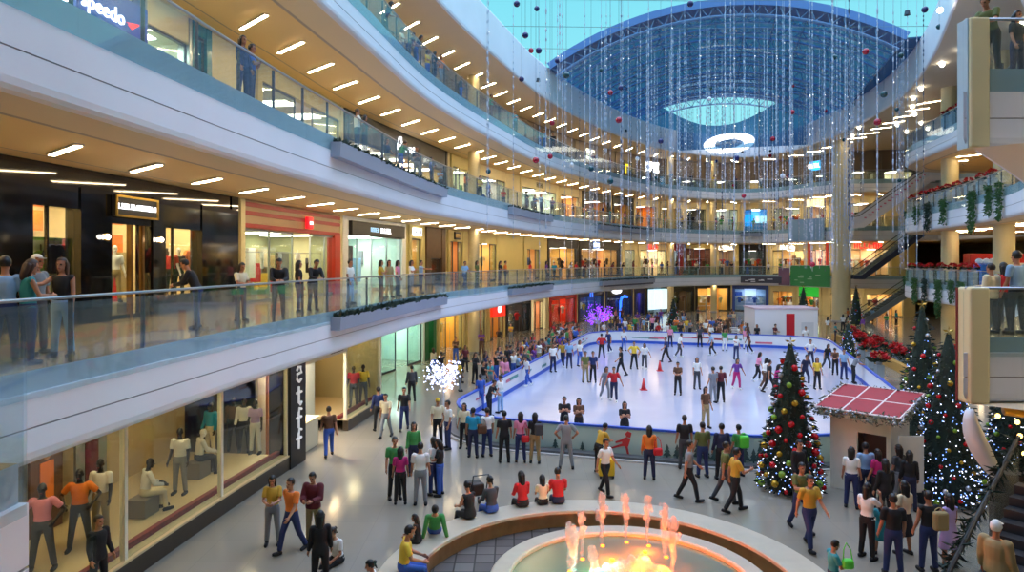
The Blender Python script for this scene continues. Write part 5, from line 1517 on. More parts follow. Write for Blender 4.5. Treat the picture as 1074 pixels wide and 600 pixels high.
t, M, ow, h = W1(677, 702, desc='shop with three tall white lit panels', pier=M_MBLACK, band=M_MBLACK, hh=.3, inner=(150, 170, 180), power=6, lampcol=(230, 245, 255), ng=0)
for i in range(3):
    x = -ow + (2*ow)*(i+.5)/3
    mobj('light_panel', bbox(x-.62, x+.62, -.02, .06, .5, 3.2, .02), mat('panel_cold_light', (196, 222, 236), .5, emit=1.0), t)
W1(704, 728, desc='dark brown shop behind the far terrace', pier=M_MBLACK, band=M_MBLACK, inner=(96, 76, 50), power=4, ng=4, cols=('brown', 'olive', 'black'))
W1(729, 766, desc='warm lit terrace cafe at the far end', pier=M_MBLACK, band=M_MBLACK, inner=(226, 170, 80), power=8, ng=5, cols=('yellow', 'cream', 'brown'), hh=.5)
W1(768, 806, desc='blue and white shop at the far end', pier=mat('shop_mid_blue', (60, 90, 190), .5), band=mat('shop_mid_blue', (60, 90, 190), .5), inner=(190, 210, 240), power=8, lampcol=(225, 240, 255), ng=5, cols=('blue', 'white', 'light blue'), hh=.6)
W1(808, 834, desc='warm shop with orange goods at the far end', inner=(210, 160, 80), power=7, ng=5, cols=('orange', 'brown', 'green'))
W1(836, 862, desc='shop with a bright green banner at the far end', band=mat('shop_bright_green', (40, 190, 60), .5, emit=.4), pier=M_CREAM, inner=(220, 160, 90), power=7, ng=4, cols=('orange', 'green', 'brown'), hh=1.5)
W1(868, 905, desc='warm shop behind the tall column, ground level', inner=(240, 196, 120), power=8, ng=5, cols=('cream', 'brown', 'red'))
W1(906, 950, desc='warm lit shop behind the grey escalator', inner=(240, 190, 110), power=8, ng=5, cols=('brown', 'red', 'cream'))
# --- right side shops (deep behind the right galleries)
for L in (1, 2, 3, 4):
    for i, (sa, sb) in enumerate(((24, 35), (36.5, 47), (49, 59), (61, 70))):
        shop(L, 0, 0, desc='%s shop set back on the right side of the %s level' % (('cream', 'dark fronted', 'amber lit', 'pale')[i], LNAME[L]), path=WR, srange=(sa, sb), pier=M_CREAM, band=M_CREAM,
             inner=((236, 210, 160), (170, 150, 110), (230, 170, 90), (230, 226, 206))[i], power=(16, 12, 16, 18)[i], ng=0, hh=.8)
# --- fill the remaining gallery wall between shops
for L in (1, 2, 3, 4):
    P = WALLP[5.0]
    cov = sorted(COVER[L]); s = 0.0 if L > 1 else s33-.5
    gaps = []
    for a, b in cov:
        if a > s+.02: gaps.append((s, a))
        s = max(s, b)
    if s < P.len: gaps.append((s, P.len))
    bm = BM()
    for a, b in gaps:
        n = max(1, int((b-a)/1.0))
        pts = [P.at(a+(b-a)*i/n)[0] for i in range(n+1)]
        sweep(bm, pts, [(0, ZF[L]), (0, ZC[L])])
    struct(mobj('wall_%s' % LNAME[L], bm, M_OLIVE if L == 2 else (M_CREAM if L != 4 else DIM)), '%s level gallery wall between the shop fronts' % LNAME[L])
for L in (1, 2, 3, 4):
    bm = BM(); P = WR
    sweep(bm, [P.at(i*P.len/60)[0] + P.at(i*P.len/60)[2]*.4 for i in range(61)], [(0, ZF[L]), (0, ZC[L])])
    struct(mobj('wall_right_%s' % LNAME[L], bm, M_CREAM))

# ------------------------------------------------------------------ the near ground level clothes shop with mannequins
PN = WALLP[1.35]
def sn(px): return PN.s_at_px(px)
segs = [(-60, 300, 'large lit display window full of mannequins at lower left'), (362, 398, 'second display window with two mannequins')]
M_PLINTH = mat('plinth_dark_stone', (52, 44, 36), .3, noise=.1); M_RIBBON = mat('ribbon_red_brown', (126, 26, 30), .5, noise=.25, nscale=10)
M_SHELF = mat('display_floor_cream', (206, 186, 142), .5)
H1 = LV[2]['bot']
def strip(name, sa, sb, prof, m, parent, org, n=10, closed=True):
    pts = [PN.at(sa+(sb-sa)*i/n)[0] - org for i in range(n+1)]
    bm = sweep(BM(), pts, prof, False, 0, closed)
    N = normals(pts)
    for i in (0, -1):
        v = [bm.verts.new((pts[i].x+N[i].x*o, pts[i].y+N[i].y*o, z)) for o, z in prof]
        bm.faces.new(v)
    bmesh.ops.recalc_face_normals(bm, faces=bm.faces)
    return mobj(name, bm, m, parent)
DISP = []
for pa_, pb_, lab in segs:
    sa, sb = sn(pa_), sn(pb_)
    if pa_ < 0: sa = 1.0
    a = PN.at(sa)[0]
    t = thing('display_window', lab, 'shop window', (a.x, a.y, 0))
    strip('plinth', sa, sb, [(-.12, 0), (-.12, .42), (.1, .42), (.1, 0)], M_PLINTH, t, a)
    strip('display_floor', sa, sb, [(-.12, .42), (-.12, .47), (3.6, .47), (3.6, .42)], M_SHELF, t, a)
    strip('ribbon_garland', sa, sb, [(.22, .47), (.22, .60), (.36, .60), (.36, .47)], M_RIBBON, t, a, 24)
    strip('back_panel', sa, sb, [(3.6, .0), (3.6, H1-.02), (3.72, H1-.02), (3.72, 0)], mat('display_back_cream', (186, 164, 122), .6, noise=.1, nscale=1.2), t, a)
    strip('window_pane', sa, sb, [(-.02, .47), (-.02, H1-.35), (.0, H1-.35), (.0, .47)], M_SGLASS, t, a, 10)
    strip('head_frame', sa, sb, [(-.1, H1-.35), (-.1, H1-.01), (.2, H1-.01), (.2, H1-.35)], M_MBLACK, t, a)
    n = max(1, int((sb-sa)/3.2))
    for i in range(n+1):
        q, tg, no = PN.at(sa+(sb-sa)*i/n)
        o = mobj('mullion', bbox(-.05, .05, -.06, .06, .45, H1-.3), mat('mullion_cream', (232, 226, 204), .4), t); o.location = (q.x-a.x, q.y-a.y, 0); o.rotation_euler = (0, 0, math.atan2(tg.y, tg.x))
    n = max(1, int((sb-sa)/1.6))
    for i in range(n):
        q, tg, no = PN.at(sa+(sb-sa)*(i+.5)/n); c = q + no*.9
        o = mobj('window_spotlight', bbox(-.35, .35, -.12, .12, H1-.36, H1-.3), mat('window_spot', (255, 226, 176), .5, emit=18.0), t); o.location = (c.x-a.x, c.y-a.y, 0); o.rotation_euler = (0, 0, math.atan2(tg.y, tg.x))
# dark framed end of the window, the entrance with frosted letters
sa, sb = sn(300), sn(316)
a = PN.at(sa)[0]
t = thing('entrance_pillar', 'black pillar with white vertical lettering beside the shop entrance', 'pillar', (a.x, a.y, 0))
strip('pillar_body', sa, sb, [(-.16, 0), (-.16, H1-.01), (.6, H1-.01), (.6, 0)], M_MBLACK, t, a, 2)
q, tg, no = PN.at((sa+sb)/2)
bm = BM()
for z, pp in ((3.0, [(-.22, .2), (-.1, .32), (.12, .3), (.2, .1), (-.2, .08), (-.2, -.1), (0, -.2), (.2, -.12)]), (2.3, [(-.05, .35), (-.05, -.2), (.1, -.28), (.22, -.2)]), (2.3, [(-.25, .15), (.22, .15)]), (1.55, [(.22, .3), (.02, .36), (-.06, .2), (-.06, -.3)]), (1.55, [(-.25, .05), (.2, .05)]), (.85, [(.22, .3), (.02, .36), (-.06, .2), (-.06, -.3)]), (.85, [(-.25, .05), (.2, .05)])):
    polytube(bm, [(x_*.8, 0, z+y_) for x_, y_ in pp], .045, 6)
o = mobj('vertical_lettering', bm, mat('lettering_white', (226, 226, 226), .5, emit=.3), t); o.location = (q.x-a.x-no.x*.19, q.y-a.y-no.y*.19, 0); o.rotation_euler = (0, 0, math.atan2(tg.y, tg.x))
sa, sb = sn(316), sn(362)
a = PN.at(sa)[0]
t = thing('shop_entrance', 'cream shop entrance recess with tall doors and dark letters over it', 'entrance', (a.x, a.y, 0))
strip('rear_wall', sa, sb, [(1.6, 0), (1.6, H1-.02), (1.7, H1-.02), (1.7, 0)], mat('entrance_cream', (220, 208, 176), .6), t, a, 4)
strip('lintel', sa, sb, [(-.1, H1-.5), (-.1, H1-.01), (.15, H1-.01), (.15, H1-.5)], mat('entrance_cream', (220, 208, 176), .6), t, a, 4)
for f, w_, m_ in ((.1, .55, mat('orange_display', (206, 120, 60), .5)), (.5, .12, M_MBLACK), (.8, .5, mat('frosted_door', (200, 206, 196), .4))):
    q, tg, no = PN.at(sa+(sb-sa)*f); c = q+no*1.2
    o = mobj('door_leaf', bbox(-w_, w_, -.04, .04, 0, H1-.6, .01), m_, t); o.location = (c.x-a.x, c.y-a.y, 0); o.rotation_euler = (0, 0, math.atan2(tg.y, tg.x))
q, tg, no = PN.at(sa+(sb-sa)*.72)
o = marks(t, (0, 0, 0), 5, .42, M_MBLACK, 9); o.location = (q.x-a.x-no.x*.13, q.y-a.y-no.y*.13, H1-.25); o.rotation_euler = (0, 0, math.atan2(tg.y, tg.x))
q, tg, no = PN.at(sa+(sb-sa)*.25); c = q+no*.5
ct = thing('cash_counter', 'pale curved counter just inside the shop entrance', 'counter', (c.x, c.y, 0), math.atan2(tg.y, tg.x))
mobj('counter_body', bbox(-.9, .9, -.3, .3, 0, 1.05, .06), mat('counter_cream', (206, 200, 172), .5), ct); mobj('counter_top', bbox(-.95, .95, -.34, .34, 1.05, 1.1, .02), M_CREAM, ct)
q, tg, no = PN.at(sn(336)); c = q+no*.8
ld = bpy.data.lights.new('entrance_bulb', 'AREA'); ld.energy = 200; ld.size = .8; ld.color = (1, .88, .7)
t = thing('entrance_lamp', 'ceiling lamp inside the cream shop entrance', 'lamp', (c.x, c.y, H1-.03))
mobj('lamp_plate', bbox(-.45, .45, -.45, .45, -.02, .02), M_LAMPLOW, t)
lo = link(bpy.data.objects.new('entrance_bulb', ld), t); lo.location = (0, 0, -.04)
# end wall where the near shop stops
pe, tg, no = PN.at(sn(398)); 
bm = BM(); v = [pe - no*.0, pe + no*4.2]
for i in range(1):
    q = [bm.verts.new((v[0].x, v[0].y, 0)), bm.verts.new((v[1].x, v[1].y, 0)), bm.verts.new((v[1].x, v[1].y, H1)), bm.verts.new((v[0].x, v[0].y, H1))]; bm.faces.new(q)
bmesh.ops.solidify(bm, geom=bm.faces[:], thickness=.2)
struct(mobj('wall_near_end', bm, M_CREAM), 'end wall of the near clothes shop')
# large picture panels in the near display
def poster(px, w, h, z, o, cols, label):
    q, tg, no = PN.at(sn(px)); c = q + no*o
    t = thing('picture_panel', label, 'picture panel', (c.x, c.y, z), math.atan2(tg.y, tg.x), 'picture panels in the display window')
    mobj('panel_board', bbox(-w/2, w/2, -.03, .03, 0, h), mat('panel_'+cols[0].replace(' ', '_'), CNAME[cols[0]], .5), t)
    bm = BM(); box(bm, -w*.22, w*.2, -.05, -.031, h*.25, h*.66); mobj('printed_clothes', bm, cmat(cols[1]), t)
    bm = BM(); ball(bm, (0, -.04, h*.74), w*.13, 10, 8, (1, .1, 1.3)); mobj('printed_face', bm, mat('print_skin', (196, 140, 106), .6), t)
poster(118, 1.3, 2.6, .5, 2.7, ('brown', 'purple'), 'tall picture panel with a purple garment behind the mannequins')
poster(166, 1.0, 2.5, .5, 2.8, ('brown', 'orange'), 'tall picture panel with an orange garment behind the mannequins')
poster(200, 1.1, 2.7, .5, 2.7, ('grey', 'maroon'), 'tall picture panel with a maroon garment behind the mannequins')
# ------------------------------------------------------------------ people
SKINS = [mat('skin_tan', (176, 122, 92), .55), mat('skin_fair', (206, 156, 126), .55), mat('skin_brown', (130, 84, 60), .55)]
M_EYE = mat('eye_dark', (24, 18, 16), .3); M_LIP = mat('lip', (150, 76, 70), .5)
HAIRS = {'black': mat('hair_black', (20, 16, 15), .45), 'brown': mat('hair_brown', (62, 38, 24), .5), 'white cap': mat('cap_white', (226, 226, 222), .6), 'yellow cap': mat('cap_yellow', (226, 186, 30), .6)}
def Rx(a): return Matrix.Rotation(math.radians(a), 3, 'X')
def Ry(a): return Matrix.Rotation(math.radians(a), 3, 'Y')
def Rz(a): return Matrix.Rotation(math.radians(a), 3, 'Z')
V = Vector
def skeleton(p, fem):
    """joints of a 1.72 m figure facing +Y, hips above the origin"""
    J = {}
    lean = p.get('lean', 0)
    T = Rx(-lean)
    hip = V((0, 0, .92)); J['hip'] = hip
    J['T'] = T
    def sp(h, y=0.0): return hip + T @ V((0, y, h))
    J['sp'] = sp
    neck = sp(.545); J['neck'] = neck
    HR = Rx(-lean*.5 - p.get('nod', 0)) @ Rz(p.get('yaw', 0))
    J['HR'] = HR; J['head'] = sp(.56) + HR @ V((0, .02, .145))
    sw = .165 if fem else .185
    for s, nm in ((-1, 'L'), (1, 'R')):
        g = lambda k, dflt: p.get(k+nm, p.get(k, dflt))
        sh = hip + T @ V((s*sw, -.01, .475))
        R1 = T @ Rz(0) @ Ry(-s*g('ab', 8)) @ Rx(g('sh', 4))
        el = sh + R1 @ V((0, 0, -.285))
        R2 = R1 @ Rz(s*g('tw', 0)) @ Rx(g('el', 14))
        wr = el + R2 @ V((0, 0, -.25))
        J['sh'+nm], J['el'+nm], J['wr'+nm], J['RF'+nm] = sh, el, wr, R2
        hj = hip + V((s*.088, 0, -.02))
        Q1 = Ry(-s*g('hab', 3)) @ Rx(g('hip', 0))
        kn = hj + Q1 @ V((0, 0, -.42))
        Q2 = Q1 @ Rx(-g('kn', 3))
        an = kn + Q2 @ V((0, 0, -.405))
        fd = Q2 @ Rx(g('ft', 0)) @ V((0, 1, 0))
        J['hj'+nm], J['kn'+nm], J['an'+nm], J['fd'+nm], J['Q2'+nm] = hj, kn, an, fd, Q2
    return J
def remeshed(bm, vox, dec, smooth=2, mats=()):
    me = bpy.data.meshes.new('tmp'); bm.to_mesh(me); bm.free()
    o = bpy.data.objects.new('tmp', me); COL.objects.link(o)
    m = o.modifiers.new('r', 'REMESH'); m.mode = 'VOXEL'; m.voxel_size = vox; m.use_smooth_shade = True
    if smooth:
        m = o.modifiers.new('s', 'SMOOTH'); m.iterations = smooth; m.factor = .5
    if dec < 1:
        m = o.modifiers.new('d', 'DECIMATE'); m.ratio = dec
    dg = bpy.context.evaluated_depsgraph_get()
    out = bpy.data.meshes.new_from_object(o.evaluated_get(dg))
    bpy.data.objects.remove(o); bpy.data.meshes.remove(me)
    for p in out.polygons: p.use_smooth = True
    for k in mats: out.materials.append(k)
    return out
def loft(bm, secs, ax, ay, n=14):
    skinrings(bm, [ringpts(c, rx, ry, ax, ay, n) for c, rx, ry in secs])
def torso(bm, J, fem, g, z0, z1cap=True):
    T = J['T']; ax = V((1, 0, 0)); ay = T @ V((0, 1, 0)); sp = J['sp']
    S_ = [(-.06, .155, .11), (.0, .165 if not fem else .172, .118), (.08, .152, .108), (.18, .138 if not fem else .122, .10), (.30, .155 if not fem else .14, .115 if not fem else .122), (.40, .17 if not fem else .152, .115), (.47, .165 if not fem else .148, .095), (.515, .10, .07), (.54, .06, .058)]
    secs = [(sp(h), a+g, b+g) for h, a, b in S_ if h >= z0]
    if not z1cap: secs = secs[:-1]
    loft(bm, secs, ax, ay)
def hand(bm, J, nm, s, curl):
    R = J['RF'+nm]; wr = J['wr'+nm]
    d = R @ V((0, 0, -1)); w = R @ V((0, 1, 0)); n = R @ V((-s, 0, 0))
    capsule(bm, wr, wr + d*.075, .024, .03, 10, False, False, 1.35, w)
    for i, (off, ln) in enumerate(((.030, .062), (.011, .072), (-.010, .066), (-.029, .052))):
        a = wr + d*.085 + w*off
        c1, c2 = math.radians(curl*.5), math.radians(curl*1.2)
        b = a + (d*math.cos(c1) + n*math.sin(c1))*ln*.55
        c = b + (d*math.cos(c2) + n*math.sin(c2))*ln*.5
        capsule(bm, a - d*.02, b, .0105, .0095, 7); capsule(bm, b, c, .0095, .008, 7)
    a = wr + d*.03 + w*.028; b = a + (d*.6 + w*.7 + n*.25).normalized()*.038; c = b + (d*.9 + w*.25 + n*.4).normalized()*.03
    capsule(bm, a, b, .013, .011, 7); capsule(bm, b, c, .011, .009, 7)
def build_body(p, fem):
    J = skeleton(p, fem)
    bm = BM()
    torso(bm, J, fem, -.006, -.2)
    sp = J['sp']; HR = J['HR']; hc = J['head']
    capsule(bm, sp(.50), hc - HR @ V((0, .015, .06)), .058 if not fem else .05, .05 if not fem else .045, 12)
    ball(bm, hc + HR @ V((0, -.008, .022)), .1, 16, 12, (.76, .96, 1.0), 0, HR)
    ball(bm, hc + HR @ V((0, .018, -.05)), .07, 14, 10, (.82, .92, .98), 0, HR)
    capsule(bm, hc + HR @ V((0, .082, .012)), hc + HR @ V((0, .106, -.028)), .009, .016, 8)
    capsule(bm, hc + HR @ V((-.035, .078, .03)), hc + HR @ V((.035, .078, .03)), .014, .014, 8)
    capsule(bm, hc + HR @ V((-.02, .083, -.062)), hc + HR @ V((.02, .083, -.062)), .0095, .0095, 8)
    ball(bm, hc + HR @ V((0, .07, -.1)), .022, 8, 6)
    for s in (-1, 1): ball(bm, hc + HR @ V((s*.077, -.01, -.005)), .032, 8, 6, (.35, .6, 1), 0, HR)
    for s, nm in ((-1, 'L'), (1, 'R')):
        k = .88 if fem else 1.0
        ball(bm, J['sh'+nm] + J['T'] @ V((-s*.02, 0, .0)), .062*k, 12, 8)
        capsule(bm, J['sh'+nm], J['el'+nm], .052*k, .04*k, 12)
        capsule(bm, J['el'+nm], J['el'+nm].lerp(J['wr'+nm], .35), .04*k, .041*k, 12)
        capsule(bm, J['el'+nm].lerp(J['wr'+nm], .35), J['wr'+nm], .041*k, .027*k, 12)
        hand(bm, J, nm, s, p.get('curl'+nm, p.get('curl', 28)))
        capsule(bm, J['hj'+nm], J['kn'+nm], .088, .056, 12)
        capsule(bm, J['kn'+nm], J['kn'+nm].lerp(J['an'+nm], .35), .055, .056, 12)
        capsule(bm, J['kn'+nm].lerp(J['an'+nm], .35), J['an'+nm], .056, .037, 12)
        f = J['fd'+nm]; a = J['an'+nm] - J['Q2'+nm] @ V((0, 0, .045))
        capsule(bm, a - f*.035, a + f*.14, .036, .03, 10)
    me = remeshed(bm, .0095, .3, 1, (SKINS[0], M_EYE, M_LIP))
    iv = HR.transposed()
    for q in me.polygons:
        c = iv @ (V(q.center) - hc)
        if c.y > .06:
            if abs(abs(c.x)-.032) < .013 and abs(c.z-.008) < .009: q.material_index = 1
            elif abs(c.x) < .024 and abs(c.z+.062) < .010 and c.y > .075: q.material_index = 2
    return me, J
def build_shirt(J, fem, sleeve, tuck=-.05, bulk=0.0):
    bm = BM()
    g = .012 + bulk
    torso(bm, J, fem, g, tuck, False)
    for s, nm in ((-1, 'L'), (1, 'R')):
        k = .9 if fem else 1.0
        ball(bm, J['sh'+nm] + J['T'] @ V((-s*.02, 0, 0)), (.066+g*.6)*k, 12, 8)
        if sleeve == 'tank': continue
        if sleeve == 'short':
            e = J['sh'+nm].lerp(J['el'+nm], .72); capsule(bm, J['sh'+nm], e, .058*k+g, .055*k+g, 12, False, True)
        else:
            capsule(bm, J['sh'+nm], J['el'+nm], .055*k+g, .046*k+g, 12)
            capsule(bm, J['el'+nm], J['el'+nm].lerp(J['wr'+nm], .96), .046*k+g, .036*k+g, 12, False, True)
    return remeshed(bm, .015, .6, 2, (M_WHITE,))
def build_trousers(J, fem, kind):
    bm = BM(); T = J['T']; ax = V((1, 0, 0)); ay = T @ V((0, 1, 0)); sp = J['sp']
    loft(bm, [(J['hip'] + V((0, 0, -.1)), .15, .112), (sp(-.03), .172, .127), (sp(.02), .178, .13), (sp(.1), .162, .118)], ax, ay)
    if kind in ('skirt', 'dress'):
        k = (J['knL']+J['knR'])/2; w = abs(J['knL'].x-J['knR'].x)/2
        loft(bm, [(sp(.02), .178, .13), (J['hip'].lerp(k, .5), .2+w*.3, .17), (J['hip'].lerp(k, 1.02), .2+w*.6, .18)], V((1, 0, 0)), (k-J['hip']).normalized().cross(V((1, 0, 0))))
    else:
        for nm in 'LR':
            h, k, a = J['hj'+nm], J['kn'+nm], J['an'+nm]
            capsule(bm, h, k, .10, .07, 12)
            if kind == 'long':
                capsule(bm, k, a.lerp(k, .02), .07, .058, 12, False, True)
            else: capsule(bm, k.lerp(h, .05), k.lerp(a, .1), .078, .08, 12, False, True)
    return remeshed(bm, .016, .6, 2, (M_WHITE,))
def build_hair(J, kind):
    HR, hc = J['HR'], J['head']
    bm = BM()
    ball(bm, V((0, -.012, .03)), .112, 18, 14, (.80, .97, 1.0))
    dele = [v for v in bm.verts if (v.co.y > .035 and v.co.z < .062) or (v.co.z < -.045) or (v.co.y > -.01 and v.co.z < -.0)]
    bmesh.ops.delete(bm, geom=dele, context='VERTS')
    if kind == 'long':
        capsule(bm, V((0, -.055, .0)), V((0, -.085, -.20)), .085, .06, 12, False, False, 1.15, V((1, 0, 0)))
        for s in (-1, 1): capsule(bm, V((s*.075, -.01, .03)), V((s*.07, -.03, -.17)), .03, .022, 8)
    elif kind == 'bun':
        ball(bm, V((0, -.12, .05)), .045, 10, 8); capsule(bm, V((0, -.10, .04)), V((0, -.135, -.09)), .032, .014, 8)
    elif kind == 'cap':
        ball(bm, V((0, .09, .06)), .075, 12, 6, (.95, .9, .12))
    for v in bm.verts: v.co = hc + HR @ v.co
    bmesh.ops.recalc_face_normals(bm, faces=bm.faces)
    me = bpy.data.meshes.new('hair'); bm.to_mesh(me); bm.free()
    for p in me.polygons: p.use_smooth = True
    me.materials.append(HAIRS['black'])
    return me
def build_shoe(J, nm):
    f = J['fd'+nm]; up = J['Q2'+nm] @ V((0, 0, 1)); a = J['an'+nm] - up*.045
    side = f.cross(up)
    bm = BM()
    capsule(bm, a - f*.04, a + f*.155, .045, .038, 10, False, False, 1.05, side)
    capsule(bm, a + up*.0, a + up*.055, .046, .042, 10, False, True)
    for s in (0,):
        c = a + f*.055 - up*.034
        ball(bm, c, 1, 14, 4, (.048, .15, .012), 0, Matrix((side, f, up)).transposed())
    bmesh.ops.recalc_face_normals(bm, faces=bm.faces)
    me = bpy.data.meshes.new('shoe'); bm.to_mesh(me); bm.free()
    for p in me.polygons: p.use_smooth = True
    me.materials.append(M_WHITE)
    return me
POSES = {
    'stand': dict(elL=18, elR=22, hab=4, knL=5, hipL=3),
    'stand_crossed': dict(sh=28, el=100, tw=52, hab=4, ab=4, curl=40),
    'hold_front': dict(sh=22, el=72, tw=28, hab=4, curl=50, nod=14),
    'hands_hips': dict(ab=40, sh=-8, el=82, tw=48, hab=8, curl=30),
    'walk': dict(shL=24, shR=-18, elL=26, elR=16, hipL=-16, knL=12, hipR=24, knR=14, ftL=14, lean=2),
    'walk_arm': dict(shL=-14, shR=30, elR=80, twR=20, elL=20, hipL=24, knL=16, hipR=-16, knR=16, ftR=14, lean=3),
    'lean_rail': dict(lean=24, sh=52, el=58, tw=34, hipL=2, hipR=8, knR=14, nod=10, curl=50),
    'sit': dict(hip=84, kn=80, hab=8, sh=30, el=52, tw=18, lean=8, nod=8),
    'sit_floor': dict(hip=88, knL=22, knR=60, hab=8, shL=20, elL=60, shR=24, elR=50, tw=20, lean=14, nod=10),
    'skate': dict(lean=14, hipL=26, knL=30, hipR=-12, knR=22, ab=26, sh=8, el=22),
    'phone': dict(shR=48, elR=128, twR=-10, abR=18, shL=10, elL=30, hab=4, curl=60),
    'reach': dict(shR=70, elR=18, abR=12, shL=8, hab=4),
    'recline': dict(lean=-32, hip=70, knL=60, knR=30, sh=-42, el=12, ab=16, nod=-14),
}
PROTO = {}
def proto(pose, fem):
    key = (pose, fem)
    if key in PROTO: return PROTO[key]
    body, J = build_body(POSES[pose], fem)
    zmin = min(v.co.z for v in body.vertices) - .012
    d = dict(body=body, J=J, z=zmin, x=(J['anL'].x+J['anR'].x)/2, y=(J['anL'].y+J['anR'].y)/2, parts={})
    PROTO[key] = d
    return d
def part_of(d, fem, what, arg):
    k = (what, arg)
    if k not in d['parts']:
        J = d['J']
        d['parts'][k] = {'shirt': lambda: build_shirt(J, fem, arg), 'jacket': lambda: build_shirt(J, fem, 'long', -.12, .018), 'trousers': lambda: build_trousers(J, fem, arg), 'hair': lambda: build_hair(J, arg), 'shoe': lambda: build_shoe(J, arg)}[what]()
    return d['parts'][k]
def setm(o, m):
    o.material_slots[0].link = 'OBJECT'; o.material_slots[0].material = m
PEOPLE = []
def person(x, y, z, heading, pose='stand', fem=False, shirt='white', trou='blue', hair=None, haircol='black', sleeve='short', legs='long', h=1.70, skin=0, place='', shoes=None, extra='', seatz=None, cat='person', group=None, nm='person', lab=None):
    """heading: degrees, 0 = facing away from the camera (+Y), 180 = facing the camera, 90 = facing left"""
    d = proto(pose, fem)
    hair = hair or ('long' if fem else 'short')
    o = link(bpy.data.objects.new(nm, d['body']))
    s = h/1.72
    rz = math.radians(heading)
    R = Matrix.Rotation(rz, 4, 'Z')
    if pose in ('sit', 'sit_floor', 'recline'):
        off = V((0, -.04, d['J']['hip'].z - .115))
    else: off = V((d['x'], d['y'], d['z']))
    q = R @ (off*s)
    o.location = (x-q.x, y-q.y, z-q.z); o.rotation_euler = (0, 0, rz); o.scale = (s, s, s)
    setm(o, SKINS[skin] if cat == 'person' else skin)
    hm = HAIRS.get(haircol) or cmat(haircol)
    if hair != 'none':
        c = link(bpy.data.objects.new('hair' if hair != 'cap' else 'cap', part_of(d, fem, 'hair', hair)), o); setm(c, hm)
    c = link(bpy.data.objects.new('shirt' if sleeve != 'jacket' else 'jacket', part_of(d, fem, 'jacket' if sleeve == 'jacket' else 'shirt', sleeve)), o); setm(c, cmat(shirt))
    tn = {'long': 'trousers', 'short': 'shorts', 'skirt': 'skirt', 'dress': 'skirt'}[legs]
    c = link(bpy.data.objects.new(tn, part_of(d, fem, 'trousers', legs)), o); setm(c, cmat(trou))
    if y < 62:
        for n_ in 'LR':
            c = link(bpy.data.objects.new('shoe', part_of(d, fem, 'shoe', n_)), o); setm(c, cmat(shoes or ('white' if pose == 'skate' else 'black')))
    if cat == 'person':
        up = {'jacket': 'jacket', 'tank': 'vest', 'long': 'top', 'short': 'top'}[sleeve]
        hd = {'short': 'short-haired', 'long': 'long-haired', 'bun': 'ponytailed', 'cap': 'capped', 'none': ''}[hair]
        base = lab or ('%s person, %s %s, %s %s, %s' % (hd, shirt, up, trou, tn, place)).strip()
        tag(o, base, 'person', group)
        PEOPLE.append(o)
    return o
def gp(px, py, z=0.0):
    p = on_z(px, py, z); return p.x, p.y, z
G = lambda px, py, hd, pose, fem, shirt, trou, **k: person(*gp(px, py, k.pop('z', 0.0)), hd, pose, fem, shirt, trou, **k)
# -- foreground floor
pl = 'on the floor left of the fountain'
G(286, 571, 190, 'hold_front', True, 'mustard', 'grey', h=1.66, place=pl)
G(307, 579, 150, 'walk', False, 'orange', 'dark blue', h=1.76, place=pl)
G(329, 570, 172, 'hold_front', False, 'maroon', 'khaki', sleeve='jacket', h=1.72, place=pl)
G(336, 622, 20, 'stand', True, 'black', 'black', sleeve='long', h=1.66, place='cropped by lower edge')
G(356, 589, 150, 'sit_floor', True, 'white', 'black', h=1.6, place='sitting on floor beside bench', hair='bun')
G(103, 628, 250, 'stand', False, 'black', 'black', sleeve='long', h=1.66, place='walking past the display window')
G(345, 479, 20, 'walk', False, 'brown', 'blue', h=1.75, place='walking toward the shop entrance')
# -- sitters on the fountain bench (seat .465)
sz = .465
def bench(px, hd_off, pose, fem, shirt, trou, r=4.35, **k):
    # the far point of the bench circle seen at px
    dx, dy = (px-537)/F, 1.0
    A_ = dx*dx+1; B_ = -2*(dx*FC[0]+FC[1]); C_ = FC[0]**2+FC[1]**2-r*r
    t_ = (-B_+math.sqrt(max(0, B_*B_-4*A_*C_)))/(2*A_)
    x, y = dx*t_, t_
    out = math.degrees(math.atan2(-(x-FC[0]), (y-FC[1])))
    return person(x, y, sz, out+hd_off, pose, fem, shirt, trou, place=k.pop('place', 'sitting on fountain bench'), **k)
bench(396, 0, 'sit', True, 'white', 'black', h=1.45, hair='bun')
bench(421, 195, 'sit', False, 'yellow', 'blue', r=4.15, h=1.72, place='on fountain bench facing camera')
bench(440, 20, 'sit', True, 'black', 'black', h=1.2, sleeve='tank', place='slumped on the fountain bench')
bench(456, -50, 'recline', False, 'green', 'blue', h=1.6, sleeve='long', place='reclining on the fountain bench')
bench(494, 0, 'sit', True, 'black', 'black', sleeve='tank', h=1.66, hair='bun')
bench(517, 0, 'sit', True, 'dark grey', 'blue', h=1.66, hair='bun', sleeve='long')
bench(549, 0, 'sit', True, 'red', 'black', h=1.66, sleeve='long')
bench(570, 0, 'sit', True, 'cream', 'black', h=1.4)
bench(586, 0, 'sit', False, 'red', 'navy', h=1.68)
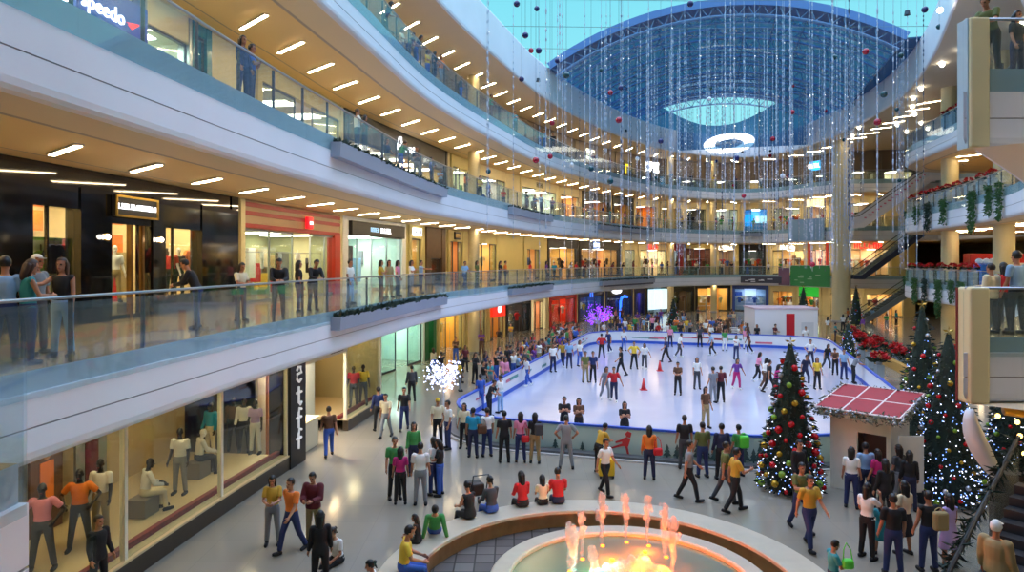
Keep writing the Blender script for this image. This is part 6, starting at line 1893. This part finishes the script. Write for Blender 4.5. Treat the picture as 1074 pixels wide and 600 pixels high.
# -- group right of the near shop
pg = 'in group behind bench'
G(414, 523, 200, 'stand', False, 'green', 'black', h=1.75, place=pg)
G(420, 529, 10, 'stand', True, 'magenta', 'black', h=1.58, place=pg)
G(441, 530, 5, 'stand', False, 'white', 'grey', h=1.72, place=pg)
G(434, 498, 190, 'stand', True, 'green', 'navy', h=1.66, sleeve='long', place=pg)
G(455, 519, 60, 'stand', True, 'white', 'dark blue', h=1.66, place=pg)
G(462, 520, 80, 'hold_front', True, 'black', 'blue', h=1.62, place=pg)
pw_ = 'walking near the shoe shop'
G(405, 459, 170, 'walk', False, 'cream', 'grey', h=1.72, place=pw_)
G(397, 452, 30, 'stand', False, 'dark blue', 'black', h=1.74, place=pw_, sleeve='long')
G(424, 451, 185, 'walk', False, 'black', 'dark blue', h=1.75, place=pw_)
G(432, 421, 20, 'stand', False, 'dark grey', 'black', h=1.72, place=pw_, sleeve='long')
pc = 'at near corner of ice'
G(459, 467, 200, 'stand', False, 'cream', 'black', h=1.72, hair='cap', haircol='yellow cap', place=pc)
G(470, 471, 120, 'stand', False, 'white', 'dark blue', h=1.74, place=pc)
G(487, 470, 170, 'stand', True, 'cream', 'black', h=1.62, place=pc)
G(496, 480, 350, 'stand', False, 'turquoise', 'navy', h=1.7, place=pc)
G(511, 479, 20, 'stand', False, 'white', 'dark blue', h=1.68, place=pc)
pb_ = 'outside front ice barrier'
G(529, 485, 10, 'stand', False, 'black', 'black', h=1.72, place=pb_)
G(546, 485, 0, 'stand', True, 'pink', 'dark blue', h=1.68, place=pb_)
G(561, 486, 350, 'stand', True, 'black', 'khaki', h=1.68, place=pb_)
G(594, 492, 0, 'hands_hips', False, 'grey', 'grey', h=1.74, place=pb_, sleeve='short')
G(681, 503, 350, 'stand', True, 'orange', 'navy', h=1.66, place=pb_, sleeve='long')
G(718, 492, 355, 'stand', False, 'black', 'dark grey', h=1.74, place=pb_)
G(737, 501, 10, 'stand', False, 'olive', 'dark blue', h=1.72, place=pb_)
G(757, 503, 0, 'stand', False, 'navy', 'black', h=1.72, place=pb_, sleeve='long')
G(775, 500, 20, 'stand', False, 'green', 'dark blue', h=1.62, place=pb_)
pf = 'walking behind the fountain'
G(634, 519, 220, 'walk', False, 'white', 'black', h=1.66, place=pf)
G(628, 496, 300, 'lean_rail', False, 'mustard', 'black', h=1.6, place='bending over yellow bin')
G(721, 525, 260, 'walk', False, 'grey', 'black', h=1.72, place=pf)
G(769, 537, 275, 'walk_arm', False, 'mustard', 'black', h=1.74, place=pf)
G(759, 527, 265, 'walk', False, 'olive', 'dark grey', h=1.72, place=pf)
G(848, 575, 190, 'walk', False, 'mustard', 'dark blue', h=1.76, place='walking right of the fountain')
G(839, 556, 185, 'walk_arm', False, 'olive', 'dark blue', h=1.74, place='walking right of the fountain')
G(838, 528, 200, 'stand', False, 'black', 'black', h=1.76, place='beside nearest Christmas tree', sleeve='long')
G(873, 640, 270, 'hold_front', False, 'teal', 'navy', h=1.35, place='child right of fountain')
pk = 'in the queue before the kiosk'
G(893, 533, 330, 'stand', True, 'white', 'dark blue', h=1.66, place=pk)
G(908, 528, 0, 'stand', False, 'light blue', 'navy', h=1.68, place=pk)
G(921, 532, 10, 'stand', True, 'magenta', 'black', h=1.58, place=pk)
G(929, 552, 0, 'stand', True, 'black', 'black', h=1.70, sleeve='long', place=pk)
G(943, 531, 20, 'stand', True, 'dark grey', 'grey', h=1.68, place=pk)
G(954, 536, 340, 'stand', True, 'black', 'navy', h=1.62, place=pk, sleeve='long')
G(909, 586, 300, 'phone', True, 'white', 'black', h=1.70, place=pk)
G(924, 582, 330, 'stand', True, 'teal', 'teal', h=1.25, legs='dress', place=pk, extra='a child')
G(949, 582, 20, 'stand', True, 'cream', 'black', h=1.68, place=pk, legs='skirt')
G(937, 604, 350, 'stand', False, 'black', 'dark blue', h=1.74, place=pk)
G(974, 600, 0, 'stand', False, 'black', 'dark blue', h=1.74, place='standing right of the kiosk queue', sleeve='tank')
G(996, 596, 15, 'stand', True, 'lilac', 'lilac', h=1.62, legs='dress', sleeve='tank', place='before bright Christmas tree')
# -- skaters
ps = 'skating on the ice'
for a in ((644, 421, 170, 'skate', False, 'red', 'navy'), (634, 419, 200, 'skate', True, 'grey', 'grey'), (614, 401, 190, 'stand', False, 'olive', 'khaki'), (622, 401, 170, 'stand', False, 'dark blue', 'black'),
          (652, 394, 90, 'walk', False, 'black', 'black'), (665, 387, 180, 'hands_hips', False, 'yellow', 'black'), (676, 387, 170, 'skate', True, 'white', 'dark grey'), (631, 376, 0, 'hands_hips', False, 'red', 'black'),
          (711, 414, 160, 'hold_front', True, 'brown', 'black'), (731, 408, 180, 'stand', True, 'white', 'dark grey'), (748, 423, 20, 'stand', False, 'grey', 'grey'), (756, 422, 340, 'stand', False, 'maroon', 'black'),
          (772, 408, 180, 'skate', True, 'purple', 'magenta'), (699, 380, 90, 'walk', False, 'dark blue', 'black'), (711, 375, 270, 'skate', False, 'white', 'dark grey'), (703, 364, 180, 'stand', True, 'pink', 'navy'),
          (748, 373, 90, 'skate', False, 'light blue', 'black'), (772, 377, 180, 'reach', True, 'white', 'dark blue'), (793, 400, 270, 'skate', True, 'pink', 'black'), (800, 408, 280, 'skate', True, 'white', 'brown'),
          (806, 412, 270, 'walk', False, 'black', 'black'), (812, 417, 270, 'skate', True, 'magenta', 'black'), (740, 449, 200, 'stand', True, 'brown', 'khaki'), (640, 370, 120, 'skate', False, 'dark blue', 'navy'),
          (654, 368, 200, 'stand', True, 'white', 'blue'), (734, 364, 180, 'stand', False, 'dark grey', 'black'), (760, 368, 180, 'stand', True, 'green', 'white'), (782, 366, 180, 'stand', True, 'pink', 'white'),
          (555, 405, 120, 'skate', True, 'white', 'blue'), (580, 390, 200, 'stand', False, 'white', 'navy'), (591, 385, 150, 'skate', False, 'mustard', 'navy'), (597, 386, 180, 'stand', False, 'light blue', 'navy'),
          (608, 384, 210, 'stand', True, 'white', 'blue'), (843, 404, 200, 'skate', False, 'navy', 'navy'), (857, 408, 180, 'stand', True, 'yellow', 'black'), (850, 384, 170, 'hands_hips', False, 'white', 'navy'),
          (866, 388, 200, 'skate', True, 'black', 'dark grey'), (876, 393, 150, 'lean_rail', True, 'brown', 'black'), (885, 398, 180, 'stand', False, 'light blue', 'dark blue'), (895, 402, 250, 'lean_rail', False, 'grey', 'black'),
          (802, 361, 180, 'stand', False, 'navy', 'blue'), (794, 362, 160, 'stand', True, 'black', 'navy'), (845, 366, 180, 'stand', False, 'white', 'blue'), (787, 371, 90, 'skate', True, 'maroon', 'black'),
          (513, 437, 240, 'lean_rail', True, 'black', 'black'), (525, 433, 60, 'stand', True, 'white', 'light blue'), (504, 431, 20, 'stand', True, 'blue', 'blue')):
    px, py, hd, po, fe, sh, tr = a
    G(px, py, hd, po, fe, sh, tr, z=.03, place=ps, h=1.66 if fe else 1.72, hair='bun' if fe and px % 3 == 0 else None)
for px, py, sh, fe in ((592, 462, 'black', False), (607, 464, 'brown', True), (655, 469, 'black', True)):
    G(px, py-1, 180, 'stand_crossed', fe, sh, 'black', z=.03, place='leaning inside front barrier', h=1.62)
# -- crowds
rnd = random.Random(99)
SH = ['white', 'white', 'red', 'black', 'black', 'navy', 'blue', 'grey', 'pink', 'yellow', 'green', 'purple', 'maroon', 'brown', 'cream', 'light blue', 'dark grey', 'orange', 'teal']
TR = ['dark blue', 'black', 'black', 'blue', 'grey', 'khaki', 'navy', 'brown']
def rp(): return rnd.choice(['stand', 'stand', 'walk', 'hold_front', 'stand_crossed', 'hands_hips', 'reach', 'walk_arm', 'phone'])
def rperson(x, y, z, hd, place, pose=None, **k):
    fe = rnd.random() < .48
    person(x, y, z, hd, pose or rp(), fe, rnd.choice(SH), rnd.choice(TR), h=rnd.uniform(1.55, 1.8), skin=rnd.choice((0, 0, 1, 2)), place=place, hair=rnd.choice(('long', 'bun', 'long')) if fe else 'short', haircol=rnd.choice(('black', 'black', 'brown')), sleeve=rnd.choice(('short', 'short', 'long')), **k)
USED = []
def free(x, y, r=.5):
    for a, b in USED:
        if (a-x)**2+(b-y)**2 < r*r: return False
    USED.append((x, y)); return True
# left bank of the rink, two or three deep
n = 0
while n < 58:
    u = 33 + (56.5-33)*rnd.random()**.9; v = -10.8 - .55 - abs(rnd.gauss(0, 1.1))
    q = uv(u, v)
    if not free(q.x, q.y, .5): continue
    s_, best = 0, 0
    rperson(q.x, q.y, 0, -math.degrees(math.atan2(VA.x, VA.y)) + rnd.uniform(-35, 35), 'in crowd left of ice'); n += 1
# far bank and terrace
n = 0
while n < 62:
    u = 58.7 + rnd.random()**1.6*22; v = rnd.uniform(-12, 4.5)
    q = uv(u, v)
    if q.y > 83 or q.x < 8 - 0 or not free(q.x, q.y, .6): continue
    rperson(q.x, q.y, 0, 180+rnd.uniform(-60, 60), 'in crowd beyond the ice'); n += 1
# walking ground floor in front of the left shops, right walk
for px, py, hd in ((488, 390, 200), (463, 400, 20), (505, 372, 180), (523, 366, 200), (536, 360, 160), (478, 381, 170), (455, 392, 30)):
    x, y, z = gp(px, py); 
    if free(x, y): rperson(x, y, 0, hd, 'before amber lit shops')
for px, py in ((868, 352), (876, 358), (884, 348), (905, 350), (930, 346), (890, 340), (915, 338), (940, 342)):
    x, y, z = gp(px, py)
    if free(x, y): rperson(x, y, 0, rnd.uniform(0, 360), 'on walk right of ice')
# -- second level
def gal(L, px, off, hd, pose, fem, shirt, trou, **k):
    s = P1.s_at_px(px); p, tg, no = P1.at(s); q = p + no*off
    # keep px: shift along the gallery so that it projects at px
    for _ in range(6):
        e = px - px_of(q.x, q.y); s += e*q.y/F*1.2/max(.25, abs(tg.x - tg.y*q.x/q.y)); p, tg, no = P1.at(s); q = p + no*off
    base = math.degrees(math.atan2(no.x, -no.y))   # facing the void
    return person(q.x, q.y, ZF[L], base+hd, pose, fem, shirt, trou, **k)
p2 = 'at far left railing'
gal(2, 5, .8, 120, 'stand', False, 'light blue', 'dark blue', h=1.7, place=p2)
gal(2, 28, .55, 60, 'hold_front', True, 'teal', 'dark blue', h=1.66, place=p2, sleeve='tank', haircol='brown')
gal(2, 38, 1.3, 0, 'stand', False, 'grey', 'dark grey', h=1.74, hair='cap', haircol='white cap', place=p2)
gal(2, 66, .6, -80, 'reach', True, 'black', 'light blue', h=1.68, place=p2, sleeve='tank', haircol='brown')
pr = 'by second level railing'
gal(2, 207, 1.0, 200, 'lean_rail', False, 'black', 'dark blue', h=1.74, place=pr, sleeve='long')
gal(2, 252, 1.0, -20, 'hold_front', True, 'cream', 'navy', h=1.6, place=pr)
gal(2, 292, .5, -60, 'lean_rail', False, 'black', 'black', h=1.78, place=pr, sleeve='long')
gal(2, 313, .9, 30, 'stand', True, 'black', 'dark blue', h=1.66, place=pr)
gal(2, 328, .7, -40, 'lean_rail', False, 'black', 'dark grey', h=1.76, place=pr, sleeve='long')
for px, sh, tr, fe in ((367, 'white', 'light blue', False), (399, 'mustard', 'black', True), (408, 'khaki', 'khaki', True), (417, 'pink', 'dark grey', True), (431, 'white', 'grey', True), (441, 'light blue', 'dark blue', False), (487, 'light blue', 'dark blue', False), (500, 'olive', 'olive', True), (524, 'black', 'brown', True), (530, 'orange', 'black', False), (556, 'red', 'grey', True), (573, 'purple', 'dark grey', True)):
    gal(2, px, .8, rnd.uniform(-40, 40), rp(), fe, sh, tr, h=1.7, place='on second level gallery')
def crowd(L, pxs, place, off=(.45, 2.2)):
    for px in pxs:
        fe = rnd.random() < .5
        gal(L, px, rnd.uniform(*off), rnd.uniform(-60, 60), rnd.choice(('stand', 'hold_front', 'stand_crossed', 'walk', 'lean_rail')), fe, rnd.choice(SH), rnd.choice(TR), h=rnd.uniform(1.58, 1.8), place=place, haircol=rnd.choice(('black', 'brown')))
crowd(2, [581, 588, 597, 604, 612, 618, 626, 634, 641, 652, 664, 675, 684, 694, 700, 709, 718, 730, 742, 757, 768, 784, 797, 806, 818], 'at far second level railing')
gal(3, 254, .5, -10, 'stand', True, 'dark blue', 'dark blue', h=1.70, place='at upper left railing', sleeve='long')
gal(3, 263, .55, 15, 'stand_crossed', False, 'blue', 'dark blue', h=1.66, place='at upper left railing')
crowd(3, [374, 382, 405, 420, 437, 452, 462, 488, 503, 512, 528, 552, 561, 567, 579, 590, 601, 612, 622, 640, 655, 668, 681, 697, 715, 733, 752, 770, 790, 812], 'at third level railing')
crowd(4, [404, 421, 428, 436, 448, 455, 462, 483, 515, 540, 566, 571, 580, 622, 640, 660, 682, 704, 725, 747, 772, 798, 826, 850], 'at top level railing', (.35, .9))
# -- right front balconies
def rb(L, px, y, hd, pose, fem, sh, tr, **k):
    return person((px-537)/F*y, y, ZF[L], hd, pose, fem, sh, tr, **k)
rb(3, 1040, 15.5, 120, 'lean_rail', False, 'olive', 'black', h=1.74, place='leaning on upper right balcony')
rb(3, 1066, 16.2, 200, 'stand', True, 'black', 'navy', h=1.66, place='on upper right balcony')
rb(2, 1040, 15.8, 20, 'stand', False, 'cream', 'dark grey', h=1.58, sleeve='jacket', place='on lower right balcony')
rb(2, 1053, 16.3, 0, 'stand', True, 'red', 'black', h=1.6, place='on lower right balcony', sleeve='long')
rb(2, 1067, 15.6, 10, 'stand', False, 'light blue', 'black', h=1.86, place='on lower right balcony')
# -- mannequins
M_MANB = mat('mannequin_black', (26, 22, 22), .35); M_MANW = mat('mannequin_white', (226, 222, 214), .4)
def mann(px, py, turn, pose, fem, shirt, trou, sm, label, sleeve='short', h=1.78, z=.47, group='mannequins in the display window'):
    p = on_z(px, py, z)
    o = person(p.x, p.y, z, 180+turn, pose, fem, shirt, trou, hair='none', sleeve=sleeve, h=h, skin=sm, cat='mannequin', nm='mannequin')
    tag(o, label, 'mannequin', group)
mann(45, 598, 15, 'hands_hips', False, 'pink', 'dark grey', M_MANB, 'black mannequin in a pink shirt at the left of the display window')
mann(84, 577, 15, 'hands_hips', False, 'orange', 'dark grey', M_MANB, 'black mannequin in an orange red shirt, hands on hips')
mann(106, 563, 0, 'stand', False, 'white', 'khaki', M_MANB, 'black mannequin in a white shirt behind the orange shirted one')
mann(189, 518, 0, 'stand', False, 'white', 'grey', M_MANB, 'black mannequin in a white shirt before the maroon picture')
mann(221, 480, -20, 'stand', False, 'turquoise', 'cream', M_MANB, 'black mannequin in a turquoise shirt', 'long')
mann(245, 472, 20, 'stand', False, 'brown', 'black', M_MANB, 'mannequin in a brown top and black trousers', sleeve='long')
mann(256, 474, 10, 'stand', False, 'white', 'black', M_MANB, 'black mannequin in a white top beside the brown one', sleeve='long')
mann(268, 476, 0, 'stand', True, 'lilac', 'white', M_MANB, 'mannequin in a lilac shirt and white trousers')
mann(371, 427, 0, 'stand', False, 'red', 'dark grey', M_MANB, 'mannequin in a red and white shirt in the second window', group='mannequins in the second window')
mann(381, 425, 10, 'stand', False, 'yellow', 'dark grey', M_MANB, 'mannequin in a yellow shirt in the second window', group='mannequins in the second window')
# seated mannequins on display blocks
for px, sh, tr, lab in ((150, 'white', 'cream', 'seated mannequin in a white shirt and cream trousers'), (207, 'white', 'black', 'white seated mannequin on a grey block')):
    c = on_z(px, 540 if px == 150 else 500, .47); q, tg, no = PN.at(PN.s_at_px(px))
    bl = thing('display_block', 'grey display block under the %s mannequin' % ('cream trousered' if px == 150 else 'white seated'), 'block', (c.x, c.y, .47), math.atan2(tg.y, tg.x))
    mobj('block_body', bbox(-.3, .3, -.25, .25, 0, .46, .02), mat('block_grey', (130, 124, 112), .5), bl)
    base = math.degrees(math.atan2(no.x, -no.y))
    o = person(c.x, c.y, .93, base+50, 'sit', False, sh, tr, hair='none', sleeve='long', h=1.74, skin=M_MANB if px == 150 else M_MANW, cat='mannequin', nm='mannequin'); tag(o, lab, 'mannequin', 'mannequins in the display window')
# mannequins in the black shop
for i, (px, y, sh, tr) in enumerate(((120, 1.6, 'white', 'khaki'), (183, 1.1, 'red', 'black'), (189, 1.5, 'black', 'black'))):
    q = BLACKSHOP @ V((BLX[px], y, .35))
    bb = thing('display_block', 'low block under the %s mannequin in the black shop' % sh, 'block', q-V((0, 0, .35)), BLACKSHOP.to_euler().z)
    mobj('block_body', bbox(-.35, .35, -.35, .35, 0, .35, .02), mat('block_grey', (130, 124, 112), .5), bb)
    o = person(q.x, q.y, q.z, -130, 'stand', False, sh, tr, hair='none', h=1.8, skin=M_MANW, cat='mannequin', nm='mannequin'); tag(o, 'mannequin in a %s top inside the black stone shop' % sh, 'mannequin', 'mannequins in the black shop')

# -- unique labels: say which one by its place where the clothes do not
by = {}
for o in PEOPLE: by.setdefault(o['label'], []).append(o)
for lab, os_ in by.items():
    if len(os_) > 1:
        os_.sort(key=lambda o: px_of(o.location.x, o.location.y))
        for i, o in enumerate(os_): o['label'] = lab + ', %s from left' % ORD[i]
for o in PEOPLE:
    w = o['label'].split()
    if len(w) > 16: o['label'] = ' '.join(w)

# ------------------------------------------------------------------ carried and standing small things
def strap_bag(px, py, hz, m, label, w=.28, h=.24, z=0.0, dy=-.16):
    p = on_z(px, py, z)
    t = thing('shoulder_bag', label, 'bag', (p.x, p.y+dy, z+hz))
    mobj('bag_body', bbox(-w/2, w/2, -.08, .08, 0, h, .06), m, t)
    mobj('strap', polytube(BM(), [(-w*.4, 0, h*.9), (-w*.3, .03, h+max(.03, .6*(1.38-hz-h))), (0, .06, h+max(.06, 1.38-hz-h)), (w*.3, .03, h+max(.03, .6*(1.38-hz-h))), (w*.4, 0, h*.9)], .012, 6), m, t)
strap_bag(551, 485, .72, cmat('red'), 'red bag worn by the pink topped watcher at the front barrier')
strap_bag(565, 486, 1.0, cmat('dark grey'), 'dark backpack on the khaki trousered watcher', .3, .4, 0, -.2)
strap_bag(506, 479, .85, cmat('brown'), 'brown shoulder bag beside the white shirted person at the corner', .34, .3)
strap_bag(689, 503, .8, cmat('red'), 'dark red handbag beside the orange topped watcher')
strap_bag(980, 600, 1.0, cmat('khaki'), 'khaki backpack on the sleeveless person right of the kiosk', .32, .42, 0, -.22)
strap_bag(779, 500, .95, mat('bright_green_bag', (90, 214, 60), .5), 'bright green bag before the front barrier', .3, .4)
strap_bag(884, 640, .9, mat('bright_green_bag', (90, 214, 60), .5), 'bright green toy bag held by the child near the lower edge', .22, .2, 0, -.2)
# yellow cleaning bin
p = on_z(631, 497, 0)
t = thing('cleaning_bin', 'yellow wheeled cleaning bin before the red skater on the barrier', 'bin', (p.x+.1, p.y-.35, 0))
mobj('bin_body', bbox(-.25, .25, -.2, .2, .08, .62, .04), mat('bin_yellow', (222, 180, 30), .5), t)
mobj('bin_handle', polytube(BM(), [(-.2, .2, .6), (-.2, .26, .9), (.2, .26, .9), (.2, .2, .6)], .018, 6), M_MBLACK, t)
for x in (-.2, .2):
    for y in (-.15, .15): mobj('wheel', tube(BM(), (x-.02, y, .05), (x+.02, y, .05), .05, None, 12), M_MBLACK, t)
# stroller by the bench
t = thing('stroller', 'black stroller standing behind the fountain bench', 'stroller', (-1.0, 18.95, 0), .4)
mobj('stroller_seat', bbox(-.2, .2, -.2, .25, .4, .75, .06), M_MBLACK, t)
mobj('push_handle', polytube(BM(), [(-.22, -.2, .5), (-.22, -.4, 1.05), (.22, -.4, 1.05), (.22, -.2, .5)], .02, 6), M_MBLACK, t)
mobj('stroller_frame', polytube(polytube(BM(), [(-.22, -.2, .5), (-.22, .35, .1)], .015, 6), [(.22, -.2, .5), (.22, .35, .1)], .015, 6), M_DSTEEL, t)
for x in (-.22, .22):
    for y in (-.25, .35):
        mobj('wheel', tube(BM(), (x-.02, y, .1), (x+.02, y, .1), .1, None, 14), M_MBLACK, t)
    mobj('rear_strut', tube(BM(), (x, -.2, .5), (x, -.25, .1), .015, None, 6), M_DSTEEL, t)
# terrace tables beyond the ice
rnd = random.Random(12)
tm = tube(BM(), (0, 0, .70), (0, 0, .74), .42, None, 16); tme = bpy.data.meshes.new('cafe_table'); tm.to_mesh(tme); tm.free(); tme.materials.append(mat('table_top_white', (206, 206, 206), .4))
lm_ = tube(tube(BM(), (0, 0, 0), (0, 0, .70), .035, None, 8), (0, 0, 0), (0, 0, .03), .26, None, 14); lme = bpy.data.meshes.new('table_base'); lm_.to_mesh(lme); lm_.free(); lme.materials.append(M_DSTEEL)
n = 0
while n < 14:
    q = uv(rnd.uniform(62, 80), rnd.uniform(-9, 3))
    if q.y > 82 or not free(q.x, q.y, .9): continue
    o = link(bpy.data.objects.new('cafe_table', tme)); o.location = (q.x, q.y, 0); link(bpy.data.objects.new('table_base', lme), o)
    tag(o, 'small round cafe table on the terrace beyond the ice', 'table', 'terrace cafe tables'); n += 1
# near right corner: garlanded escalator, gold lit display, person with a white cap
t = thing('escalator', 'near escalator with a black handrail wrapped in fir garland at lower right', 'escalator', (7.3, 10.9, 0), math.radians(38))
bm = BM()
for i in range(14): box(bm, .3*i, .3*(i+1), -.5, .5, max(0, .17*(i+1)-.35), .17*(i+1))
mobj('steps', bm, M_STEP, t)
for s in (-1, 1):
    bm = BM(); v = [(-.5, 0), (4.4, 0), (4.4, 3.2), (-.1, 1.0), (-.5, .85)]
    f0 = [bm.verts.new((a, s*.56-.012, b)) for a, b in v]; f1 = [bm.verts.new((a, s*.56+.012, b)) for a, b in v]
    bm.faces.new(f0); bm.faces.new(f1[::-1])
    for i in range(5): bm.faces.new((f0[i], f0[(i+1) % 5], f1[(i+1) % 5], f1[i]))
    bmesh.ops.recalc_face_normals(bm, faces=bm.faces)
    mobj('balustrade_panel', bm, M_BALGLASS, t)
    mobj('handrail', polytube(BM(), [(-.55, s*.56, .5), (-.5, s*.56, .9), (-.1, s*.56, 1.06), (4.4, s*.56, 3.25)], .045, 8), M_MBLACK, t)
bm = BM(); rnd = random.Random(14)
for _ in range(420):
    f = rnd.random(); c = V((-.5+4.9*f, .6, .95+2.3*f*.98))
    leaf(bm, c, V((rnd.uniform(-1, 1), rnd.uniform(-.6, 1), rnd.uniform(-1.3, .4))), rnd.uniform(.15, .34), .12, 0, rnd)
mobj('fir_garland', bm, M_FIR, t)
q = t.matrix_world
c_, s_ = math.cos(math.radians(38)), math.sin(math.radians(38))
person(7.3+c_*1.2, 10.9+s_*1.2, .68, -60, 'stand', False, 'khaki', 'dark grey', hair='cap', haircol='white cap', sleeve='jacket', h=1.72, place='riding the near escalator at lower right')
PEOPLE[-1]['label'] = 'white capped person in khaki jacket riding the near escalator at lower right'
# gold lit curved stand
t = thing('sleigh_display', 'white curved display with gold lamps beside the near escalator', 'display', (11.25, 15.4, 0), math.radians(-20))
bm = BM()
sec = []
for i in range(10):
    a = i/9; z = 1.95 + 1.5*a; x = -.25 - .55*math.sin(a*PI*.5); w_ = .16*math.sin(PI*(.12+.8*a))+.05
    sec.append(ringpts(V((x, 0, z)), w_, .3*math.sin(PI*(.15+.75*a))+.04, V((1, 0, .3)).normalized(), V((0, 1, 0)), 14))
skinrings(bm, sec)
mobj('curved_panel', bm, mat('sleigh_white', (220, 220, 224), .4), t, True)
bm = BM()
sec = [ringpts(V((-.1+1.1*math.sin(a*.35), .1, 3.35+.12*math.cos(a*.35*2))), .10, .2, V((0, 0, 1)), V((0, 1, 0)), 12) for a in range(5)]
skinrings(bm, sec); mobj('canopy', bm, mat('sleigh_gold', (206, 160, 60), .3, .6), t, True)
mobj('stand_post', bbox(-.35, .6, -.2, .3, 0, 2.1, .05), mat('sleigh_brown', (70, 56, 44), .6), t)
bm = BM()
for x, y, z in ((-.3, -.2, 3.4), (.05, -.25, 3.3), (.35, -.2, 3.25), (.1, -.25, 3.0), (.45, -.2, 2.85), (.2, -.2, 2.6)): ball(bm, (x, y, z), .055, 8, 6)
mobj('gold_lamps', bm, mat('gold_lamp', (255, 206, 110), .5, emit=4), t, True)
bm = BM(); rnd = random.Random(15)
for _ in range(300): leaf(bm, (rnd.uniform(.1, .6), rnd.uniform(-.3, .1), rnd.uniform(1.9, 2.6)), V((rnd.uniform(-1, 1), rnd.uniform(-1, .5), rnd.uniform(-.6, 1))), rnd.uniform(.1, .25), .3, 0, rnd)
mobj('fir_branches', bm, M_FIR, t)
